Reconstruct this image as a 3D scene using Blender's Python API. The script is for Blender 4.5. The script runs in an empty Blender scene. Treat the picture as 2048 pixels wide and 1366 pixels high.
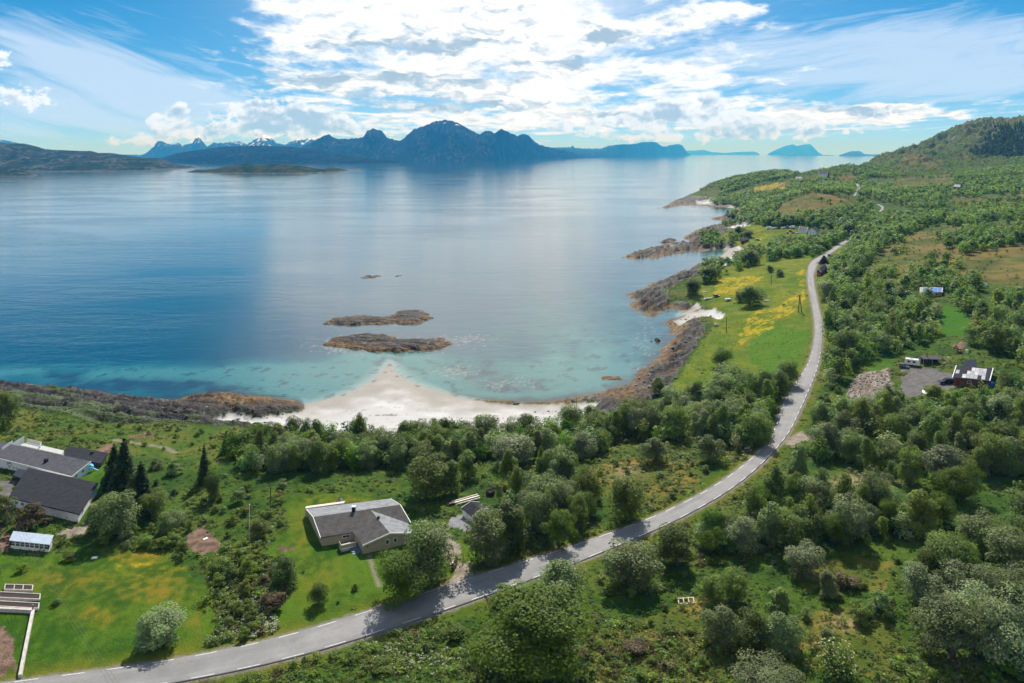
import bpy, math, random
import numpy as np
from mathutils import Vector, Matrix

random.seed(7); RNG = np.random.default_rng(7)
SC = bpy.context.scene
COL = SC.collection
R = math.radians

# ------------------------------------------------------------------ camera, sky, sun, exposure
F, U0, V0, HC = 1500.0, 1024.0, 307.0, 90.0      # focal length in picture units, principal column, horizon row, eye height (m)
SUN_AZ, SUN_EL = R(5.0), R(43.0)

cam = bpy.data.cameras.new("camera"); camo = bpy.data.objects.new("camera", cam); COL.objects.link(camo)
camo.location = (0, 0, HC); camo.rotation_euler = (R(90), 0, 0)
cam.sensor_width = 36; cam.lens = F / 2048 * 36; cam.shift_y = -(683 - V0) / 2048
cam.clip_start = 1; cam.clip_end = 250000
SC.camera = camo
SC.render.resolution_x = 1024; SC.render.resolution_y = 683
SC.view_settings.view_transform = 'Standard'; SC.view_settings.look = 'None'
SC.view_settings.exposure = 0.45; SC.view_settings.gamma = 1
SC.render.engine = 'CYCLES'
SC.cycles.use_denoising = True
SC.cycles.max_bounces = 6; SC.cycles.diffuse_bounces = 2; SC.cycles.glossy_bounces = 2
SC.cycles.transmission_bounces = 2; SC.cycles.transparent_max_bounces = 4; SC.cycles.volume_bounces = 0
SC.cycles.sample_clamp_indirect = 4

sun = bpy.data.lights.new("sun", 'SUN'); suno = bpy.data.objects.new("sun", sun); COL.objects.link(suno)
sun.energy = 5.0; sun.angle = R(0.5); sun.color = (1.0, 0.95, 0.87)
_sd = Vector((-math.sin(SUN_AZ) * math.cos(SUN_EL), -math.cos(SUN_AZ) * math.cos(SUN_EL), -math.sin(SUN_EL)))
suno.rotation_euler = _sd.to_track_quat('-Z', 'Y').to_euler(); suno.location = (0, 200, 400)

class G:
    """tiny helper to wire shader nodes"""
    def __init__(s, nt): s.nt = nt; s.n = nt.nodes; s.l = nt.links
    def new(s, t, **kw):
        n = s.n.new(t)
        for k, v in kw.items(): setattr(n, k, v)
        return n
    def put(s, sock, v):
        if v is None: return
        if hasattr(v, 'is_output'): s.l.new(v, sock)
        else: sock.default_value = v
    def m(s, op, a, b=None, c=None, clamp=False):
        n = s.new('ShaderNodeMath', operation=op, use_clamp=clamp)
        s.put(n.inputs[0], a); s.put(n.inputs[1], b); s.put(n.inputs[2], c)
        return n.outputs[0]
    def vm(s, op, a, b=None, c=None):
        n = s.new('ShaderNodeVectorMath', operation=op)
        s.put(n.inputs[0], a); s.put(n.inputs[1], b); s.put(n.inputs[2], c)
        return n.outputs['Value'] if op in ('DOT_PRODUCT', 'LENGTH') else n.outputs[0]
    def noise(s, vec, scale=1.0, detail=4, rough=0.55, dist=0.0, out='Fac'):
        n = s.new('ShaderNodeTexNoise'); s.put(n.inputs['Vector'], vec)
        n.inputs['Scale'].default_value = scale; n.inputs['Detail'].default_value = detail
        n.inputs['Roughness'].default_value = rough; n.inputs['Distortion'].default_value = dist
        return n.outputs[out]
    def sstep(s, x, a, b):
        n = s.new('ShaderNodeMapRange', interpolation_type='SMOOTHSTEP')
        s.put(n.inputs[0], x); s.put(n.inputs[1], a); s.put(n.inputs[2], b)
        n.inputs[3].default_value = 0; n.inputs[4].default_value = 1
        return n.outputs[0]
    def mix(s, f, a, b, mode='MIX'):
        n = s.new('ShaderNodeMix', data_type='RGBA', blend_type=mode)
        s.put(n.inputs[0], f); s.put(n.inputs[6], a); s.put(n.inputs[7], b)
        return n.outputs[2]
    def xyz(s, x, y, z):
        n = s.new('ShaderNodeCombineXYZ'); s.put(n.inputs[0], x); s.put(n.inputs[1], y); s.put(n.inputs[2], z)
        return n.outputs[0]

def ang(u, v):
    az = math.atan((u - U0) / F)
    return math.sin(0) + az * F, math.atan((V0 - v) / F * math.cos(az)) * F

def build_world():
    w = bpy.data.worlds.new("World"); SC.world = w; w.use_nodes = True
    nt = w.node_tree; nt.nodes.clear(); g = G(nt)
    out = g.new('ShaderNodeOutputWorld'); bg = g.new('ShaderNodeBackground')
    g.l.new(bg.outputs[0], out.inputs[0]); bg.inputs[1].default_value = 0.1
    tc = g.new('ShaderNodeTexCoord').outputs['Generated']
    sp = g.new('ShaderNodeSeparateXYZ'); g.l.new(tc, sp.inputs[0]); x, y, z = sp.outputs
    sky = g.new('ShaderNodeTexSky', sky_type='NISHITA'); sky.sun_disc = False
    sky.sun_elevation = SUN_EL; sky.sun_rotation = SUN_AZ; sky.air_density = 1.0; sky.dust_density = 0.15; sky.ozone_density = 2.5
    zz = g.m('MULTIPLY_ADD', g.m('MAXIMUM', z, 0.0), 1.9, 0.10)
    g.l.new(g.vm('NORMALIZE', g.xyz(x, y, zz)), sky.inputs[0])
    hs = g.new('ShaderNodeHueSaturation'); g.l.new(sky.outputs[0], hs.inputs['Color'])
    hs.inputs['Hue'].default_value = 0.488; hs.inputs['Saturation'].default_value = 1.5; hs.inputs['Value'].default_value = .80
    U = g.m('MULTIPLY', g.m('ARCTAN2', x, y), F); V = g.m('MULTIPLY', g.m('ARCSINE', z), F)
    UV = g.xyz(U, V, 0.0)
    def blobs(lst, P=UV):
        acc = None
        for (u, v, sx, sy, A) in lst:
            cu, cv = ang(u, v)
            q = g.vm('MULTIPLY_ADD', P, (1 / sx, 1 / sy, 0), (-cu / sx, -cv / sy, 0))
            e = g.m('EXPONENT', g.m('MULTIPLY', g.vm('DOT_PRODUCT', q, q), -1.0))
            acc = g.m('MULTIPLY_ADD', e, A, 0.0 if acc is None else acc)
        return acc
    # everything is warped a little so that no cloud keeps a clean outline
    wn = g.noise(g.vm('MULTIPLY', UV, (0.011, 0.024, 0)), 1.0, 5, 0.6, 0.0, 'Color')
    WP = g.vm('MULTIPLY_ADD', g.vm('SUBTRACT', wn, (0.5, 0.5, 0.5)), (150, 62, 0), UV)
    # flat-based alto field: coordinates on a cloud plane, squeezed towards the horizon
    pl = g.m('DIVIDE', 160.0, g.m('ADD', g.m('MAXIMUM', V, 0.0), 70.0))
    wv = g.xyz(g.m('MULTIPLY', U, g.m('MULTIPLY', pl, 0.0085)), g.m('MULTIPLY', pl, 8.0), 0.0)
    n1 = g.noise(wv, 1.0, 10, 0.62, 0.25)
    n1b = g.noise(g.vm('MULTIPLY', UV, (0.026, 0.055, 0)), 1.0, 7, 0.65, 0.3)
    # billowing low cumulus: coordinates on the sphere
    n2 = g.noise(g.vm('MULTIPLY', UV, (0.022, 0.028, 0)), 1.0, 9, 0.60, 0.15)
    n2b = g.noise(g.vm('MULTIPLY_ADD', UV, (0.022, 0.028, 0), (0.10, 0.24, 0)), 1.0, 6, 0.60, 0.15)
    # cirrus, drawn out along tilted bands
    rl = g.new('ShaderNodeVectorRotate', rotation_type='Z_AXIS'); g.l.new(UV, rl.inputs['Vector']); rl.inputs['Angle'].default_value = R(17)
    n3 = g.noise(g.vm('MULTIPLY', rl.outputs[0], (0.0040, 0.034, 0)), 1.0, 8, 0.62, 0.8)
    rr = g.new('ShaderNodeVectorRotate', rotation_type='Z_AXIS'); g.l.new(UV, rr.inputs['Vector']); rr.inputs['Angle'].default_value = R(-7)
    n4 = g.noise(g.vm('MULTIPLY', rr.outputs[0], (0.0050, 0.036, 0)), 1.0, 8, 0.66, 1.0)
    alto = blobs([(600, 90, 120, 36, .50), (760, 62, 170, 56, .52), (950, 40, 200, 75, .60), (1110, 95, 210, 66, .52),
                  (680, 160, 190, 30, .46), (980, 170, 260, 46, .52), (1300, 45, 190, 20, .50), (1490, 18, 75, 13, .56), (1545, 52, 44, 11, .46),
                  (1380, 150, 140, 44, .46), (860, 245, 280, 40, .46), (1180, 225, 260, 40, .46), (560, 215, 120, 24, .36), (1560, 212, 110, 16, .44), (1700, 235, 160, 20, .44),
                  (1850, 220, 190, 11, .52), (1600, 140, 30, 7, .5), (1565, 170, 22, 5, .5), (560, 18, 40, 12, .38), (545, 175, 30, 6, .42),
                  (960, -110, 380, 120, .62), (1050, -330, 420, 170, .55), (1420, 240, 260, 22, .40), (1700, -250, 200, 80, .35)], WP)
    dA = g.m('ADD', alto, g.m('ADD', g.m('MULTIPLY_ADD', n1, 2.3, -1.41), g.m('MULTIPLY_ADD', n1b, 0.7, -0.32)))
    dA = g.m('MINIMUM', dA, g.m('MULTIPLY_ADD', alto, 2.6, -0.10))
    cA = g.sstep(dA, -0.06, 0.48)
    low = blobs([(350, 233, 34, 20, .6), (395, 262, 75, 16, .45), (500, 225, 42, 26, .7), (575, 232, 70, 30, .75), (640, 240, 60, 26, .6), (290, 280, 120, 16, .35),
                 (20, 195, 55, 24, .62), (5, 120, 22, 26, .4), (1335, 228, 55, 30, .75), (1240, 238, 42, 18, .5), (1440, 215, 80, 26, .5), (1500, 250, 90, 26, .45),
                 (520, 262, 130, 14, .45), (760, 262, 120, 16, .4), (1130, 252, 120, 20, .45), (1380, 275, 200, 12, .38), (1640, 262, 120, 14, .3)])
    dL = g.m('ADD', low, g.m('MULTIPLY_ADD', n2, 1.9, -1.24))
    dL = g.m('MINIMUM', dL, g.m('MULTIPLY_ADD', low, 2.4, -0.10))
    cL = g.sstep(dL, 0.0, 0.17)
    ci = blobs([(40, 75, 150, 45, .6), (190, 130, 150, 40, .55), (340, 175, 140, 40, .5), (480, 210, 150, 34, .42), (90, 210, 260, 60, .55), (250, 250, 260, 50, .5),
                (225, 30, 70, 34, .22), (930, -10, 260, 80, .6), (640, 10, 60, 50, .3)])
    cC = g.m('MULTIPLY', g.sstep(g.m('ADD', ci, g.m('MULTIPLY_ADD', n3, 1.9, -1.10)), 0.0, 0.85), 0.76)
    cr = blobs([(1700, 120, 280, 70, .42), (1900, 80, 200, 60, .45), (1500, 120, 190, 60, .4), (1990, 140, 160, 60, .4), (1250, 60, 200, 90, .4), (1850, 180, 300, 40, .3)])
    cR = g.m('MULTIPLY', g.sstep(g.m('ADD', cr, g.m('MULTIPLY_ADD', n4, 1.7, -0.98)), 0.0, 0.75), 0.72)
    hz = g.m('MULTIPLY', g.m('EXPONENT', g.m('MULTIPLY', g.m('MAXIMUM', V, 0.0), -1 / 80.0)), 0.60)
    glow = blobs([(940, -60, 300, 150, .75), (1060, -300, 400, 200, .45)])
    thin = g.m('MAXIMUM', g.m('MAXIMUM', cC, cR), hz)
    c0 = g.mix(thin, hs.outputs[0], (5.0, 6.2, 7.9, 1))
    c0 = g.mix(g.m('MINIMUM', glow, 0.95), c0, (9.4, 9.5, 9.5, 1))
    # thick parts seen against the light go grey-blue, rims and thin parts stay white
    dk = blobs([(760, 98, 150, 11, .60), (900, 85, 110, 11, .55), (640, 152, 120, 14, .6), (880, 158, 150, 14, .5), (830, 205, 180, 20, .55), (1215, 66, 52, 15, .85),
                (1140, 122, 46, 13, .8), (1030, 127, 36, 8, .45), (690, 72, 30, 8, .4), (1240, 232, 120, 12, .4), (1640, 210, 50, 9, .5), (1760, 222, 90, 6, .5), (980, 215, 100, 10, .4), (480, 160, 40, 10, .2)], WP)
    n5 = g.noise(g.vm('MULTIPLY', WP, (0.018, 0.055, 0)), 1.0, 8, 0.62, 0.2)
    gA = g.sstep(g.m('ADD', dk, g.m('ADD', g.m('MULTIPLY', dA, 0.22), g.m('MULTIPLY_ADD', n5, 2.5, -1.27))), 0.0, 0.80)
    colA = g.mix(gA, (8.6, 8.8, 8.9, 1), (3.0, 4.1, 5.2, 1))
    c1 = g.mix(cA, c0, colA)
    gL = g.sstep(g.m('ADD', g.m('MULTIPLY', g.m('SUBTRACT', n2b, n2), 3.0), g.m('MULTIPLY', dL, 0.9)), 0.02, 0.66)
    colL = g.mix(gL, (6.9, 7.7, 8.9, 1), (3.2, 4.4, 5.8, 1))
    c2 = g.mix(cL, c1, colL)
    c2 = g.mix(g.m('EXPONENT', g.m('MULTIPLY', g.m('MAXIMUM', V, 0.0), -1 / 42.0)), c2, g.mix(1.0, c2, (0.80, 1.0, 1.45, 1), 'MULTIPLY'))
    # unseen bright clouds added behind the viewer as front fill for the near faces
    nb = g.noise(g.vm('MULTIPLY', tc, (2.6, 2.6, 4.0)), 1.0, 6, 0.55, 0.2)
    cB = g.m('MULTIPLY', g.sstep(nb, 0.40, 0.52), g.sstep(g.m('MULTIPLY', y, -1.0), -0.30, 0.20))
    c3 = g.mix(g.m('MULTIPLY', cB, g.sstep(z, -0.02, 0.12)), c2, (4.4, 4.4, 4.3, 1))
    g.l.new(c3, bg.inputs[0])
    w.cycles.sampling_method = 'MANUAL'; w.cycles.sample_map_resolution = 512
build_world()

# ------------------------------------------------------------------ object helpers
def tag(o, label=None, cat=None, group=None, kind=None):
    if label: o['label'] = label
    if cat: o['category'] = cat
    if group: o['group'] = group
    if kind: o['kind'] = kind
    return o

def mesh_np(name, verts, faces, mat=None, parent=None, smooth=False, colors=None, mats=None, midx=None):
    """verts (n,3), faces (m,k) all of one size, as ONE mesh object"""
    me = bpy.data.meshes.new(name)
    verts = np.asarray(verts, np.float32); faces = np.asarray(faces, np.int32)
    n, k = faces.shape
    me.vertices.add(len(verts)); me.vertices.foreach_set('co', verts.ravel())
    me.loops.add(n * k); me.loops.foreach_set('vertex_index', faces.ravel())
    me.polygons.add(n); me.polygons.foreach_set('loop_start', np.arange(0, n * k, k, dtype=np.int32))
    if smooth: me.polygons.foreach_set('use_smooth', np.ones(n, bool))
    for mm in (mats or ([mat] if mat else [])): me.materials.append(mm)
    if midx is not None: me.polygons.foreach_set('material_index', np.asarray(midx, np.int32))
    if colors is not None:
        a = me.color_attributes.new('Col', 'FLOAT_COLOR', 'POINT')
        c = np.ones((len(verts), 4), np.float32); c[:, :colors.shape[1]] = colors
        a.data.foreach_set('color', c.ravel())
    me.update(calc_edges=True)
    o = bpy.data.objects.new(name, me); COL.objects.link(o)
    if parent: o.parent = parent
    return o

def empty(name, loc, rz=0.0):
    o = bpy.data.objects.new(name, None); o.empty_display_size = 0.5
    o.location = loc; o.rotation_euler = (0, 0, rz); COL.objects.link(o)
    return o

# ------------------------------------------------------------------ noise and geometry in numpy
def _hash(ix, iy, seed):
    h = (ix.astype(np.int64) * 374761393 + iy.astype(np.int64) * 668265263 + seed * 1442695041) & 0xFFFFFFFF
    h = ((h ^ (h >> 13)) * 1274126177) & 0xFFFFFFFF
    return ((h ^ (h >> 16)) & 0xFFFFFF) / float(0x1000000)
def pnoise(x, y, seed=0):
    ix = np.floor(x); iy = np.floor(y); fx = x - ix; fy = y - iy
    ix = ix.astype(np.int64); iy = iy.astype(np.int64)
    def gr(dx, dy):
        a = _hash(ix + dx, iy + dy, seed) * 6.2831853
        return np.cos(a) * (fx - dx) + np.sin(a) * (fy - dy)
    ux = fx * fx * fx * (fx * (fx * 6 - 15) + 10); uy = fy * fy * fy * (fy * (fy * 6 - 15) + 10)
    a = gr(0, 0); b = gr(1, 0); c = gr(0, 1); d = gr(1, 1)
    return ((a + (b - a) * ux) * (1 - uy) + (c + (d - c) * ux) * uy) * 1.5
def fbm(x, y, octv=4, seed=0, gain=0.5, lac=2.03):
    s = 0; a = 1.0; t = 0
    for i in range(octv):
        s = s + a * pnoise(x, y, seed + i * 17); t += a
        x = x * lac; y = y * lac; a *= gain
    return s / t
def ridged(x, y, octv=4, seed=0):
    s = 0; a = 1.0; t = 0
    for i in range(octv):
        s = s + a * (1 - np.abs(pnoise(x, y, seed + i * 13)) * 1.6); t += a
        x = x * 2.1; y = y * 2.1; a *= 0.5
    return s / t
def sm(x, a, b):
    t = np.clip((x - a) / (b - a), 0, 1); return t * t * (3 - 2 * t)
def inpoly(px, py, poly):
    c = np.zeros(px.shape, bool); n = len(poly)
    x0, y0 = min(p[0] for p in poly), min(p[1] for p in poly); x1, y1 = max(p[0] for p in poly), max(p[1] for p in poly)
    k = np.nonzero((px >= x0) & (px <= x1) & (py >= y0) & (py <= y1))
    X = px[k]; Y = py[k]; cc = np.zeros(X.shape, bool)
    for i in range(n):
        xa, ya = poly[i]; xb, yb = poly[(i + 1) % n]
        if ya == yb: continue
        cond = ((ya > Y) != (yb > Y)) & (X < (xb - xa) * (Y - ya) / (yb - ya) + xa)
        cc ^= cond
    c[k] = cc
    return c
def segdist(X, Y, pts, closed=True, t_out=False):
    d2 = np.full(X.shape, 1e18); ti = np.zeros(X.shape)
    n = len(pts)
    for i in range(n if closed else n - 1):
        ax, ay = pts[i]; bx, by = pts[(i + 1) % n]; dx, dy = bx - ax, by - ay
        L = dx * dx + dy * dy + 1e-9
        t = np.clip(((X - ax) * dx + (Y - ay) * dy) / L, 0, 1)
        q = (X - ax - t * dx) ** 2 + (Y - ay - t * dy) ** 2
        m = q < d2; d2[m] = q[m]
        if t_out: ti[m] = i + t[m]
    return (np.sqrt(d2), ti) if t_out else np.sqrt(d2)
def lin(c):
    return np.array(c, float)
# ------------------------------------------------------------------ the lie of the land
S = 1.2                                              # the survey below was taken for an eye height of 75; S brings it to HC
def PZ(u, v, z):                                     # point of the sight line through (u, v) at height z
    d = F * (HC - z) / (v - V0); return ((u - U0) / F * d, d, z)
def PD(u, d):
    return ((u - U0) / F * d, d)

CT = []                                              # (u, d, z)
def cz(u, v, z): z *= S; CT.append((u, F * (HC - z) / (v - V0), z))
def cd(u, v, d): d *= S; CT.append((u, d, HC - (v - V0) * d / F))
def cx(u, d, z): CT.append((u, d * S, z * S))
for u, z in ((-600, 9), (0, 9), (500, 9.5), (1024, 11), (1500, 12), (2048, 14), (2600, 16)):
    cz(u, 1366, z); cx(u, 36, z)
for u, v, z in ((-500, 1150, 9), (0, 1150, 9), (300, 1100, 9), (600, 1150, 9), (900, 1150, 9.5), (1200, 1080, 10), (1500, 1100, 11), (1800, 1100, 13), (2048, 1100, 15),
                (-500, 950, 9), (0, 950, 8.5), (300, 950, 8.5), (600, 950, 8.5), (900, 950, 8), (1200, 950, 9), (1450, 960, 10), (1700, 950, 11), (2048, 950, 14),
                (-500, 830, 7), (0, 830, 6.5), (300, 860, 6), (600, 880, 5), (900, 890, 5), (1150, 850, 5), (1350, 800, 5.5), (1550, 850, 9.5),
                (1500, 700, 6.5), (1620, 700, 9), (1800, 750, 11), (2048, 750, 14), (2500, 750, 18), (1430, 620, 5), (1620, 600, 9), (1850, 600, 15), (2048, 600, 18),
                (2500, 600, 23), (1500, 520, 6), (1640, 520, 9.5), (1800, 500, 17), (2048, 500, 24), (1480, 480, 4), (1600, 470, 8), (1700, 480, 11), (1850, 450, 20), (2048, 430, 30),
                (2500, 430, 40), (1470, 442, 5), (1560, 440, 9), (1420, 396, 5), (1470, 415, 4)):
    cz(u, v, z)
for u, v, d in ((1620, 387, 820), (1560, 415, 740), (1700, 420, 750), (1760, 416, 765), (1900, 400, 806), (2048, 390, 830), (1480, 390, 1200), (1530, 348, 1420), (1590, 350, 1430),
                (1450, 372, 1340), (1545, 376, 1130), (1650, 354, 1400), (1690, 331, 1330), (1715, 372, 1050), (1722, 347, 1450), (1765, 312, 1900), (1800, 314, 2050), (1790, 327, 1650),
                (1860, 347, 1280), (1850, 325, 1650), (1845, 302, 1800), (1870, 279, 1900), (1900, 264, 1900), (1940, 250, 1920), (1965, 245, 1930), (1990, 240, 1950), (2020, 243, 1900), (2048, 236, 1900),
                (2200, 210, 1900), (2500, 200, 1900), (1950, 312, 1480), (2048, 314, 1340), (2048, 345, 1050), (1950, 370, 950), (2300, 318, 1300), (1840, 310, 1560), (1800, 360, 1080)):
    cd(u, v, d)
for u, d, z in ((1870, 2700, 45), (2048, 2700, 60), (2500, 2800, 60), (1765, 2400, 15), (1600, 1750, 12), (1690, 1750, 22), (1560, 1650, 22), (2500, 900, 24), (2500, 3500, 30), (1900, 3500, 30),
                (600, 350, 5), (0, 350, 5), (-600, 350, 5), (1100, 500, 5), (600, 900, 5), (-600, 900, 5), (600, 2500, 5), (-600, 2500, 5), (1200, 1500, 5), (1400, 2600, 10)):
    cx(u, d, z)
CT = np.array(CT)
def _dom(u, d): return np.stack([(u - U0) / F * 3.0, np.log(d) * 1.6], -1)
_cp = _dom(CT[:, 0], CT[:, 1])
def _tps(r2): return 0.5 * r2 * np.log(r2 + 1e-12)
_n = len(_cp)
_A = np.zeros((_n + 3, _n + 3)); _A[:_n, :_n] = _tps(((_cp[:, None] - _cp[None]) ** 2).sum(-1)) + np.eye(_n) * 0.002
_A[:_n, _n] = 1; _A[:_n, _n + 1:] = _cp; _A[_n, :_n] = 1; _A[_n + 1:, :_n] = _cp.T
_w = np.linalg.solve(_A, np.concatenate([CT[:, 2], np.zeros(3)]))
def tps_eval(u, d):
    q = _dom(u.ravel(), d.ravel()); out = np.empty(len(q))
    for i in range(0, len(q), 40000):
        b = q[i:i + 40000]
        out[i:i + 40000] = _tps(((b[:, None] - _cp[None]) ** 2).sum(-1)) @ _w[:_n] + _w[_n] + b @ _w[_n + 1:]
    return out.reshape(u.shape)

# the shoreline: sight lines met at sea level, and by distance where the headlands hide it
_c = [(-900, 770), (0, 768), (60, 771), (120, 778), (180, 782), (240, 793), (300, 800), (350, 800), (400, 790), (470, 788), (520, 793), (590, 803), (604, 811), (640, 803), (680, 791), (710, 779),
      (738, 765), (757, 751), (767, 741), (774, 730), (778, 722), (783, 730), (789, 741), (802, 753), (824, 766), (860, 778), (900, 789), (940, 797), (1000, 802), (1060, 806), (1110, 803), (1150, 797), (1190, 789), (1222, 779), (1255, 769), (1272, 761),
      (1276, 742), (1298, 734), (1317, 716), (1323, 701), (1341, 683), (1343, 671), (1345, 658), (1329, 644), (1343, 636), (1364, 628), (1378, 621), (1360, 620), (1343, 617), (1317, 626), (1315, 632), (1290, 632),
      (1282, 623), (1263, 614), (1263, 605), (1259, 597), (1257, 589), (1270, 583), (1288, 582), (1290, 574), (1315, 564), (1329, 559), (1355, 548), (1374, 538), (1392, 531), (1415, 528), (1440, 514), (1458, 500),
      (1425, 499), (1392, 504), (1366, 506), (1340, 510), (1320, 514), (1300, 517), (1275, 520), (1245, 516), (1260, 508), (1300, 497), (1320, 492), (1353, 485), (1379, 483), (1382, 481), (1366, 477), (1376, 470),
      (1390, 462), (1412, 454), (1432, 450), (1458, 448), (1471, 443), (1452, 443), (1432, 439), (1421, 438), (1445, 433), (1469, 428), (1481, 422), (1471, 417), (1445, 413), (1405, 411), (1366, 410), (1340, 415),
      (1314, 416.6), (1333, 411.6), (1346, 402), (1359, 398), (1374, 392.5), (1400, 384), (1430, 378)]
COAST = [PZ(u, v, 0)[:2] for u, v in _c] + [PD(u, d * S) for u, d in ((1460, 1620), (1560, 1760), (1680, 2050), (1735, 2450), (1800, 2750), (2000, 3000), (2700, 3100), (2700, 20), (-900, 20))]

NA, ND = 960, 860
D_NEAR, D_FAR = 46.0, 4200.0
ga = np.linspace(-1.08, 1.08, NA); gl = np.linspace(math.log(D_NEAR), math.log(D_FAR), ND); gd = np.exp(gl)
GA, GD = np.meshgrid(ga, gd)                          # rows run away from the viewer
GX, GY, GU = GA * GD, GD, GA * F + U0
base = tps_eval(GU, GD)
_cdist = segdist(GX, GY, COAST); _in = inpoly(GX, GY, COAST)
SH = np.where(_in, _cdist, -_cdist)                   # metres inland of the waterline

def proj_v(z, d): return V0 + (HC - z) * F / d
gv0 = proj_v(base, GD)
SANDS = [[(425, 832), (455, 812), (520, 818), (606, 806), (606, 770), (778, 700), (900, 770), (1000, 790), (1160, 785), (1205, 790), (1150, 835), (1050, 862), (900, 870), (740, 872), (640, 868), (560, 850), (480, 838)],
         [(1345, 628), (1372, 612), (1400, 603), (1430, 604), (1450, 616), (1440, 630), (1420, 622), (1390, 622), (1362, 636)],
         [(1425, 520), (1440, 500), (1452, 490), (1475, 488), (1510, 497), (1480, 512), (1440, 530)],
         [(1392, 410), (1395, 402), (1428, 401), (1430, 408)], [(1445, 412), (1462, 406), (1470, 408), (1470, 416)], [(1452, 452), (1490, 442), (1500, 447), (1470, 452)],
         [(1350, 612), (1365, 602), (1392, 592), (1402, 600), (1375, 612)]]
wob = 1 + 0 * GX
QA, QL = GA * 42, np.log(GD) * 20
pu = GU + fbm(QA, QL, 4, 5) * 12 * np.clip((gv0 - V0) / 450, .12, 2)
pv = gv0 + fbm(QA, QL, 4, 9) * 6 * np.clip((gv0 - V0) / 450, .12, 2)
SAND = np.zeros(GX.shape, bool)
for p in SANDS: SAND |= inpoly(pu, pv, p)
wsh = np.where(SAND, 55.0, np.where(GU > 1150, 19.0, 11.0))
for _ in range(6):                                    # soften the change of beach slope
    wsh[1:-1, 1:-1] = (wsh[1:-1, 1:-1] * 2 + wsh[:-2, 1:-1] + wsh[2:, 1:-1] + wsh[1:-1, :-2] + wsh[1:-1, 2:]) / 6
hum = fbm(GX * .035, GY * .035, 4, 21) * np.clip(GD / 300, .5, 3.0) * 1.1 + fbm(GX * .006, GY * .006, 4, 33) * np.clip((GD - 500) / 900, 0, 1) * 9
hum += (ridged(GX * .012 + 3, GY * .012, 5, 71) - .55) * 42 * np.clip((GD - 1450) / 450, 0, 1) * sm(base, 38, 80)
landz = np.maximum(base + hum * sm(SH, 5, 45), 1.0) * (1 - np.exp(-np.maximum(SH, 0) / wsh))
seaz = -np.minimum(4.5, -np.minimum(SH, 0) * np.where(SAND, .05, .22))
Z = np.where(SH > 0, landz, seaz)

# rocky shore: ledges that dip towards the water
ROCKP = [[(-300, 740), (0, 748), (100, 765), (250, 780), (400, 778), (480, 778), (600, 798), (606, 810), (500, 822), (440, 820), (560, 840), (600, 856), (480, 850), (400, 850), (300, 846), (200, 842), (110, 828), (60, 818), (0, 803), (-300, 790)],
         [(1150, 812), (1215, 770), (1262, 750), (1290, 725), (1340, 660), (1318, 640), (1370, 622), (1396, 628), (1408, 642), (1400, 665), (1382, 695), (1366, 712), (1345, 748), (1326, 772), (1290, 796), (1240, 812)],
         [(1240, 575), (1330, 550), (1400, 522), (1450, 505), (1490, 500), (1470, 522), (1415, 540), (1362, 558), (1330, 572), (1338, 592), (1372, 600), (1362, 606), (1320, 640), (1270, 635), (1245, 600)],
         [(1230, 520), (1300, 485), (1360, 478), (1370, 462), (1430, 448), (1465, 452), (1430, 472), (1450, 482), (1475, 490), (1440, 500), (1300, 522)],
         [(1405, 440), (1470, 420), (1500, 425), (1510, 440), (1480, 448)], [(1300, 420), (1350, 395), (1380, 388), (1400, 395), (1430, 400), (1480, 412), (1500, 418), (1485, 428), (1440, 414), (1340, 420)]]
ROCK = np.zeros(GX.shape, bool)
for p in ROCKP: ROCK |= inpoly(pu, pv, p)
ROCK = (ROCK | ((SH > -3) & (SH < 9))) & (~SAND) & (SH > -8)
rk = ROCK.astype(float)
for _ in range(2): rk[1:-1, 1:-1] = (rk[1:-1, 1:-1] + rk[:-2, 1:-1] + rk[2:, 1:-1] + rk[1:-1, :-2] + rk[1:-1, 2:]) / 5
_p = GX * .80 - GY * .60; _q = GX * .60 + GY * .80     # bedding runs away to the right
_pl = np.where(GX < 0, GX * .25 + GY * .97, _p); _ql = np.where(GX < 0, GX * .97 - GY * .25, _q)
ledge = ridged(_pl * .15, _ql * .03, 5, 41) - .55
Z = Z + rk * np.where(SH > -4, (ledge * 4.6 + fbm(GX * .5, GY * .5, 3, 44) * .7) * sm(SH, -5, 8) * np.clip(GD / 350, .6, 2.0), 0)

# ------------------------------------------------------------------ the road, from its two edges
_el = [(-120, 1383), (0, 1364), (46, 1358.5), (129, 1350), (228, 1336), (349, 1319.6), (456, 1298), (550, 1279), (655, 1249), (728, 1223), (793, 1201.6), (881, 1175), (960, 1147), (1053, 1119.5), (1117, 1102), (1202, 1072.6), (1249, 1055),
       (1316, 1032), (1381, 998), (1439.5, 966), (1498, 923), (1536, 886), (1551, 855), (1557.5, 825.6), (1567, 801.5), (1588, 772), (1613, 737), (1624, 705), (1630, 668), (1628.5, 638), (1622, 603.5), (1616, 571), (1614.5, 550), (1618, 531), (1626, 520), (1648, 509), (1674, 491.5), (1701, 475)]
_er = [(-120, 1440), (0, 1418), (60, 1410), (150, 1398), (240, 1383), (370, 1361), (475, 1340), (565, 1322), (690, 1286), (755, 1265), (830, 1243), (905, 1215), (990, 1185), (1070, 1155), (1155, 1124), (1215, 1098), (1270, 1077),
       (1335, 1047), (1398, 1016), (1460, 982), (1520, 930), (1560, 888), (1583, 858), (1599, 826), (1613, 795), (1630, 755), (1637, 730), (1641, 708), (1646, 668), (1643, 636), (1635, 600), (1628.5, 568), (1627, 548), (1632, 533), (1640, 523), (1658, 509), (1679, 494), (1704, 480)]
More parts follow.
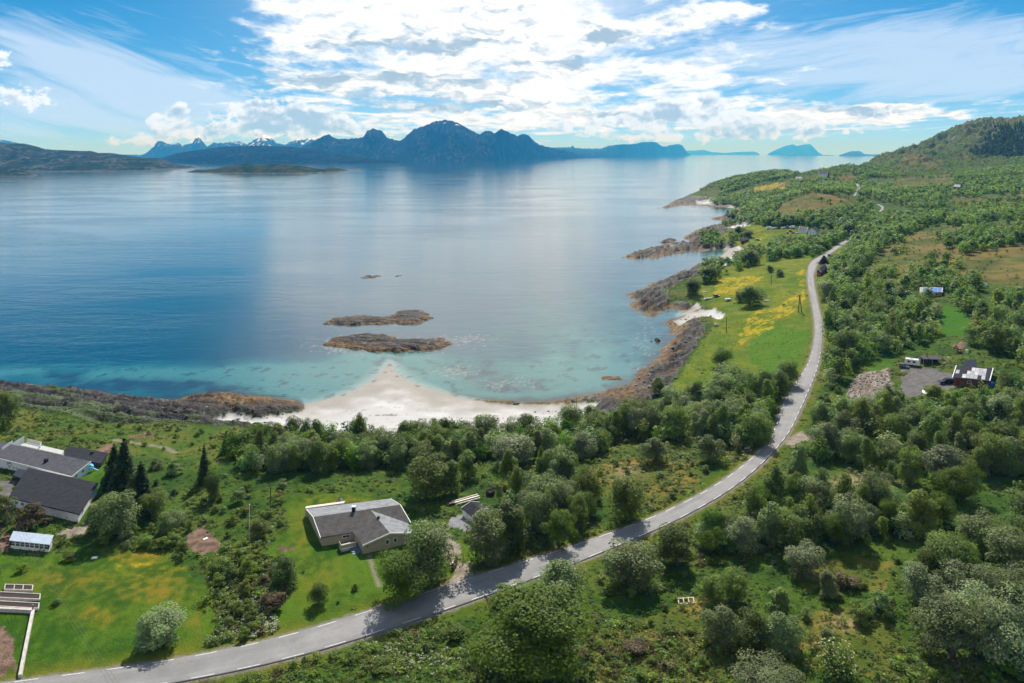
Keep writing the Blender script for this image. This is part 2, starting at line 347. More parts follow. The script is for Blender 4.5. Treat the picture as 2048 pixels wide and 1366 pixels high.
def ground_at(u, v, zz=None):
    """first meeting of the sight line (u, v) with the land: (x, y, z)"""
    zz = Z if zz is None else zz
    fi = ((u - U0) / F - ga[0]) / (ga[1] - ga[0]); i = int(np.clip(math.floor(fi), 0, NA - 2)); t = fi - i
    col = zz[:, i] * (1 - t) + zz[:, i + 1] * t
    ray = HC - (v - V0) * gd / F
    hit = np.nonzero(np.maximum(col, 0.0) >= ray)[0]
    if len(hit) == 0: return None
    k = hit[0]
    if k == 0: d = gd[0]
    else:
        f0 = ray[k - 1] - max(col[k - 1], 0); f1 = ray[k] - max(col[k], 0); s = f0 / (f0 - f1 + 1e-12); d = gd[k - 1] + (gd[k] - gd[k - 1]) * s
    return np.array(((u - U0) / F * d, d, HC - (v - V0) * d / F))
_bz = base + hum * sm(SH, 5, 45) * .3
def resample(p, n):
    p = np.asarray(p, float); s = np.concatenate([[0], np.cumsum(np.linalg.norm(np.diff(p[:, :2], axis=0), axis=1))])
    t = np.linspace(0, s[-1], n); return np.stack([np.interp(t, s, p[:, i]) for i in range(p.shape[1])], 1)
def smooth(p, k):
    for _ in range(k): p[1:-1] = (p[:-2] + 2 * p[1:-1] + p[2:]) / 4
    return p
def road_from(el, er, n):
    L = np.array([ground_at(u, v, _bz) for u, v in el]); Rr = np.array([ground_at(u, v, _bz) for u, v in er])
    c = (L + Rr) / 2; w = np.linalg.norm(L[:, :2] - Rr[:, :2], axis=1)
    t = np.gradient(c[:, :2], axis=0); t /= np.linalg.norm(t, axis=1)[:, None]
    nrm = np.stack([-t[:, 1], t[:, 0]], 1); w = np.abs(((L - Rr)[:, :2] * nrm).sum(1))
    c = resample(np.concatenate([c, w[:, None]], 1), n); smooth(c, 10); c[:, 2] = smooth(c[:, 2:3], 30)[:, 0]; c[:, 3] = smooth(c[:, 3:4], 40)[:, 0]
    return c
ROADS = [road_from(_el, _er, 260),
         road_from([(1753, 409), (1760, 411), (1764, 416), (1758, 423)], [(1757, 408.5), (1766, 411), (1768, 417), (1763, 424)], 24),
         road_from([(1710, 367), (1713, 371), (1716, 375), (1711, 382), (1706, 391)], [(1716, 367), (1718, 371), (1721, 376), (1716, 383), (1711, 392)], 24)]
for c in ROADS:
    near = (GX > c[:, 0].min() - 30) & (GX < c[:, 0].max() + 30) & (GY > c[:, 1].min() - 30) & (GY < c[:, 1].max() + 30)
    dd, ti = segdist(GX[near], GY[near], [tuple(p[:2]) for p in c], closed=False, t_out=True)
    rz = np.interp(ti, np.arange(len(c)), c[:, 2]); rw = np.interp(ti, np.arange(len(c)), c[:, 3]) / 2
    k = 1 - sm(dd, rw + 0.8, rw + 5.0)
    Z[near] = Z[near] * (1 - k) + (rz - 0.13 - .15 * sm(dd, rw + .2, rw + 2.0)) * k
    if c is ROADS[0]:
        RD = np.full(GX.shape, 1e3); RD[near] = dd - rw
GV = proj_v(Z, GD)
# ------------------------------------------------------------------ what grows where (base colours, per ground vertex)
def lerp(a, b, t): return a + (b - a) * t[..., None]
pk = np.clip((GV - V0) / 450, .08, 2.2)
PU = GU + fbm(QA * 1.3, QL * 1.3, 4, 105) * 15 * pk; PV = GV + fbm(QA * 1.3, QL * 1.3, 4, 109) * 8 * pk
def area(*polys):
    m = np.zeros(GX.shape, bool)
    for p in polys: m |= inpoly(PU, PV, p)
    return m.astype(float)
def blob(u, v, su, sv): return np.exp(-((PU - u) / su) ** 2 - ((PV - v) / sv) ** 2)
n_big = fbm(GX * .018, GY * .018, 4, 51); n_mid = fbm(GX * .09, GY * .09, 4, 52); n_fin = fbm(GX * .55, GY * .55, 3, 53); n_far = fbm(GX * .004, GY * .004, 5, 57)
def two(c1, c2, n, lo=-.35, hi=.35): return lerp(np.broadcast_to(lin(c1), GX.shape + (3,)), lin(c2), sm(n, lo, hi))
rough = two((.028, .066, .007), (.074, .122, .012), n_mid + n_fin * .5)
rough = lerp(rough, two((.115, .118, .020), (.165, .135, .030), n_fin), sm(n_big + n_mid * .7, -.1, .45) * .65)
rough = lerp(rough, lin((.034, .062, .012)), sm(n_fin + n_mid * .5, .12, .5) * .7)
C = rough.copy()
# far slopes: heath and birch scrub
far = sm(GD, 420, 800)
hillc = two((.050, .092, .016), (.105, .100, .028), n_far + n_big * .4, -.25, .3)
hillc = lerp(hillc, lin((.150, .105, .040)), sm(n_far * .7 - n_big * .6, .05, .45) * .5)
C = lerp(C, hillc, far * .9)
rockhill = sm(ridged(GX * .014, GY * .014, 4, 62) + n_mid * .25, .80, .98) * sm(GD, 1100, 1500) * sm(Z, 50, 90)
C = lerp(C, two((.13, .12, .11), (.22, .21, .20), n_mid), rockhill * .8)
# heath
HEATH = area([(1535, 445), (1560, 412), (1600, 388), (1645, 384), (1700, 402), (1715, 416), (1650, 418), (1610, 432)], [(1660, 620), (1700, 560), (1740, 500), (1800, 470), (1850, 452), (2200, 448), (2200, 560), (2048, 585), (1960, 560), (1880, 545), (1800, 570), (1740, 610)],
             [(1780, 362), (1830, 354), (1910, 356), (1900, 374), (1800, 378)], [(1900, 395), (2048, 385), (2048, 420), (1920, 418)], [(1640, 365), (1700, 345), (1720, 360), (1690, 372)], [(1820, 305), (1900, 318), (1880, 335), (1800, 345), (1780, 335)])
C = lerp(C, two((.110, .092, .026), (.185, .130, .040), n_mid + n_big * .5 + fbm(GX * .03, GY * .03, 4, 64) * 1.2), HEATH * (.30 + .5 * sm(n_big + n_mid * .5, -.4, .35)))
HEATH2 = area([(1160, 940), (1260, 915), (1380, 925), (1420, 950), (1340, 1005), (1290, 1012), (1200, 985)], [(1000, 975), (1040, 960), (1060, 985), (1010, 1000)], [(1580, 1150), (1700, 1110), (1800, 1130), (1780, 1180), (1620, 1180)], [(1180, 1290), (1290, 1240), (1420, 1180), (1480, 1260), (1500, 1366), (1200, 1366)], [(1610, 1330), (1600, 1230), (1700, 1210), (1800, 1240), (1800, 1366)])
C = lerp(C, two((.120, .125, .018), (.210, .150, .032), n_mid + n_fin * .4), HEATH2 * (.4 + .5 * sm(n_mid, -.2, .3)))
SHORE = area([(0, 800), (200, 835), (480, 850), (520, 880), (460, 930), (230, 900), (60, 870), (0, 880)])
C = lerp(C, two((.055, .110, .012), (.125, .125, .024), n_mid), SHORE * .8)
# hay fields and lawns
FIELD = area([(1325, 790), (1362, 745), (1402, 690), (1428, 650), (1420, 615), (1370, 607), (1390, 588), (1432, 545), (1482, 520), (1530, 498), (1622, 508), (1618, 560), (1630, 640), (1627, 700), (1592, 765), (1500, 800), (1400, 800)],
             [(1420, 482), (1480, 455), (1500, 449), (1560, 456), (1645, 462), (1600, 480), (1560, 482), (1530, 498), (1500, 496), (1440, 482)], [(1640, 600), (1636, 545), (1690, 485), (1705, 478), (1700, 492), (1655, 540), (1655, 620), (1660, 690), (1648, 690)])
fieldc = two((.078, .135, .006), (.150, .170, .010), n_mid + n_big * .6 + n_fin * .4)
C = lerp(C, fieldc, FIELD * .95)
C = lerp(C, lin((.055, .150, .006)), area([(1500, 720), (1510, 650), (1627, 660), (1622, 705), (1590, 760), (1530, 760)]) * .75)
LAWN = area([(-200, 1366), (-200, 1105), (20, 1108), (108, 1108), (150, 1092), (200, 1100), (340, 1108), (405, 1165), (430, 1235), (415, 1300), (300, 1326), (60, 1360)],
            [(575, 995), (640, 984), (690, 985), (745, 993), (760, 1002), (800, 1030), (850, 1055), (900, 1075), (965, 1095), (985, 1110), (930, 1145), (880, 1165), (760, 1195), (650, 1250), (545, 1280), (550, 1215), (590, 1185), (600, 1140), (560, 1112), (520, 1108), (545, 1085), (580, 1052), (570, 1020)],
            [(150, 965), (188, 930), (228, 925), (228, 995), (190, 985)], [(1715, 716), (1760, 710), (1792, 720), (1785, 742), (1735, 742)])
lawnc = two((.032, .088, .005), (.070, .140, .008), n_mid * .9 + n_fin * .7 + n_big * .5)
stripe = np.sin(GX * 2.6 + GY * .9) * .5 + .5
lawnc = lawnc * (1 - .10 * stripe[..., None])
dry = np.clip(.7 * blob(330, 1150, 85, 30) + 1.0 * blob(255, 1113, 75, 11) + .6 * blob(150, 1160, 60, 20) + .75 * blob(300, 1185, 90, 22) + .8 * blob(190, 1230, 50, 16) + .5 * blob(390, 1240, 20, 30) + .6 * blob(640, 1005, 60, 10) + .55 * blob(600, 1060, 20, 40) + .45 * blob(640, 1150, 50, 50) + .5 * blob(700, 1000, 60, 10) + .35 * blob(100, 1160, 60, 30) + .5 * blob(925, 1120, 25, 12), 0, 1)
lawnc = lerp(lawnc, two((.150, .130, .010), (.235, .150, .016), n_fin), np.clip(dry * (0.55 + n_mid * 1.1 + n_fin * .9), 0, .8))
C = lerp(C, lawnc, LAWN * .96)
C = lerp(C, lin((.042, .130, .006)), area([(1872, 642), (1895, 608), (1945, 632), (1935, 668), (1895, 672)]) * .95)
# buttercups
YEL = area([(1425, 585), (1440, 560), (1470, 553), (1535, 553), (1520, 563), (1482, 576), (1476, 590), (1445, 588)]) * .95 + area([(1475, 690), (1500, 625), (1560, 612), (1606, 575), (1622, 580), (1605, 610), (1560, 640), (1530, 665), (1500, 680)]) * (.35 + .6 * sm(n_mid + n_fin * .5, -.15, .3)) \
    + area([(1500, 384), (1512, 374), (1560, 365), (1575, 368), (1565, 382)]) * .8 + area([(1590, 545), (1612, 535), (1614, 565), (1600, 575)]) * .6 + area([(1535, 490), (1590, 486), (1600, 500), (1540, 505)]) * .25 + area([(1480, 470), (1540, 462), (1520, 490), (1485, 490)]) * .25
YEL = YEL + .7 * sm(n_fin, .12, .4) * (blob(295, 1130, 55, 12) + .35 * FIELD * sm(n_big, 0, .3))
C = lerp(C, two((.36, .255, .006), (.47, .34, .010), n_fin), np.clip(YEL, 0, .72) * sm(n_fin + n_mid * .6 + n_big * .3, -.42, .30))
# verges, bare earth, gravel
verge = np.clip(1 - sm(RD, 1.2, 5.5 * np.clip(1.4 - GD / 600, .5, 1)), 0, 1)
C = lerp(C, two((.075, .120, .008), (.135, .130, .014), n_mid + n_fin * .4), verge * .8)
C = lerp(C, two((.19, .16, .13), (.27, .24, .21), n_fin), (1 - sm(RD + n_fin * 1.0, .25, .95)) * .9)
SOIL = area([(372, 1100), (376, 1066), (400, 1058), (432, 1068), (440, 1092), (415, 1105), (390, 1108)], [(0, 1035), (10, 1060), (28, 1085), (22, 1100), (0, 1105)], [(-60, 1255), (22, 1256), (30, 1300), (18, 1352), (-60, 1360)], [(545, 1094), (590, 1088), (592, 1096), (560, 1102)], [(260, 870), (300, 862), (305, 872), (270, 880)], [(185, 895), (225, 888), (230, 900), (200, 908)],
            [(1900, 690), (1925, 683), (1935, 692), (1915, 702)], [(1850, 590), (1875, 588), (1876, 597), (1845, 598)])
C = lerp(C, two((.110, .065, .045), (.230, .150, .115), n_fin + n_mid * .4), SOIL * .95)
C = lerp(C, two((.26, .20, .10), (.36, .27, .15), n_fin), np.clip(blob(1690, 1245, 26, 12) * 1.2 + blob(1715, 965, 60, 14) + blob(1250, 945, 40, 14) * .5 + blob(870, 1265, 20, 5) * 0, 0, .8))
GRAV = area([(892, 1043), (905, 1028), (935, 1026), (962, 1045), (950, 1062), (925, 1062), (900, 1056)], [(1120, 0), (1121, 0), (1121, 1)])
C = lerp(C, two((.20, .20, .21), (.27, .27, .285), n_fin), GRAV * .97)
DRIVE = area([(872, 1060), (900, 1058), (908, 1082), (932, 1118), (950, 1150), (935, 1175), (900, 1180), (902, 1140), (886, 1100)], [(1566, 888), (1582, 872), (1606, 866), (1640, 874), (1690, 868), (1690, 878), (1640, 886), (1600, 884), (1585, 892)], [(118, 1068), (150, 1050), (172, 1045), (185, 1010), (200, 1012), (185, 1055), (150, 1078)], [(500, 1165), (499, 1164), (498, 1165)])
C = lerp(C, two((.20, .165, .125), (.32, .27, .22), n_fin), DRIVE * .95)
YARD = area([(1800, 752), (1840, 733), (1890, 742), (1918, 752), (1918, 772), (1890, 780), (1850, 772), (1832, 792), (1790, 800), (1806, 770)], [(0, 990), (18, 1000), (30, 985), (30, 960), (0, 960)], [(1800, 728), (1830, 726), (1830, 742), (1800, 742)])
C = lerp(C, two((.115, .108, .105), (.165, .155, .150), n_fin), YARD * .95)
RUB = area([(1688, 800), (1700, 765), (1722, 744), (1780, 738), (1786, 772), (1765, 812), (1740, 815)])
C = lerp(C, two((.21, .15, .10), (.34, .30, .27), n_fin + n_mid), RUB * .95)
PATH = np.zeros(GX.shape)
for pts, hw in (([(738, 1112), (744, 1130), (752, 1155), (758, 1172)], .18), ([(870, 1264), (720, 870)], 0), ([(230, 880), (330, 895), (350, 905)], .6)):
    if hw: PATH = np.maximum(PATH, 1 - sm(segdist(GX, GY, [tuple(ground_at(u, v)[:2]) for u, v in pts], False), hw, hw + .5))
C = lerp(C, lin((.25, .21, .17)), PATH * .7)
# sand, ledges, kelp
sandc = two((.46, .45, .435), (.56, .553, .543), n_mid * .7 + n_big)
sandc = lerp(sandc, lin((.27, .245, .205)), (1 - sm(Z + n_mid * .6, .3, 1.5)) * .8)
debris = np.clip(sm(fbm(GX * .06, GY * .40, 4, 81), .12, .26) * sm(fbm(GX * .9, GY * 1.4, 2, 82), .0, .3) + .8 * sm(n_fin, .30, .45) * sm(Z, 1.6, 3.0), 0, 1)
sandc = lerp(sandc, lin((.09, .075, .06)), debris * .8 * sm(Z, .7, 1.7))
C = lerp(C, sandc, SAND.astype(float))
_b1 = ridged(_pl * .35, _ql * .05, 4, 91); _b2 = fbm(_pl * 1.1, _ql * .25, 3, 92)
rockc = two((.006, .005, .004), (.036, .029, .023), (_b1 - .6) + _b2 * .8, -.25, .55)
rockc = lerp(rockc, lin((.12, .105, .088)), sm(_b2 + n_fin * .5, .28, .55) * .6)
kelp = np.clip(1 - sm(Z + n_mid * 1.2 + n_fin * .4, .7, 2.1) + blob(500, 795, 110, 14) * .9 * sm(n_mid + n_fin, -.5, .1) + blob(1250, 785, 40, 14) + blob(1375, 645, 25, 16) * sm(n_mid, -.2, .3), 0, 1)
rockc = lerp(rockc, two((.050, .025, .005), (.185, .096, .012), n_fin + n_mid * .5), kelp * .97)
rockc = lerp(rockc, lin((.30, .27, .22)), (sm(n_fin + n_mid, .42, .65) * .4))
rockc = lerp(rockc, lin((.045, .080, .012)), sm(n_big + n_mid * .8 + sm(Z, 3.5, 8) - .45 + .25 * (GU > 1150), .2, .6) * .85 * (1 - kelp))
C = lerp(C, rockc, rk)
C = lerp(C, lin((.035, .028, .02)), ((SH < 2.0) & (SH > -4) & SAND).astype(float) * sm(n_mid, .25, .4) * .5)
C = np.clip(C, .004, .9)

def mat_ground(name, rough=.95, nscale=(3.0, .6), amt=.30, bump=.5, bd=.12, spec=.06):
    m = bpy.data.materials.new(name); m.use_nodes = True; nt = m.node_tree; g = G(nt); b = nt.nodes['Principled BSDF']
    at = g.new('ShaderNodeAttribute', attribute_name='Col')
    pos = g.new('ShaderNodeNewGeometry').outputs['Position']
    n1 = g.noise(pos, nscale[0], 3, .6); n2 = g.noise(pos, nscale[1], 3, .6)
    f = g.m('MULTIPLY_ADD', n1, amt * 2.4, g.m('MULTIPLY_ADD', n2, amt * 1.6, 1 - amt * 2.0))
    c = g.vm('SCALE', at.outputs['Color']); nt.nodes[-1].inputs[3].default_value = 1
    g.put(nt.nodes[-1].inputs['Scale'], f)
    g.l.new(c, b.inputs['Base Color']); b.inputs['Roughness'].default_value = rough; b.inputs['Specular IOR Level'].default_value = spec
    bp = g.new('ShaderNodeBump'); bp.inputs['Strength'].default_value = bump; bp.inputs['Distance'].default_value = bd
    g.l.new(n1, bp.inputs['Height']); g.l.new(bp.outputs[0], b.inputs['Normal'])
    return m
M_GROUND = mat_ground('ground_cover', bd=.6)
M_SAND = mat_ground('shell_sand', .9, (1.6, .25), .13, .35, .06)
M_ROCK = mat_ground('shore_rock', .75, (.9, .3), .5, 1.0, .9, .2)

verts = np.stack([GX, GY, Z], -1).reshape(-1, 3); cols = C.reshape(-1, 3)
idx = np.arange(NA * ND).reshape(ND, NA)
quads = np.stack([idx[:-1, :-1], idx[:-1, 1:], idx[1:, 1:], idx[1:, :-1]], -1).reshape(-1, 4)
qs = np.maximum.reduce([Z[:-1, :-1], Z[:-1, 1:], Z[1:, 1:], Z[1:, :-1]]).ravel()
kind = np.where(rk > .5, 2, np.where(SAND, 1, 0)); qk = kind[:-1, :-1].ravel()
def sub_mesh(name, mask, mat):
    q = quads[mask]; u, inv = np.unique(q, return_inverse=True)
    return tag(mesh_np(name, verts[u], inv.reshape(q.shape), mat, smooth=True, colors=cols[u]), kind='structure')
for name, k, mat in (('ground', 0, M_GROUND), ('beach', 1, M_SAND), ('rocky_shore', 2, M_ROCK)):
    o = sub_mesh(name, (qk == k) & (qs > -1.2), mat)
    tag(o, {'ground': 'rough green and brown land with lawns, hay fields and heath', 'beach': 'white sand beach with a pointed spit between the rocks', 'rocky_shore': 'dark layered rock ledges with orange kelp along the waterline'}[name], {'ground': 'ground', 'beach': 'beach', 'rocky_shore': 'rocks'}[name])

# ------------------------------------------------------------------ the sea
def build_sea():
    na, nd = 760, 760
    a = np.linspace(-1.15, 1.15, na); l = np.concatenate([np.linspace(math.log(150), math.log(9000), nd - 12), np.linspace(math.log(9600), math.log(60000), 12)])
    A, D = np.meshgrid(a, np.exp(l)); X = A * D; U = A * F + U0; Vv = V0 + HC * F / D
    # metres of open water to the nearest shore, sampled from the land survey
    fi = np.clip((A - ga[0]) / (ga[1] - ga[0]), 0, NA - 1.001); fj = np.clip((np.log(D) - gl[0]) / (gl[1] - gl[0]), 0, ND - 1.001)
    i = fi.astype(int); j = fj.astype(int); fi -= i; fj -= j
    def smp(Q): return (Q[j, i] * (1 - fi) + Q[j, i + 1] * fi) * (1 - fj) + (Q[j + 1, i] * (1 - fi) + Q[j + 1, i + 1] * fi) * fj
    out = -smp(SH)
    def bl(u, v, su, sv): return np.exp(-((U - u) / su) ** 2 - ((Vv - v) / sv) ** 2)
    nb = fbm(X * .012, D * .012, 4, 201); nm = fbm(X * .06, D * .05, 4, 202); nf = fbm(X * .35, D * .28, 3, 203); nk = fbm(X * .15, D * .11, 5, 204, .6)
    sandy = sm(smp(wsh), 13, 36)
    shal = np.exp(-np.maximum(out, 0) / 42.) * (.45 + .55 * sandy) + .75 * bl(260, 745, 330, 30) + .8 * bl(580, 760, 170, 45) + .9 * bl(900, 770, 160, 40) + .70 * bl(1100, 755, 150, 45) + .42 * bl(1170, 680, 150, 60) + .28 * bl(1120, 590, 140, 60) + .15 * bl(960, 640, 160, 60) + .5 * bl(780, 715, 120, 20) - .5 * bl(150, 700, 300, 30)
    shal = np.clip(shal + nm * .30 + nb * .3, 0, 1.1)
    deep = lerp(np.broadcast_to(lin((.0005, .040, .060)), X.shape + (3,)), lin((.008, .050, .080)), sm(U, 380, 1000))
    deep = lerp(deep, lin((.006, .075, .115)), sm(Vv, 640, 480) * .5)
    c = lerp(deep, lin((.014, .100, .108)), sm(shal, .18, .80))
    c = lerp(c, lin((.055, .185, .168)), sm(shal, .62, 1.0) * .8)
    c = lerp(c, lin((.33, .36, .32)), sm(np.exp(-np.maximum(out, 0) / 9.), .4, .98) * .55 * sandy)
    c = lerp(c, lin((.030, .024, .012)), sm(np.exp(-np.maximum(out + nm * 6, 0) / 6.), .3, .9) * .8 * (1 - sandy))
    bed = sm(nk + nf * .25, .16, .34) * sm(shal, .3, .55) * (1 - sm(np.exp(-np.maximum(out, 0) / 8.), .6, .95) * .6)
    c = lerp(c, lin((.012, .040, .045)), bed * .72)
    kel = np.clip(bl(200, 768, 120, 9) + bl(330, 772, 110, 12) + bl(130, 752, 30, 8) + bl(460, 778, 45, 6) + bl(1020, 770, 90, 18) * .6 + bl(960, 745, 60, 12) * .6 + bl(780, 690, 130, 14) * .5, 0, 1)
    c = lerp(c, lin((.012, .026, .040)), np.clip(kel * (1.0 + nk * 1.5), 0, .9))
    fl = np.clip(bl(780, 690, 120, 16) + bl(905, 742, 45, 12) + bl(940, 680, 40, 10) + bl(680, 690, 40, 12) + .8 * bl(1010, 768, 60, 10) + .6 * bl(1290, 700, 25, 50), 0, 1)
    c = lerp(c, lin((.26, .21, .185)), sm(fbm(X * .9, D * .6, 3, 203) + fbm(X * 2.4, D * 1.5, 2, 207) * .5 + fl * .5, .40, .62) * (fl > .12) * .6)
    v = np.stack([X, D, np.zeros_like(X)], -1).reshape(-1, 3); idx = np.arange(na * nd).reshape(nd, na)
    q = np.stack([idx[:-1, :-1], idx[:-1, 1:], idx[1:, 1:], idx[1:, :-1]], -1).reshape(-1, 4)
    mo = out.copy(); mo = np.minimum.reduce([mo[:-1, :-1], mo[:-1, 1:], mo[1:, 1:], mo[1:, :-1]]).ravel()
    mx = np.maximum.reduce([out[:-1, :-1], out[:-1, 1:], out[1:, 1:], out[1:, :-1]]).ravel()
    q = q[mx > -14]
    m = bpy.data.materials.new('sea_water'); m.use_nodes = True; nt = m.node_tree; g = G(nt); b = nt.nodes['Principled BSDF']
    at = g.new('ShaderNodeAttribute', attribute_name='Col'); g.l.new(at.outputs['Color'], b.inputs['Base Color'])
    b.inputs['Roughness'].default_value = .06; b.inputs['IOR'].default_value = 1.42; b.inputs['Specular IOR Level'].default_value = .5
    pos = g.new('ShaderNodeNewGeometry').outputs['Position']
    rip = g.noise(g.vm('MULTIPLY', pos, (.35, .8, 1)), 1.0, 4, .6, .4); swl = g.noise(g.vm('MULTIPLY', pos, (.045, .10, 1)), 1.0, 4, .6, .6)
    slick = g.sstep(g.noise(g.vm('MULTIPLY', pos, (.0035, .008, 1)), 1.0, 3, .55, .8), .40, .62)
    big = g.noise(g.vm('MULTIPLY', pos, (.012, .032, 1)), 1.0, 4, .6, .8)
    h = g.m('MULTIPLY_ADD', big, 3.5, g.m('MULTIPLY_ADD', swl, 2.6, rip))
    bp = g.new('ShaderNodeBump'); g.put(bp.inputs['Strength'], g.m('MULTIPLY_ADD', slick, .12, .10)); bp.inputs['Distance'].default_value = .40
    g.l.new(h, bp.inputs['Height']); g.l.new(bp.outputs[0], b.inputs['Normal'])
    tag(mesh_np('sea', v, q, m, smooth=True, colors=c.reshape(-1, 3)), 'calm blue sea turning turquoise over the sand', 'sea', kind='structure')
build_sea()

# ------------------------------------------------------------------ skerries, islands, mountains
def islet(name, label, poly, H, n=150, kelpz=.9, seed=0, wz=4.0, bare=1.0):
    P = [PZ(u, v, 0)[:2] for u, v in poly]; xs = [p[0] for p in P]; ys = [p[1] for p in P]
    cx_, cy_ = np.mean(xs), np.mean(ys); ex, ey = max(xs) - min(xs), max(ys) - min(ys)
    nx = n; ny = max(24, int(n * ey / ex * .9)); ny = min(ny, 160)
    X, Y = np.meshgrid(np.linspace(min(xs) - 4, max(xs) + 4, nx), np.linspace(min(ys) - 4, max(ys) + 4, ny))
    wx = X + fbm(X * .12, Y * .12, 3, 300 + seed) * 5; wy = Y + fbm(X * .12, Y * .12, 3, 310 + seed) * 5
    d = segdist(wx, wy, P); s = np.where(inpoly(wx, wy, P), d, -d)
    z = H * (1 - np.exp(-np.maximum(s, 0) / wz)) * (.75 + .5 * fbm(X * .05, Y * .05, 3, 320 + seed) + .35 * (ridged(Y * .22, X * .04, 3, 330 + seed) - .5)) + np.where(s < 0, s * .35, 0)
    nf = fbm(X * .5, Y * .5, 3, 340); nm = fbm(X * .15, Y * .3, 3, 341)
    rc = lerp(np.broadcast_to(lin((.009, .008, .007)), X.shape + (3,)), lin((.050, .043, .036)), sm(ridged(Y * .6, X * .10, 3, 350 + seed) - .6 + nf * .5, -.3, .4))
    rc = lerp(rc, lin((.20, .185, .165)), sm(nf + nm, .48, .7) * .6)
    k = 1 - sm(z + nm * 1.3 + nf * .4, kelpz * .7, kelpz * 1.9)
    rc = lerp(rc, lerp(np.broadcast_to(lin((.045, .022, .005)), X.shape + (3,)), lin((.155, .080, .011)), sm(nf, -.3, .3)), k)
    idx = np.arange(nx * ny).reshape(ny, nx); q = np.stack([idx[:-1, :-1], idx[:-1, 1:], idx[1:, 1:], idx[1:, :-1]], -1).reshape(-1, 4)
    zm = np.maximum.reduce([z[:-1, :-1], z[:-1, 1:], z[1:, 1:], z[1:, :-1]]).ravel(); q = q[zm > -.5]
    vv = np.stack([X, Y, z], -1).reshape(-1, 3); u, inv = np.unique(q, return_inverse=True)
    tag(mesh_np(name, vv[u], inv.reshape(q.shape), M_ROCK, smooth=True, colors=rc.reshape(-1, 3)[u]), label, 'islet', kind='structure')
def ell(u, v, ru, rv, n=14): return [(u + ru * math.cos(2 * math.pi * i / n), v + rv * math.sin(2 * math.pi * i / n)) for i in range(n)]
islet('rock_islet', 'farther of the two kelp-edged rock islets off the sand spit', [(650, 645), (665, 638), (690, 633), (730, 632), (770, 634), (784, 631), (790, 625), (820, 621), (845, 622), (858, 628), (862, 640), (845, 646), (800, 648), (740, 648), (690, 650), (655, 649)], 2.6, 220, .9, 1)
islet('rock_islet', 'nearer of the two kelp-edged rock islets off the sand spit', [(643, 690), (660, 679), (690, 673), (740, 669), (780, 672), (815, 680), (850, 680), (888, 676), (898, 690), (880, 698), (840, 702), (790, 707), (745, 703), (700, 697), (660, 694)], 2.8, 240, 1.1, 2)
for i, (u, v, ru, rv) in enumerate(((735, 552, 7, 1.2), (752, 552.5, 10, 1.2), (745, 555, 12, 1.0), (725, 555.5, 9, .8), (795, 552, 6, .9))):
    islet('sea_rock', ['small dark rock awash at the left of the far reef', 'low dark rock in the middle of the far reef', 'long low rock on the near side of the far reef', 'flat rock at the near left of the far reef', 'last small rock at the right of the far reef'][i], ell(u, v, ru, rv), 1.0, 40, .4, 5 + i, 1.5)
islet('sea_rock', 'brown rock islet just off the long rock tongue', [(1319, 484), (1330, 479), (1345, 477), (1350, 481), (1340, 485), (1325, 486)], 2.6, 60, .9, 12, 2.5)
islet('sea_rock', 'dark boulder in the shallows beside the right shore', ell(1312, 683, 6, 3.2), 2.4, 40, .3, 14, 1.2)
islet('sea_rock', 'small dark stone left of the boulder in the shallows', ell(1301, 683, 4, 1.6), 1.0, 30, .2, 15, 1.0)
islet('sea_rock', 'flat kelp covered rock near the right end of the beach', ell(1226, 757, 15, 4), .9, 60, 1.2, 16, 2.0)

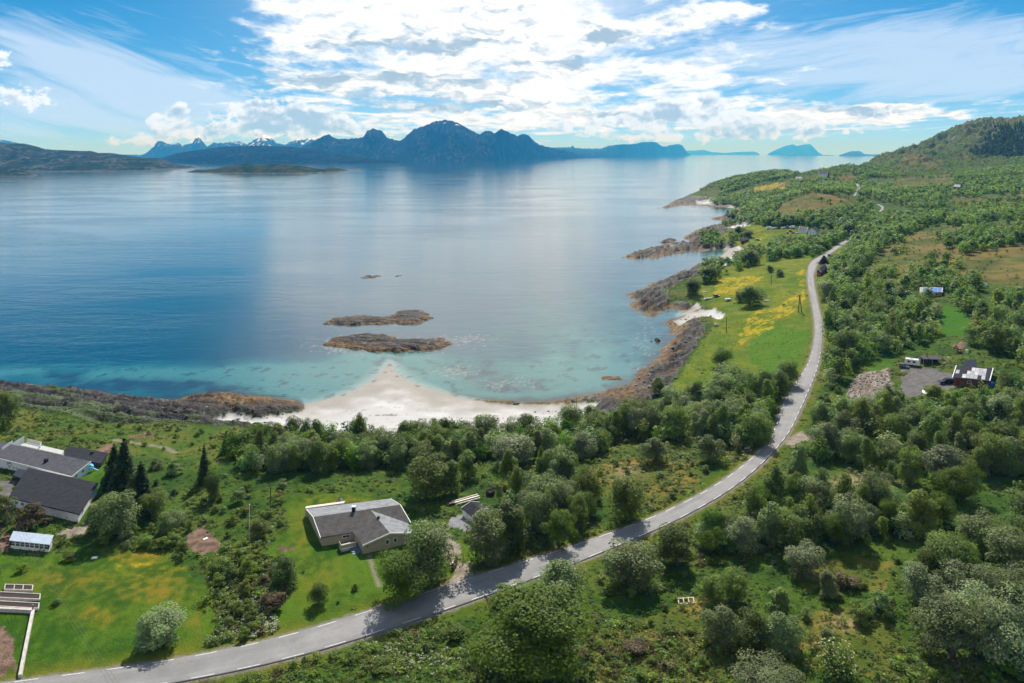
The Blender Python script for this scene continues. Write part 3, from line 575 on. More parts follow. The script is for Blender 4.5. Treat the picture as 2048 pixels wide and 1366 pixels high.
def mat_hill(name, rough=.95):
    return mat_ground(name, 1.0, (.05, .012), .28, .8, 6.0, 0.0)
M_HILL = mat_hill('hill_cover')
def ridge(name, label, prof, shore, dr, back=1.18, style='rock', nu=None, amp=.22, seed=0, p=1.15, snow=0, cat='mountain', edge=.0, nt_=60, lum=1.0):
    """a range whose crest runs along prof (sight lines) at distance dr and whose foot meets the sea along shore"""
    prof = np.array(prof, float); shore = np.array(shore, float)
    u0, u1 = prof[0, 0], prof[-1, 0]; nu = nu or int(np.clip((u1 - u0) / 1.3, 60, 620))
    u = np.linspace(u0, u1, nu); vt = np.interp(u, prof[:, 0], prof[:, 1]); vs = np.interp(u, shore[:, 0], shore[:, 1])
    ds = HC * F / (vs - V0); drr = dr if np.ndim(dr) == 0 else np.interp(u, *dr); drr = np.maximum(drr, ds * 1.04)
    e = np.minimum(u - u0, u1 - u) / (u1 - u0)
    zr = np.maximum(HC - (vt - V0) * drr / F, 0) * sm(e, -.001, .015)
    jag = fbm(u * .16, u * 0 + seed, 3, 400 + seed) * edge * drr / F; zr = np.maximum(zr + jag, 0)
    t = np.concatenate([np.linspace(0, 1, nt_), 1 + (back - 1) * np.linspace(.12, 1, 10)])
    T, U = np.meshgrid(t, u, indexing='ij'); D = np.where(T <= 1, ds + (drr - ds) * T, drr * T); X = (U - U0) / F * D
    shape = np.where(T <= 1, T ** p, np.clip((back - T) / (back - 1), 0, 1) ** .8)
    sc = 1.0 / (np.mean(drr) * .035)
    nz = ridged(X * sc, D * sc * .45, 5, 410 + seed) - .55
    z = zr * shape * (1 + amp * nz * np.clip(1 - T, 0, 1) * 2.6 * (T < 1)) + np.where(T < 1, nz * amp * 55 * np.mean(drr) / 9000 * np.sin(np.clip(T, 0, 1) * 3.14159) * np.clip(zr / (zr.max() + 1), 0.1, 1), 0)
    z = np.where(z < .3, -1.0, z)
    n1 = fbm(X * sc * 2.2, D * sc * 1.2, 5, 420 + seed); n2 = fbm(X * sc * 9, D * sc * 4, 3, 421 + seed)
    if style == 'island':
        c = lerp(np.broadcast_to(lin((.014, .028, .010)), X.shape + (3,)), lin((.036, .040, .018)), sm(n1, -.3, .35))
        c = lerp(c, lin((.13, .125, .115)), np.maximum(sm(n2 + nz * .9, .10, .42) * .7, (1 - sm(z + n2 * 5, 1, 5)) * .8) )
    elif style == 'green':
        c = lerp(np.broadcast_to(lin((.018, .034, .007)), X.shape + (3,)), lin((.060, .055, .013)), sm(n1, -.3, .35))
        c = lerp(c, lin((.20, .19, .18)), (1 - sm(z + n2 * 3, .8, 3.2)) * .8)
    else:
        c = lerp(np.broadcast_to(lin((.008, .014, .010)), X.shape + (3,)), lin((.020, .022, .022)), sm(n1 + T * .5, 0, .7))
        c = lerp(c, lin((.15, .15, .142)), sm(n2 + nz * .6, .12, .45) * .3)
        if snow: c = lerp(c, lin((.85, .87, .9)), sm(n2 * .9 + nz * .8 + (z / (zr.max() + 1) - 1) * 1.5 + snow, .28, .5) * (T > .3))
    c = c * lum
    v = np.stack([X, D, z], -1).reshape(-1, 3); idx = np.arange(len(t) * nu).reshape(len(t), nu)
    q = np.stack([idx[:-1, :-1], idx[:-1, 1:], idx[1:, 1:], idx[1:, :-1]], -1).reshape(-1, 4)
    tag(mesh_np(name, v, q, M_HILL, smooth=True, colors=c.reshape(-1, 3)), label, cat, kind='structure')

ridge('hills', 'bare grey-green hills on the left across the sound', [(-900, 296), (-500, 276), (-200, 280), (-60, 282), (0, 285), (20, 287), (48, 287), (74, 293), (93, 300), (122, 300), (160, 302), (182, 302), (197, 306), (223, 306), (260, 312), (289, 316), (319, 316), (338, 323), (347, 328), (371, 332), (384, 334), (402, 335.5)],
      [(-900, 345), (0, 344), (204, 343), (297, 342), (345, 338), (402, 335.8)], 4700, style='island', amp=.30, seed=3, p=.9, cat='hills', nu=520, edge=.6, nt_=90)
ridge('island', 'small low rocky islet at the far left in front of the grey hills', [(-160, 345), (-80, 334), (0, 337.6), (37, 339.5), (55, 344), (66, 349), (86, 353)], [(-160, 353), (0, 353.5), (86, 353)], 3080, back=1.08, style='island', amp=.2, seed=5, p=.7, cat='island', nt_=40)
ridge('island', 'long low green islet with pale rocks in the middle of the sound', [(366, 345), (380, 343), (393, 339.5), (415, 339), (430, 337.6), (445, 334), (462, 331), (479, 329.5), (493, 326.5), (508, 329.5), (531, 329), (545, 328), (579, 329), (612, 333), (630, 337), (646, 338.5), (664, 335), (679, 337), (698, 340.5), (715, 340), (738, 341.5)],
      [(366, 346), (480, 347), (600, 347), (650, 345), (700, 342.5), (738, 341.8)], 3650, back=1.06, style='green', amp=.2, seed=7, p=.75, cat='island', edge=.7, nt_=40)
ridge('mountain_range', 'dark blue massif with a broad snow-flecked summit beyond the sound', [(560, 318), (600, 297), (623, 285), (639, 276), (656, 268), (672, 277.7), (701, 277.7), (725, 275), (735, 262), (746, 257), (764, 262), (774, 275), (790, 280), (803, 281), (811, 273), (827, 259), (850, 251), (869, 243), (889, 239.5), (905, 242), (915, 245), (932, 255), (959, 269), (971, 261.5), (981, 262), (988, 267), (1002, 258),
       (1014, 263), (1034, 271.6), (1045, 268), (1055, 269), (1067, 281), (1080, 290), (1108, 297), (1140, 303), (1185, 314)], [(560, 322), (950, 322), (1020, 319.5), (1128, 317), (1185, 315.5)], 10400, style='rock', amp=.42, seed=9, p=1.05, snow=.05, edge=2.6, nt_=110)
ridge('mountain_range', 'low blue ridge running right from the broad summit to a hooked point', [(1060, 300), (1080, 296), (1108, 295), (1139, 294.5), (1145, 291.5), (1149, 295.6), (1170, 297), (1202, 297), (1217, 291.7), (1244, 288.6), (1264, 288.6), (1287, 284), (1311, 284), (1327, 294), (1338, 291), (1350, 288.6), (1362, 288.6), (1370, 298), (1376, 307), (1382, 311)],
      [(1060, 318.5), (1127, 316.7), (1250, 313.5), (1382, 311.4)], 21000, style='rock', amp=.36, seed=11, p=1.1, edge=2.0)
ridge('hills', 'long dark wooded foreland below the snowy peaks', [(318, 322), (323, 316), (352, 306.5), (408, 298), (445, 293.5), (519, 291), (575, 293), (631, 299), (668, 304), (700, 311), (740, 318), (800, 322)], [(318, 326), (560, 326.5), (800, 325.5)], 8300, style='rock', amp=.22, seed=13, p=1.0, cat='hills', lum=.75)
ridge('mountain_range', 'row of jagged snow-streaked peaks behind the dark foreland', [(262, 314), (278, 312), (293, 306), (308, 293), (315, 282), (326, 283), (334, 287.5), (349, 288.6), (356, 284), (365, 291), (384, 286), (393, 274), (399, 272), (403, 280), (414, 293), (427, 286), (445, 285.7), (479, 282), (486, 285.7), (493, 288.6), (512, 278), (527, 269), (542, 274), (553, 286), (571, 289), (594, 278), (608, 280), (623, 274.5), (638, 278), (700, 292), (800, 304)],
      [(262, 316.3), (800, 316)], 17000, style='rock', amp=.42, seed=15, p=.9, snow=.66, edge=2.6, nt_=90)
ridge('mountain_range', 'blue snow-capped range at the far left above the grey hills', [(-500, 262), (-300, 268), (-120, 276), (0, 279), (12, 280.5), (24, 283), (40, 287), (80, 296), (150, 306), (240, 309), (340, 311)], [(-500, 315), (340, 315)], 18000, style='rock', amp=.4, seed=17, p=.9, snow=.5, edge=1.2)
ridge('island', 'lone blue mountain island on the horizon at the right', [(1535, 308), (1539, 306), (1556, 297.7), (1570, 292), (1587, 288.5), (1592, 292), (1610, 288.8), (1621, 288.5), (1630, 297.7), (1638, 306), (1644, 308.5)], [(1535, 310.2), (1644, 310.2)], 45000, back=1.1, style='rock', amp=.2, seed=19, p=1.0, cat='island')
ridge('mountain_range', 'faintest far blue hills on the horizon right of the hooked point', [(1340, 306), (1377, 301), (1390, 301), (1406, 299.5), (1424, 304), (1450, 306), (1480, 303.5), (1508, 303), (1520, 307.5)], [(1340, 309.6), (1520, 309.6)], 54000, back=1.05, style='rock', amp=.2, seed=21, cat='mountain')
ridge('island', 'dark humped islet on the horizon left of the right-hand hills', [(1678, 310), (1684, 308.5), (1702, 302.4), (1720, 302.4), (1729, 308), (1745, 309), (1750, 311)], [(1678, 312.2), (1750, 312.2)], 28000, back=1.08, style='green', amp=.2, seed=23, cat='island')
for i, (a_, b_, vt_) in enumerate(((1560, 1668, 309.2), (1736, 1790, 308.3), (1785, 1812, 307.6), (1812, 1840, 307.4))):
    ridge('island', ['low skerries strung below the lone blue mountain island', 'low dark skerry just right of the humped islet', 'small dark skerry left of the hill slope on the horizon', 'last low skerry before the hill slope on the horizon'][i], [(a_, 310.5), (a_ + (b_ - a_) * .3, vt_), (a_ + (b_ - a_) * .6, vt_ + .5), (b_, 310.5)], [(a_, 311.4), (b_, 311.4)], 33000, back=1.04, style='green', amp=.2, seed=25 + i, cat='island', nu=60)

# ------------------------------------------------------------------ asphalt and edge lines
def mat_asphalt():
    m = bpy.data.materials.new('worn_asphalt'); m.use_nodes = True; nt = m.node_tree; g = G(nt); b = nt.nodes['Principled BSDF']
    pos = g.new('ShaderNodeNewGeometry').outputs['Position']
    n1 = g.noise(pos, 3.2, 5, .75); n2 = g.noise(pos, .25, 5, .65)
    at = g.new('ShaderNodeAttribute', attribute_name='Col')
    f = g.m('ADD', g.m('MULTIPLY', n1, .60), g.m('MULTIPLY_ADD', n2, .75, .33))
    c = g.vm('SCALE', at.outputs['Color']); g.put(nt.nodes[-1].inputs['Scale'], f)
    g.l.new(c, b.inputs['Base Color']); b.inputs['Roughness'].default_value = .85; b.inputs['Specular IOR Level'].default_value = .3
    return m
M_ASPH = mat_asphalt()
def simple(name, col, rough=.6, metal=0.0, spec=.4, nz=0.0, nscale=3.0, bump=0.0):
    m = bpy.data.materials.new(name); m.use_nodes = True; nt = m.node_tree; g = G(nt); b = nt.nodes['Principled BSDF']
    b.inputs['Roughness'].default_value = rough; b.inputs['Metallic'].default_value = metal; b.inputs['Specular IOR Level'].default_value = spec
    if nz:
        tc = g.new('ShaderNodeNewGeometry').outputs['Position']; n = g.noise(tc, nscale, 4, .65)
        a = [c * (1 - nz) for c in col]; z = [min(1, c * (1 + nz)) for c in col]
        g.l.new(g.mix(g.sstep(n, .3, .7), (*a, 1), (*z, 1)), b.inputs['Base Color'])
        if bump:
            bp = g.new('ShaderNodeBump'); bp.inputs['Strength'].default_value = bump; bp.inputs['Distance'].default_value = .03; g.l.new(n, bp.inputs['Height']); g.l.new(bp.outputs[0], b.inputs['Normal'])
    else: b.inputs['Base Color'].default_value = (*col, 1)
    return m
M_LINE = simple('worn_line_paint', (.58, .58, .56), .7, nz=.22, nscale=4)
def road_mesh(c, name, label):
    t = np.gradient(c[:, :2], axis=0); t /= np.linalg.norm(t, axis=1)[:, None]; nrm = np.stack([-t[:, 1], t[:, 0]], 1)
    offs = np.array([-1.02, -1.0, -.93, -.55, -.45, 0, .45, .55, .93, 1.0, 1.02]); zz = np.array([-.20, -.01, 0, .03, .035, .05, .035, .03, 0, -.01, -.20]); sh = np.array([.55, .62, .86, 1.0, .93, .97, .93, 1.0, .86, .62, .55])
    hw = c[:, 3] / 2
    V = np.stack([np.stack([c[:, 0] + nrm[:, 0] * o * hw, c[:, 1] + nrm[:, 1] * o * hw, c[:, 2] + z], -1) for o, z in zip(offs, zz)], 1)
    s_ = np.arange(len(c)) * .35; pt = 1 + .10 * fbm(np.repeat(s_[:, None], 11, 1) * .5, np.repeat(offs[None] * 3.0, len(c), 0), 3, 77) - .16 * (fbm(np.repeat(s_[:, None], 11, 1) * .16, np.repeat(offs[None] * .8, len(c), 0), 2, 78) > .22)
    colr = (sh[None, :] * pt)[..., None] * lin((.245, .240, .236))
    n, k = V.shape[:2]; idx = np.arange(n * k).reshape(n, k); q = np.stack([idx[:-1, :-1], idx[1:, :-1], idx[1:, 1:], idx[:-1, 1:]], -1).reshape(-1, 4)
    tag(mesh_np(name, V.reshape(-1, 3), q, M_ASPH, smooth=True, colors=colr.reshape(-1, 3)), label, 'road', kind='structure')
    return nrm
_nr = road_mesh(ROADS[0], 'road', 'narrow grey asphalt road winding along the shore')
road_mesh(ROADS[1], 'road', 'short stretch of pale road showing between far trees, nearer of two')
road_mesh(ROADS[2], 'road', 'farthest visible bend of the pale road among the woods')
def edge_lines():
    c = ROADS[0]; s = np.concatenate([[0], np.cumsum(np.linalg.norm(np.diff(c[:, :2], axis=0), axis=1))]); vs, qs_ = [], []
    for side in (-1, 1):
        p = 2.0
        while p < s[-1] - 6 and np.interp(p, s, c[:, 1]) < 300:
            L = 3.2; tt = np.linspace(p, p + L, 5)
            cx_, cy_, cz_, w = (np.interp(tt, s, c[:, i]) for i in range(4)); nx = np.interp(tt, s, _nr[:, 0]); ny = np.interp(tt, s, _nr[:, 1])
            i0 = len(vs)
            for k in range(5):
                for o in (w[k] / 2 * .90 - .075, w[k] / 2 * .90 + .075): vs.append((cx_[k] + nx[k] * side * o, cy_[k] + ny[k] * side * o, cz_[k] + .014))
            for k in range(4): qs_.append((i0 + 2 * k, i0 + 2 * k + 1, i0 + 2 * k + 3, i0 + 2 * k + 2))
            p += 6.4
    tag(mesh_np('road_markings', np.array(vs), np.array(qs_), M_LINE), 'broken white edge lines on both sides of the road', 'road markings', kind='structure')
edge_lines()

def build_haze():
    x0, x1, y0, y1, z0, z1 = -73000, 73000, -300, 62500, -6.5, 720
    v = [(x, y, z) for z in (z0, z1) for y in (y0, y1) for x in (x0, x1)]
    o = mesh_np('haze', v, [(0, 2, 3, 1), (4, 5, 7, 6), (0, 1, 5, 4), (2, 6, 7, 3), (0, 4, 6, 2), (1, 3, 7, 5)])
    m = bpy.data.materials.new('sea_air'); m.use_nodes = True; nt = m.node_tree; nt.nodes.remove(nt.nodes['Principled BSDF'])
    pv = nt.nodes.new('ShaderNodeVolumePrincipled'); pv.inputs['Color'].default_value = (.05, .42, 1.0, 1); pv.inputs['Density'].default_value = 5.6e-5; pv.inputs['Anisotropy'].default_value = 0.0; pv.inputs['Absorption Color'].default_value = (1, 1, 1, 1)
    nt.links.new(pv.outputs[0], nt.nodes['Material Output'].inputs['Volume']); o.data.materials.append(m)
    m.cycles.homogeneous_volume = True if hasattr(m.cycles, 'homogeneous_volume') else True
    tag(o, 'blue sea air that veils the far mountains', 'haze', kind='stuff')
build_haze()
# ------------------------------------------------------------------ trees: tapered trunk with limbs, crown of many leaf clumps
def leaf_mat(name, col, trans=.46, spec=.2, rough=.55):
    m = bpy.data.materials.new(name); m.use_nodes = True; nt = m.node_tree; g = G(nt); b = nt.nodes['Principled BSDF']; out = nt.nodes['Material Output']
    at = g.new('ShaderNodeAttribute', attribute_name='Col'); oi = g.new('ShaderNodeObjectInfo')
    v = g.m('MULTIPLY_ADD', oi.outputs['Random'], .5, .75)
    c = g.mix(1.0, at.outputs['Color'], (*col, 1), 'MULTIPLY'); c = g.vm('SCALE', c); g.put(nt.nodes[-1].inputs['Scale'], v)
    hs = g.new('ShaderNodeHueSaturation'); g.l.new(c, hs.inputs['Color']); g.put(hs.inputs['Hue'], g.m('MULTIPLY_ADD', oi.outputs['Random'], .03, .485))
    g.l.new(hs.outputs[0], b.inputs['Base Color']); b.inputs['Roughness'].default_value = rough; b.inputs['Specular IOR Level'].default_value = spec
    tr = g.new('ShaderNodeBsdfTranslucent'); g.l.new(g.mix(1.0, hs.outputs[0], (1.1, 1.25, .45, 1), 'MULTIPLY'), tr.inputs[0])
    mx = g.new('ShaderNodeMixShader'); mx.inputs[0].default_value = trans; g.l.new(b.outputs[0], mx.inputs[1]); g.l.new(tr.outputs[0], mx.inputs[2]); g.l.new(mx.outputs[0], out.inputs[0])
    return m
TONE = {'mid': ((.155, .208, .036), 'mid green'), 'grey': ((.178, .230, .074), 'grey-green'), 'dark': ((.104, .152, .026), 'dark green'), 'bright': ((.115, .185, .015), 'bright green'), 'yellow': ((.195, .240, .034), 'yellow-green'),
        'silver': ((.230, .278, .130), 'silvery'), 'copper': ((.130, .100, .048), 'reddish brown'), 'spruce': ((.052, .080, .018), 'dark'), 'plain': ((1, 1, 1), '')}
TM = {k: leaf_mat('leaves_' + k, c[0], spec=.2 if k in ('grey', 'silver') else .1) for k, c in TONE.items()}
M_BARK = simple('grey_bark', (.17, .15, .13), .9, nz=.35, nscale=6)
M_BARKD = simple('brown_bark', (.09, .065, .05), .9, nz=.35, nscale=6)

def leaf_quads(ctr, out, size, rng, flat=.35, asp=(.7, 1.3)):
    n = len(ctr)
    nn = out + rng.normal(size=(n, 3)) * flat; nn /= np.linalg.norm(nn, axis=1)[:, None] + 1e-9
    r = rng.normal(size=(n, 3)); t = np.cross(nn, r); t /= np.linalg.norm(t, axis=1)[:, None] + 1e-9; b = np.cross(nn, t)
    s = (size * rng.uniform(.6, 1.4, n))[:, None] * .5; a = rng.uniform(asp[0], asp[1], n)[:, None]
    V = np.stack([ctr - t * s * a - b * s * .4, ctr + t * s * .3 - b * s, ctr + t * s * a + b * s * .4, ctr - t * s * .3 + b * s], 1).reshape(-1, 3)
    return V, np.arange(n * 4).reshape(n, 4)
def crown_pts(kind, n, rng, ncl=None, lump=1.0):
    """leaf centres, outward directions and clump tones for a crown of unit height (trunk foot at 0)"""
    if kind == 'spruce':
        h = 1 - rng.uniform(0, 1, n) ** .62; h = .06 + .94 * h; lay = np.floor(h * 17) / 17 + .012
        ang_ = rng.uniform(0, 6.2832, n); br = np.floor(ang_ / 6.2832 * 9) / 9 * 6.2832 + lay * 40; ang_ = br + rng.normal(0, .22, n)
        rmax = .235 * (1.02 - lay) * (1 + .25 * np.sin(br * 5 + lay * 90)); rr = rmax * np.sqrt(rng.uniform(.02, 1, n))
        z = lay + .035 - rr * .38 + rng.normal(0, .008, n)
        p = np.stack([rr * np.cos(ang_), rr * np.sin(ang_), z], 1); o = np.stack([np.cos(ang_) * .5, np.sin(ang_) * .5, np.full(n, .9)], 1)
        return p, o, np.clip(1 + .25 * np.sin(br * 3 + lay * 50), .6, 1.4)
    par = {'birch': (.50, .47, .225, 32), 'willow': (.43, .46, .37, 42), 'maple': (.44, .46, .46, 54), 'shrub': (.42, .48, .52, 24)}[kind]
    cz_, hz, rad, nc = par; nc = ncl or nc
    d = rng.normal(size=(nc, 3)); d /= np.linalg.norm(d, axis=1)[:, None]
    if kind in ('willow', 'maple', 'shrub'): d[:, 2] = np.where(d[:, 2] < -.92, -d[:, 2] * .5, d[:, 2])
    rf = rng.uniform(.45, .95, nc)[:, None]; rf[: nc // 5] *= .35
    cc = d * rf * np.array([rad, rad, hz]); 
    if kind == 'birch': cc[:, :2] *= (1.15 - .75 * np.clip((cc[:, 2:3] / hz + 1) / 2, 0, 1))* 1.25
    cc[:, 2] += cz_
    cr = rng.uniform(.10, .17, nc) * (.75 if kind == 'birch' else 1.1 if kind == 'willow' else 1.15) * lump
    if kind == 'birch': cr = cr * 1.0
    k = rng.integers(0, nc, n); v = rng.normal(size=(n, 3)); v /= np.linalg.norm(v, axis=1)[:, None]
    v[:, 2] = np.where((v[:, 2] < -.2) & (rng.uniform(size=n) < .6), -v[:, 2], v[:, 2])
    rr = cr[k] * rng.uniform(.55, 1.08, n) ** .6
    sq = np.array([1, 1, .72 if kind in ('maple', 'shrub') else .95 if kind == 'willow' else 1.35])
    p = cc[k] + v * rr[:, None] * sq
    if kind == 'birch':                                       # hanging outer twigs
        p[:, 2] -= np.clip(np.linalg.norm(p[:, :2], axis=1) / rad, 0, 1.4) ** 2 * .05 * rng.uniform(0, 1, n)
    p[:, 2] = np.maximum(p[:, 2], .02)
    g_ = p - np.array([0, 0, cz_ - .1]); g_ /= np.linalg.norm(g_, axis=1)[:, None]
    return p, v * .55 + g_ * .45 + np.array([0, 0, .55]), rng.uniform(.78, 1.25, nc)[k]
def crown_mesh(kind, n, size, seed, white=0, **kw):
    rng = np.random.default_rng(seed); p, o, tn = crown_pts(kind, n, rng, **kw)
    V, Fq = leaf_quads(p, o, np.full(n, size), rng, flat=.45)
    c = (tn * rng.uniform(.75, 1.25, n))[:, None] * np.array([1, 1, 1.0]); c = c + rng.normal(0, .05, (n, 3))
    if white: m = (rng.uniform(size=n) < white) & (o[:, 2] > .5); c[m] = [6.6, 3.6, 30.]
    return V, Fq, np.repeat(np.clip(c, .2, 30), 4, axis=0)
def tube(path, rads, k=6):
    path = np.asarray(path, float); n = len(path); V = []
    for i in range(n):
        t = path[min(i + 1, n - 1)] - path[max(i - 1, 0)]; t /= np.linalg.norm(t) + 1e-9
        a = np.cross(t, [0.3, 1, .2]); a /= np.linalg.norm(a); b = np.cross(t, a)
        for j in range(k): th = 6.2832 * j / k; V.append(path[i] + (a * math.cos(th) + b * math.sin(th)) * rads[i])
    Q = [(i * k + j, i * k + (j + 1) % k, (i + 1) * k + (j + 1) % k, (i + 1) * k + j) for i in range(n - 1) for j in range(k)]
    return np.array(V), np.array(Q)
def trunk_mesh(kind, seed):
    rng = np.random.default_rng(seed + 99); Vs, Qs, o = [], [], 0
    def add(p, r):
        nonlocal o
        V, Q = tube(p, r); Vs.append(V); Qs.append(Q + o); o += len(V)
    top = {'birch': .9, 'willow': .62, 'maple': .62, 'shrub': .45, 'spruce': .97}[kind]; r0 = {'birch': .018, 'willow': .028, 'maple': .034, 'shrub': .02, 'spruce': .02}[kind]
    z = np.linspace(-.03, top, 7); w = np.cumsum(rng.normal(0, .008, (7, 2)), 0) * (0 if kind == 'spruce' else 1)
    add(np.stack([w[:, 0], w[:, 1], z], 1), r0 * np.linspace(1.25, .25, 7))
    if kind != 'spruce':
        rad = {'birch': .17, 'willow': .28, 'maple': .36, 'shrub': .35}[kind]
        for i in range(8):
            z0 = rng.uniform(.12, .55) * top / .7; a = i * 2.4 + rng.uniform(-.4, .4); L = rad * rng.uniform(.7, 1.05); rise = rng.uniform(.12, .3)
            b0 = np.array([np.interp(z0, z, w[:, 0]), np.interp(z0, z, w[:, 1]), z0]); s = np.linspace(0, 1, 5)[:, None]
            p = b0 + np.array([math.cos(a), math.sin(a), 0]) * L * s + np.array([0, 0, rise]) * s ** .8 + rng.normal(0, .01, (5, 3)) * s
            add(p, r0 * .5 * np.linspace(1, .25, 5))
    return np.concatenate(Vs), np.concatenate(Qs)
# crowns are made at unit height; copies are scaled to the height of each tree
KIND = {}
def make_kind(kind, nvar, n, size, tone, **kw):
    KIND[kind] = []
    for i in range(nvar):
        V, Q, c = crown_mesh(kind if kind != 'blossom' else 'maple', n, size, 1000 + i * 7 + len(KIND) * 100, **kw); me = mesh_np('crown', V, Q, TM[tone], colors=c)
        tv, tq = trunk_mesh(kind if kind != 'blossom' else 'maple', 50 + i + len(KIND) * 10); tk = mesh_np('trunk', tv, tq, M_BARK if kind in ('birch', 'willow') else M_BARKD, smooth=True)
        KIND[kind].append((me, tk))
make_kind('birch', 4, 5200, .027, 'mid'); make_kind('willow', 4, 9000, .025, 'grey'); make_kind('maple', 3, 15000, .021, 'bright'); make_kind('spruce', 2, 4200, .030, 'spruce'); make_kind('shrub', 3, 2200, .052, 'mid')
make_kind('blossom', 1, 2200, .040, 'bright', white=.22)
PROTO_USED = set(); NAMEOF = {'birch': 'birch_tree', 'willow': 'willow_tree', 'maple': 'maple_tree', 'spruce': 'spruce_tree', 'shrub': 'shrub', 'blossom': 'rowan_tree'}
def plant(kind, pos, h, w, tone, label, cat='tree', group=None, var=None):
    vs = KIND[kind]; i = (random.randrange(len(vs)) if var is None else var) % len(vs); r = empty(NAMEOF[kind], pos, random.uniform(0, 6.28))
    base_w = {'birch': .50, 'willow': .80, 'maple': 1.02, 'spruce': .42, 'shrub': 1.15, 'blossom': 1.02}[kind]; sx = w / base_w
    for src in vs[i]:
        if (kind, i, src.name) in PROTO_USED: c = src.copy(); COL.objects.link(c)
        else: c = src; PROTO_USED.add((kind, i, src.name))
        c.parent = r; c.scale = (sx, sx, h)
        if src is vs[i][0]: c.material_slots[0].link = 'OBJECT'; c.material_slots[0].material = TM[tone]
    return tag(r, label, cat, group)

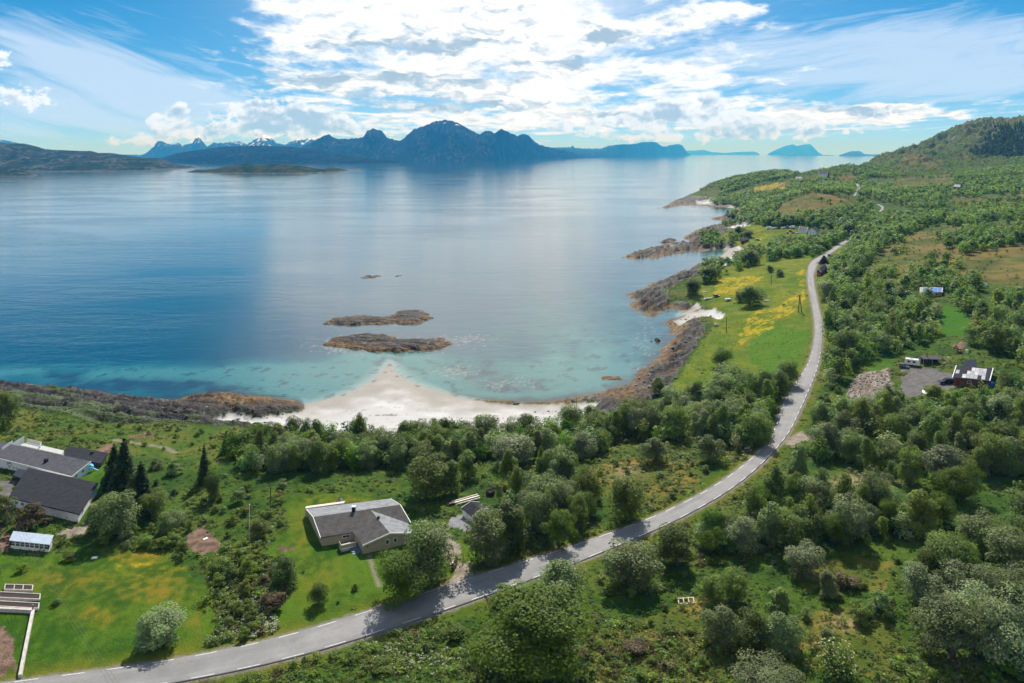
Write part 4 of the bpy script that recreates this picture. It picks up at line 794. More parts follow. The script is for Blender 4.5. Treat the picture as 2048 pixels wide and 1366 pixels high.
HAND = [  # u, v of the foot, height and width in picture units, kind, tone, label
    (325, 1283, 68, 98, 'willow', 'silver', 'round silvery tree standing alone on the left lawn beside the road'),
    (567, 1174, 68, 64, 'willow', 'dark', 'dark round tree at the edge of the lawn left of the beige house'),
    (637, 1209, 48, 42, 'willow', 'dark', 'small dark tree standing alone on the front lawn of the beige house'),
    (800, 1203, 100, 128, 'maple', 'bright', 'broad bright green tree in front of the beige house gable by the road'),
    (860, 1166, 132, 122, 'willow', 'grey', 'tall grey-green tree overhanging the right corner of the beige house'),
    (975, 1118, 110, 104, 'willow', 'grey', 'big grey-green tree between the small garage and the road'),
    (1022, 1100, 105, 70, 'birch', 'dark', 'dark tree right behind the big tree by the garage'),
    (855, 993, 92, 104, 'willow', 'mid', 'wide mid-green tree on the open grass behind the beige house'),
    (902, 985, 66, 46, 'birch', 'mid', 'narrow tree close to the right of the wide tree behind the beige house'),
    (936, 957, 56, 44, 'birch', 'mid', 'small upright tree alone in the grass above the timber pile'),
    (1252, 1037, 92, 86, 'willow', 'mid', 'bushy tree standing alone on the brown heath beside the road bend'),
    (1122, 1222, 112, 126, 'willow', 'grey', 'grey-green tree hiding part of the near road edge'),
    (1062, 1340, 152, 262, 'maple', 'bright', 'huge spreading bright green tree below the road at the bottom'),
    (1262, 1170, 90, 118, 'willow', 'grey', 'round grey-green tree on the slope below the road, casting a dark shadow'),
    (1350, 1128, 84, 86, 'willow', 'dark', 'dark leaning tree just below the road right of the round one'),
    (1610, 1152, 72, 80, 'willow', 'silver', 'single silvery tree in the clearing below the roadside wood'),
    (1670, 1347, 78, 88, 'blossom', 'bright', 'thin bright green tree with white blossom in the lower right clearing'),
    (1655, 1196, 56, 44, 'birch', 'grey', 'slim grey-green tree between the brown bushes in the lower right clearing'),
    (1425, 1212, 66, 62, 'willow', 'mid', 'leftmost tree of the cluster in the lower clearing'),
    (1470, 1205, 72, 66, 'willow', 'mid', 'rear tree of the cluster in the lower clearing'),
    (1447, 1292, 88, 84, 'willow', 'grey', 'front left tree of the cluster in the lower clearing'),
    (1505, 1302, 90, 90, 'willow', 'dark', 'front middle tree of the cluster in the lower clearing'),
    (1560, 1306, 92, 84, 'willow', 'grey', 'front right tree of the cluster in the lower clearing'),
    (1562, 1240, 64, 58, 'birch', 'mid', 'upright tree at the back right of the cluster in the lower clearing'),
    (1540, 1385, 66, 150, 'maple', 'grey', 'low wide grey-green tree cut by the bottom of the picture'),
    (1905, 1318, 128, 160, 'maple', 'grey', 'lowest broad grey-green tree of the lower right wood, at its front'), (1995, 1312, 150, 180, 'maple', 'silver', 'largest pale billowing tree of the lower right wood'), (2050, 1262, 140, 150, 'maple', 'grey', 'broad grey-green tree cut by the right edge low down'),
    (1935, 1225, 112, 140, 'maple', 'silver', 'pale broad tree behind the lowest one in the lower right wood'), (2025, 1170, 112, 140, 'maple', 'grey', 'broad tree at the right edge above the large pale one'), (1842, 1200, 82, 84, 'willow', 'silver', 'pale tree at the left corner of the lower right wood'), (1905, 1150, 92, 100, 'willow', 'mid', 'mid-green tree at the upper left corner of the lower right wood'),
    (1888, 962, 82, 96, 'willow', 'silver', 'large silvery domed tree in the right-hand wood'),
    (1922, 1000, 88, 88, 'maple', 'bright', 'vivid green round tree just below the large silvery one'),
    (1880, 1045, 66, 56, 'maple', 'bright', 'smaller vivid green tree below the vivid round tree'),
    (1025, 928, 68, 92, 'willow', 'silver', 'pale domed tree rising from the middle of the beach wood'),
    (1082, 955, 64, 34, 'spruce', 'yellow', 'yellow-green young conifer at the edge of the beach wood'),
    (1182, 856, 52, 52, 'willow', 'mid', 'round tree standing forward where the beach meets the right rocks'),
    (1118, 1092, 74, 76, 'maple', 'bright', 'bright green leafy tree beside the road right of the garage'),
    (1525, 812, 84, 72, 'willow', 'mid', 'tallest tree of the grove left of the road bend'),
    (1578, 770, 56, 52, 'willow', 'mid', 'roadside tree throwing its shadow across the upper road bend'),
    (1445, 735, 48, 44, 'willow', 'mid', 'tree at the upper tip of the grove by the hay field'),
    (1418, 922, 60, 58, 'willow', 'grey', 'grey-green tree at the front of the grove above the brown heath'),
    (1310, 925, 56, 56, 'willow', 'grey', 'pale bushy tree on the left edge of the brown heath'),
    (1655, 598, 42, 46, 'willow', 'silver', 'pale grey tree right of the road below the red roadside barn'),
    (1500, 612, 46, 54, 'willow', 'dark', 'dark clump of willow in the middle of the buttercup field'),
    (1480, 604, 24, 26, 'willow', 'dark', 'small dark tree left of the field willow'),
    (1387, 588, 34, 34, 'willow', 'dark', 'dark round tree on the shore edge beside the buttercups'),
    (1420, 562, 34, 40, 'willow', 'dark', 'dark tree on the shore above the buttercup field'),
    (1500, 530, 34, 42, 'willow', 'mid', 'tree by the white inlet beach'),
    (1560, 553, 17, 22, 'willow', 'dark', 'little tree standing alone in the upper hay field'),
    (1540, 545, 16, 16, 'birch', 'mid', 'thin little tree in the upper hay field'),
    (1648, 528, 18, 24, 'spruce', 'copper', 'brownish conifer on the roadside above the red barn'),
    (248, 992, 116, 66, 'spruce', 'spruce', 'tallest dark spruce right of the white house'),
    (228, 972, 84, 50, 'spruce', 'spruce', 'dark spruce close behind the tallest one, nearest the dark shed'),
    (282, 1022, 100, 60, 'spruce', 'spruce', 'dark spruce in front of the tallest one'),
    (262, 1035, 86, 44, 'spruce', 'dark', 'greener spruce at the front of the spruce group'),
    (408, 968, 78, 30, 'spruce', 'spruce', 'slim dark spruce in the heath between the houses'),
    (424, 1002, 66, 36, 'willow', 'dark', 'thin pine with a bare lower trunk in the heath between the houses'),
    (452, 905, 44, 22, 'spruce', 'spruce', 'small dark spruce at the left end of the beach wood'),
    (462, 902, 42, 22, 'birch', 'grey', 'grey-green birch beside the small spruce at the left end of the beach wood'),
    (236, 1068, 96, 92, 'willow', 'grey', 'big grey-green tree in front of the spruces beside the white outbuilding'),
    (305, 1035, 62, 60, 'willow', 'mid', 'mid-green bushy tree right of the front spruces'), (345, 1062, 46, 56, 'willow', 'grey', 'low grey-green tree above the thicket between spruces and soil mound'), (190, 1062, 58, 46, 'willow', 'dark', 'dark tree beside the track corner of the white outbuilding'), (515, 1075, 40, 44, 'willow', 'mid', 'small tree just right of the foot of the flagpole'),
    (8, 1046, 62, 50, 'willow', 'mid', 'tree at the left edge in front of the white outbuilding'),
    (6, 858, 84, 66, 'willow', 'mid', 'tree at the far left edge above the rocks'),
    (1318, 790, 36, 32, 'birch', 'mid', 'tree above the shore rocks left of the hidden dark roof'),
    (1370, 832, 46, 50, 'willow', 'silver', 'silvery tree just right of the hidden dark roof'),
    (1990, 705, 60, 50, 'birch', 'mid', 'white-stemmed birch above the shed with the pale patched roof'),
    (1700, 470, 26, 30, 'willow', 'dark', 'dark tree where the road disappears over the rise'),
    (1650, 468, 20, 24, 'willow', 'dark', 'dark tree right of the white gabled farmhouse'),
    (1495, 476, 18, 26, 'willow', 'dark', 'dark tree behind the small red boathouse'),
    (1478, 470, 18, 20, 'birch', 'dark', 'dark tree in the shore pasture left of the red boathouse'),
]
SHRUBS = [
    (540, 1218, 42, 66, 'copper', 'reddish brown bush on the bank between the two lawns'), (530, 1172, 22, 36, 'copper', 'smaller reddish bush just above the big reddish one'), (711, 1180, 14, 18, 'dark', 'tiny dark bush alone on the beige house lawn'),
    (675, 1207, 8, 10, 'dark', 'lowest tiny bush on the beige house lawn'), (63, 1056, 52, 82, 'copper', 'large brownish bush in front of the white outbuilding'), (350, 948, 32, 44, 'grey', 'pale rounded bush in the heath right of the spruces'),
    (312, 938, 26, 34, 'grey', 'pale bush between the spruces and the pale rounded bush'), (475, 1004, 34, 36, 'grey', 'pale bush on the heath left of the near utility pole'), (110, 1210, 14, 26, 'bright', 'small bright bush on the left lawn under the cables'),
    (46, 1142, 22, 28, 'yellow', 'young bush on the lawn below the greenhouse'), (140, 1120, 20, 40, 'mid', 'low green bush by the white lid on the lawn edge'), (502, 1152, 46, 60, 'yellow', 'flowering bush with pale heads on the bank'),
    (378, 1062, 24, 18, 'mid', 'small upright bush at the left of the bare soil mound'), (360, 1122, 20, 22, 'dark', 'dark bush at the top edge of the left lawn'), (440, 1145, 32, 46, 'dark', 'dark bush on the bank above the left lawn'),
    (1720, 1245, 46, 60, 'mid', 'bush in the lower right clearing beside the slim tree'), (1758, 1228, 50, 62, 'grey', 'grey-green bush right of the other in the lower right clearing'), (1690, 1175, 30, 74, 'copper', 'brown juniper bush above the slim tree in the clearing'),
    (1275, 1300, 26, 70, 'copper', 'dark brown juniper bush in the grass below the wooden frame'), (1585, 500, 12, 24, 'mid', 'bush beside the road above the hay field'), (985, 1135, 30, 34, 'mid', 'bush at the foot of the big tree by the driveway'),
    (1005, 1212, 46, 64, 'mid', 'bush on the road verge left of the huge spreading tree'), (1005, 1255, 40, 60, 'mid', 'bush between the road verge and the huge spreading tree'), (905, 1275, 24, 70, 'bright', 'low bright bush below the road left of the huge tree'), (760, 1340, 20, 70, 'bright', 'low bright bush at the bottom below the road'),
    (2000, 1372, 36, 110, 'bright', 'low green bush in the lower right corner'), (1845, 1200, 30, 40, 'dark', 'dark bush at the left foot of the lower right wood')]
ZONES = [  # sight-line polygon of the feet, spacing m, heights m, kinds, phrase, ends
    ([(455, 912), (500, 888), (600, 884), (760, 886), (900, 884), (1060, 878), (1160, 864), (1205, 858), (1255, 872), (1200, 908), (1130, 928), (1010, 928), (880, 938), (700, 944), (520, 947), (455, 937)], 3.3, (5.0, 8.6), 'bbwwwwm', 'beach wood', 'the small spruce'),
    ([(990, 1015), (1010, 965), (1060, 975), (1100, 955), (1150, 985), (1195, 1000), (1175, 1050), (1100, 1080), (1050, 1092), (1000, 1085)], 4.0, (5.0, 10), 'bbww', 'wood right of the garage', 'the garage'),
    ([(1240, 855), (1300, 828), (1370, 812), (1420, 790), (1450, 765), (1500, 770), (1565, 785), (1578, 830), (1540, 875), (1480, 912), (1440, 890), (1400, 880), (1330, 890), (1260, 880)], 3.9, (4.8, 10), 'bwww', 'grove between the shore rocks and the road', 'the beach'),
    ([(1660, 700), (1652, 650), (1662, 605), (1700, 585), (1760, 590), (1800, 612), (1872, 612), (1872, 650), (1860, 685), (1790, 705), (1715, 730), (1700, 760), (1660, 775), (1648, 745)], 4.5, (5, 10.5), 'bbwwww', 'wood between the road and the caravan', 'the road'),
    ([(1610, 905), (1640, 820), (1700, 812), (1785, 812), (1850, 800), (1920, 795), (2060, 765), (2140, 800), (2140, 1000), (2060, 1010), (1950, 985), (1850, 985), (1800, 975), (1700, 940), (1640, 925)], 4.2, (4.6, 9.8), 'bbbwww', 'wood below the patched-roof shed', 'the road'),
    ([(1398, 1085), (1450, 1066), (1500, 1040), (1545, 1005), (1580, 975), (1625, 970), (1645, 1015), (1700, 1022), (1800, 1010), (1870, 1045), (1840, 1085), (1720, 1102), (1600, 1110), (1450, 1125), (1400, 1100)], 3.8, (4.8, 9.6), 'bwwwm', 'roadside wood above the lower clearing', 'the road'),
    ([(1830, 1190), (1900, 1125), (2060, 1055), (2140, 1055), (2140, 1330), (2060, 1325), (1920, 1315), (1880, 1260)], 3.5, (6, 11), 'wwwwb', 'lower right wood', 'the clearing'),
    ([(1955, 640), (2048, 585), (2140, 600), (2140, 760), (2040, 742), (2000, 700), (1945, 690)], 4.4, (5, 10), 'bbww', 'wood above the patched-roof shed', 'the lawn'),
]
FARZ = [([(1530, 522), (1560, 492), (1612, 480), (1660, 472), (1698, 462), (1690, 480), (1640, 503), (1590, 517)], 6.0, (8, 12)), ([(1520, 451), (1545, 437), (1620, 442), (1700, 418), (1745, 420), (1700, 465), (1645, 458), (1600, 450)], 6.0, (8, 12)),
        ([(1660, 560), (1700, 500), (1740, 468), (1800, 440), (1830, 430), (1900, 440), (1850, 455), (1790, 480), (1740, 525), (1690, 585), (1660, 600)], 6.0, (7, 11)), ([(1820, 590), (1900, 560), (1960, 575), (1945, 620), (1880, 605)], 6.0, (7, 10)), ([(1880, 480), (1960, 470), (2048, 470), (2048, 490), (1930, 510)], 6.5, (7, 10)),
        ([(1460, 470), (1490, 462), (1505, 468), (1490, 485), (1460, 490)], 7, (6, 9)), ([(1470, 520), (1510, 498), (1530, 505), (1510, 530), (1470, 545)], 6, (6, 9)), ([(1370, 590), (1400, 570), (1440, 545), (1460, 545), (1420, 575), (1390, 592)], 7, (5, 8)),
        ([(1460, 400), (1500, 395), (1540, 410), (1530, 435), (1500, 445), (1490, 425), (1470, 412)], 7.5, (7, 10)), ([(1410, 388), (1450, 372), (1500, 352), (1560, 342), (1600, 346), (1590, 356), (1530, 362), (1500, 372), (1430, 396)], 8, (7, 11)), ([(1860, 620), (1880, 600), (1950, 600), (1960, 640), (1945, 640), (1900, 605)], 6, (6, 9))]
gv_ok = np.isfinite(GV)
OPEN = [[(1836, 770), (2000, 772), (2000, 806), (1918, 818), (1845, 796)], [(1790, 582), (1905, 582), (1905, 606), (1850, 612), (1800, 604)], [(1604, 466), (1642, 464), (1646, 486), (1600, 488)], [(1340, 425), (1380, 392), (1428, 374), (1448, 384), (1425, 402), (1400, 412)],
        [(1474, 478), (1500, 480), (1500, 500), (1474, 500)], [(1786, 728), (1846, 728), (1846, 760), (1790, 760)], [(1690, 800), (1725, 745), (1785, 740), (1785, 775), (1765, 835), (1700, 835)], [(1630, 530), (1662, 528), (1662, 562), (1636, 562)], [(1900, 374), (1930, 374), (1930, 384), (1900, 384)], [(1630, 348), (1664, 348), (1664, 356), (1630, 356)], [(1338, 806), (1362, 806), (1362, 828), (1340, 826)], [(1955, 570), (1985, 570), (1985, 590), (1955, 590)]]
def clear_views(u, v):                               # openings in the woods: yards, and the ground in front of buildings
    k = np.ones(np.shape(u), bool)
    for p in OPEN: k &= ~inpoly(u, v, p)
    return k
def scatter(poly, sp, rng, op=True):
    """jittered lattice on the ground, kept where the sight line of the point falls in poly"""
    b = [ground_at(u, v) for u, v in poly]; b = [q for q in b if q is not None]; xs = [q[0] for q in b]; ys = [q[1] for q in b]
    X, Y = np.meshgrid(np.arange(min(xs), max(xs), sp), np.arange(min(ys), max(ys), sp)); X = X + (np.arange(X.shape[0]) % 2)[:, None] * sp * .5
    X = (X + rng.uniform(-.42, .42, X.shape) * sp).ravel(); Y = (Y + rng.uniform(-.42, .42, Y.shape) * sp).ravel()
    z = height(X, Y); u = X / Y * F + U0; v = V0 + (HC - z) * F / Y
    k = inpoly(u, v, poly) & (clear_views(u, v) if op else True); return np.stack([X[k], Y[k], z[k], u[k], v[k]], 1)
def height(x, y, Q=None):
    Q = Z if Q is None else Q
    x = np.asarray(x, float); y = np.asarray(y, float); fi = np.clip((x / y - ga[0]) / (ga[1] - ga[0]), 0, NA - 1.001); fj = np.clip((np.log(y) - gl[0]) / (gl[1] - gl[0]), 0, ND - 1.001)
    i = fi.astype(int); j = fj.astype(int); fi = fi - i; fj = fj - j
    return (Q[j, i] * (1 - fi) + Q[j, i + 1] * fi) * (1 - fj) + (Q[j + 1, i] * (1 - fi) + Q[j + 1, i + 1] * fi) * fj
NOGO = np.clip(DRIVE + GRAV + YARD + RUB + FIELD * .0 + (RD < 1.0), 0, 1)
# ------------------------------------------------------------------ planting
ORD = ['first', 'second', 'third', 'fourth', 'fifth', 'sixth', 'seventh', 'eighth', 'ninth', 'tenth', 'eleventh', 'twelfth', 'thirteenth', 'fourteenth', 'fifteenth', 'sixteenth', 'seventeenth', 'eighteenth', 'nineteenth', 'twentieth']
def ordw(n): return ORD[n - 1] if n <= 20 else 'twenty-' + ORD[n - 21] if n < 30 else 'thirty-' + ORD[n - 31] if n > 30 else 'thirtieth'
KW = {'b': 'birch', 'w': 'willow', 'm': 'maple'}
ZNAME = ['beach wood', 'garage wood', 'shore grove', 'caravan wood', 'shed wood', 'roadside wood', 'lower right wood', 'upper right wood']
rng = np.random.default_rng(11)
cands = []          # dict per tree
HANDXY = []
for (u, v, hp, wp, kind, tone, label) in HAND:
    p = ground_at(u, v) if v < 1400 else None
    if p is None: d = F * (HC - 12) / (v - V0); p = np.array(((u - U0) / F * d, d, 12.0))
    s = p[1] / F; pz = float(height(p[0], p[1]))
    plant(kind, (p[0], p[1], pz - .1), hp * s, wp * s, tone, label); HANDXY.append((p[0], p[1], wp * s * .38))
N_HAND = len(HAND)
HANDXY = np.array(HANDXY)
for zi, (poly, sp, (h0, h1), kinds, phrase, end) in enumerate(ZONES):
    pts = scatter(poly, sp, rng)
    for x, y, z, u, v in pts:
        if len(HANDXY) and np.min(np.hypot(HANDXY[:, 0] - x, HANDXY[:, 1] - y) - HANDXY[:, 2]) < 1.3: continue
        if height(x, y, NOGO) > .3: continue
        if pnoise(np.array([x * .045]), np.array([y * .045]), 500 + zi)[0] < (-.42 if zi not in (0, 2, 6) else -2): continue
        k = KW[rng.choice(list(kinds))]; h = rng.uniform(h0, h1) * (1.0 + .12 * rng.normal())
        if rng.uniform() < .16: h *= .62
        w = h * {'birch': .50, 'willow': .80, 'maple': .90}[k] * rng.uniform(.82, 1.22)
        tone = {'birch': rng.choice(['mid', 'mid', 'grey', 'dark', 'yellow']), 'willow': rng.choice(['grey', 'grey', 'mid', 'dark', 'silver']), 'maple': 'bright'}[k]
        cands.append(dict(x=x, y=y, z=z, h=h, w=w, k=k, tone=str(tone), px=h * F / y, zone=zi, u=u, v=v))
cands.sort(key=lambda c: -c['px'])
n_ind = 296 - N_HAND
ind, rest = cands[:n_ind], cands[n_ind:]
for zi in range(len(ZONES)):
    zs = [c for c in ind if c['zone'] == zi]
    if not zs: continue
    vs_ = np.sort([c['v'] for c in zs]); q1, q2 = vs_[len(vs_) // 3], vs_[2 * len(vs_) // 3]
    for rowname, cond in (('back', lambda c: c['v'] < q1), ('middle', lambda c: q1 <= c['v'] < q2), ('front', lambda c: c['v'] >= q2)):
        row = sorted([c for c in zs if cond(c)], key=lambda c: c['u'])
        for n, c in enumerate(row):
            size = 'tall' if c['h'] > 8.2 else 'small' if c['h'] < 5.6 else 'middling'
            c['label'] = f"{size} {TONE[c['tone']][1]} tree, {rowname} row of {ZNAME[zi]}, {ordw(n + 1)} from left"
for c in ind:
    plant(c['k'], (c['x'], c['y'], c['z'] - .1), c['h'], c['w'], c['tone'], c['label'], group='trees of the ' + ZNAME[c['zone']])
for (u, v, hp, wp, tone, label) in SHRUBS:
    p = ground_at(u, v) if v < 1366 else None
    if p is None: d = F * (HC - 12) / (v - V0); p = np.array(((u - U0) / F * d, d, 12.0))
    s = p[1] / F; plant('shrub', (p[0], p[1], float(height(p[0], p[1])) - .1), hp * s, wp * s, tone, label, cat='shrub')
# scattered garden and heath bushes, told apart by what they stand nearest to
SZ = [([(430, 1110), (480, 1085), (560, 1115), (585, 1180), (550, 1275), (470, 1300), (440, 1240), (425, 1160)], 2.7, (1.3, 2.8), 'bank between lawns', 60),
      ([(150, 1095), (240, 1060), (360, 1070), (370, 1105), (250, 1100), (180, 1095)], 3.0, (1.5, 3.0), 'thicket above the left lawn', 30),
      ([(290, 960), (400, 985), (560, 965), (590, 1000), (560, 1060), (470, 1075), (330, 1060), (300, 1000)], 5.4, (1.2, 2.4), 'heath between the houses', 34),
      ([(120, 840), (420, 860), (430, 900), (240, 900), (60, 880)], 6.5, (1.0, 2.0), 'bank above the left rocks', 26),
      ([(880, 960), (980, 940), (1010, 985), (960, 1000), (900, 985)], 5.0, (.9, 1.8), 'grass by the timber pile', 10),
      ([(1180, 1230), (1400, 1130), (1640, 1130), (1840, 1110), (1860, 1240), (1760, 1330), (1330, 1345)], 7.0, (1.0, 2.2), 'lower clearing', 34),
      ([(1170, 930), (1420, 910), (1440, 965), (1300, 1020), (1210, 1000)], 6.5, (1.0, 2.2), 'brown heath', 24),
      ([(1590, 880), (1625, 800), (1690, 745), (1690, 800), (1640, 900)], 6.0, (1.2, 2.6), 'strip beyond the road bend', 20)]
for zi, (poly, sp, (h0, h1), phrase, nmax) in enumerate(SZ):
    pts = scatter(poly, sp, rng); pts = pts[[height(p[0], p[1], NOGO) < .3 and height(p[0], p[1], LAWN) < .5 for p in pts]]
    pts = pts[rng.permutation(len(pts))][:nmax]; pts = pts[np.argsort(pts[:, 3])]
    vm = np.median(pts[:, 4]); cnt = {}
    for x, y, z, u, v in pts:
        h = rng.uniform(h0, h1); tone = str(rng.choice(['mid', 'grey', 'dark', 'mid', 'yellow', 'mid'])); row = 'upper' if v < vm else 'lower'; cnt[row] = cnt.get(row, 0) + 1
        plant('shrub', (x, y, z - .08), h, h * rng.uniform(1.0, 1.7), tone, f"{TONE[tone][1]} bush, {ordw(cnt[row])} from left, {row} half of the {phrase}", cat='shrub', group='bushes of the ' + phrase)

# the far woods, nobody could count them
def woodland(name, label, trees, templ, tones):
    Vs, Qs, Cs, o = [], [], [], 0; r = np.random.default_rng(5)
    for (x, y, z, h, w, k, tone) in trees:
        px = h * F / y; lod = 0 if px > 40 else 1 if px > 24 else 2 if px > 13 else 3
        V, Q, c, bw = templ[k][lod][r.integers(0, 3)]
        a = r.uniform(0, 6.28); ca, sa = math.cos(a), math.sin(a); sx = w / bw
        P = np.stack([(V[:, 0] * ca - V[:, 1] * sa) * sx + x, (V[:, 0] * sa + V[:, 1] * ca) * sx + y, V[:, 2] * h + z - .1], 1)
        t = lin(tones[tone]) * r.uniform(.75, 1.25) * (1 + r.normal(0, .06, 3))
        Vs.append(P.astype(np.float32)); Qs.append(Q + o); Cs.append((c * t).astype(np.float32)); o += len(V)
    tag(mesh_np(name, np.concatenate(Vs), np.concatenate(Qs), TM['plain'], colors=np.clip(np.concatenate(Cs), .003, 1)), label, 'woodland', kind='stuff')
def templates(kind, bw, ns=((900, .052), (320, .080), (130, .12), (60, .175))):
    out = []
    for n, s in ns:
        l = []
        for i in range(3):
            V, Q, c = crown_mesh(kind, n, s, 7000 + i + n); tv, tq = tube([(0, 0, 0), (0, 0, .5)], [.02, .012], 4); tq = tq + len(V)
            l.append((np.concatenate([V, tv]), np.concatenate([Q, tq]), np.concatenate([c, np.full((len(tv), 3), .9)]), bw))
        out.append(l)
    return out
TPL = {'birch': templates('birch', .50), 'willow': templates('willow', .80), 'maple': templates('maple', 1.02), 'spruce': templates('spruce', .46, ((600, .055), (300, .07), (130, .10), (60, .15))), 'shrub': templates('shrub', 1.15)}
TCOL = {k: c[0] for k, c in TONE.items()}; TCOL['scrub'] = (.145, .200, .038)
far_trees = [(c['x'], c['y'], c['z'], c['h'], c['w'], c['k'], c['tone']) for c in rest]
def add_far(pts, h0, h1, thin=0.0, kinds=('birch', 'willow', 'willow'), tones=('mid', 'mid', 'dark', 'scrub', 'grey')):
    for x, y, z, u, v in pts:
        if rng.uniform() < thin or z < 1.5: continue
        k = str(rng.choice(kinds)); h = rng.uniform(h0, h1)
        far_trees.append((x, y, z, h, h * {'birch': .62, 'willow': .9, 'maple': 1, 'shrub': 1.4}[k] * rng.uniform(.85, 1.2), k, str(rng.choice(tones))))
for poly, sp, (h0, h1) in FARZ: add_far(scatter(poly, sp, rng), h0, h1)
# general cover of the right-hand land beyond the near woods
def lattice(d0, d1, u0, u1, sp):
    xs = np.arange(min((u0 - U0) / F * d0, (u0 - U0) / F * d1), (u1 - U0) / F * d1, sp); X, Y = np.meshgrid(xs, np.arange(d0, d1, sp))
    X = (X + (np.arange(X.shape[0]) % 2)[:, None] * sp * .5 + rng.uniform(-.45, .45, X.shape) * sp).ravel(); Y = (Y + rng.uniform(-.45, .45, Y.shape) * sp).ravel()
    u = X / Y * F + U0; k = (u > u0) & (u < u1); X, Y, u = X[k], Y[k], u[k]; z = height(X, Y); return np.stack([X, Y, z, u, V0 + (HC - z) * F / Y], 1)
for d0, d1, sp, hh in ((300, 800, 6.0, (5, 9.5)), (800, 1400, 7.0, (5, 9)), (1400, 2300, 8, (3.0, 6.0))):
    L = lattice(d0, d1, 1400, 2250, sp); sh_ = height(L[:, 0], L[:, 1], SH)
    f = fbm(L[:, 0] * .012, L[:, 1] * .012, 3, 611) * 1.0 + fbm(L[:, 0] * .04, L[:, 1] * .04, 2, 612) * .6
    heath_ = height(L[:, 0], L[:, 1], HEATH); fld = height(L[:, 0], L[:, 1], FIELD); yel = height(L[:, 0], L[:, 1], np.clip(YEL, 0, 1))
    zz = L[:, 2]; want = .16 + .15 * (L[:, 4] < 400) - .34 * sm(zz, 78, 125) - .42 * heath_
    k = (f + want > .02) & (fld < .4) & (yel < .4) & (sh_ > 14) & (height(L[:, 0], L[:, 1], NOGO) < .3) & (height(L[:, 0], L[:, 1], RD) > 4) & (L[:, 4] < 590)
    for poly in ([(1700, 545), (1800, 465), (2048, 470), (2048, 600), (1900, 575), (1780, 575)], [(1545, 440), (1610, 388), (1700, 402), (1705, 416), (1600, 432)], [(1725, 356), (1905, 352), (1905, 374), (1760, 378)], [(1440, 452), (1500, 448), (1640, 460), (1600, 482), (1440, 495)], [(1500, 386), (1512, 370), (1580, 362), (1570, 384)], [(1580, 357), (1660, 347), (1660, 358), (1590, 364)]):
        k &= ~(inpoly(L[:, 3], L[:, 4], poly) & (f < .26))
    k &= clear_views(L[:, 3], L[:, 4])
    k &= ~(inpoly(L[:, 3], L[:, 4], [(1950, 312), (1955, 300), (1990, 258), (2260, 240), (2260, 318)]))
    for dp, hw_, du in ((ROADS[1], 5, 0), (ROADS[2], 6, 0)):              # keep the far road bends in sight
        for c_ in dp: k &= ~((np.abs(L[:, 3] - (c_[0] / c_[1] * F + U0)) < hw_) & (L[:, 1] < c_[1] + 6) & (L[:, 1] > c_[1] - 70))
    add_far(L[k], *hh, kinds=('birch', 'willow', 'willow', 'shrub'), tones=('mid', 'mid', 'dark', 'scrub', 'grey') if d0 < 800 else ('mid', 'scrub', 'scrub', 'yellow', 'grey'))
    kb = (~k) & (fld < .4) & (yel < .4) & (sh_ > 12) & (height(L[:, 0], L[:, 1], NOGO) < .3) & (height(L[:, 0], L[:, 1], RD) > 4) & (L[:, 4] < 620) & (f > -.25) & (rng.uniform(size=len(L)) < .55)
    add_far(L[kb], .7, 2.4, kinds=('shrub',), tones=('dark', 'scrub', 'mid', 'copper', 'scrub'))
woodland('woodland', 'birch and willow woods covering the right-hand land into the distance', far_trees, TPL, TCOL)
L = lattice(1500, 2250, 1945, 2300, 8.5); wv_ = fbm(L[:, 0] * .012, L[:, 1] * .012, 3, 640) * 14; k = inpoly(L[:, 3] + wv_ * 1.6, L[:, 4] + wv_ * .7, [(1950, 312), (1962, 296), (1992, 256), (2040, 252), (2300, 225), (2300, 318)]); L = L[k]
woodland('spruce_plantation', 'dark spruce plantation on the slope of the right-hand hill', [(x, y, z, h, h * .36, 'spruce', 'spruce') for (x, y, z, u, v), h in zip(L, rng.uniform(9, 22, len(L)))], TPL, TCOL)
print('trees', N_HAND + len(ind), 'far', len(far_trees), 'spruce', len(L))

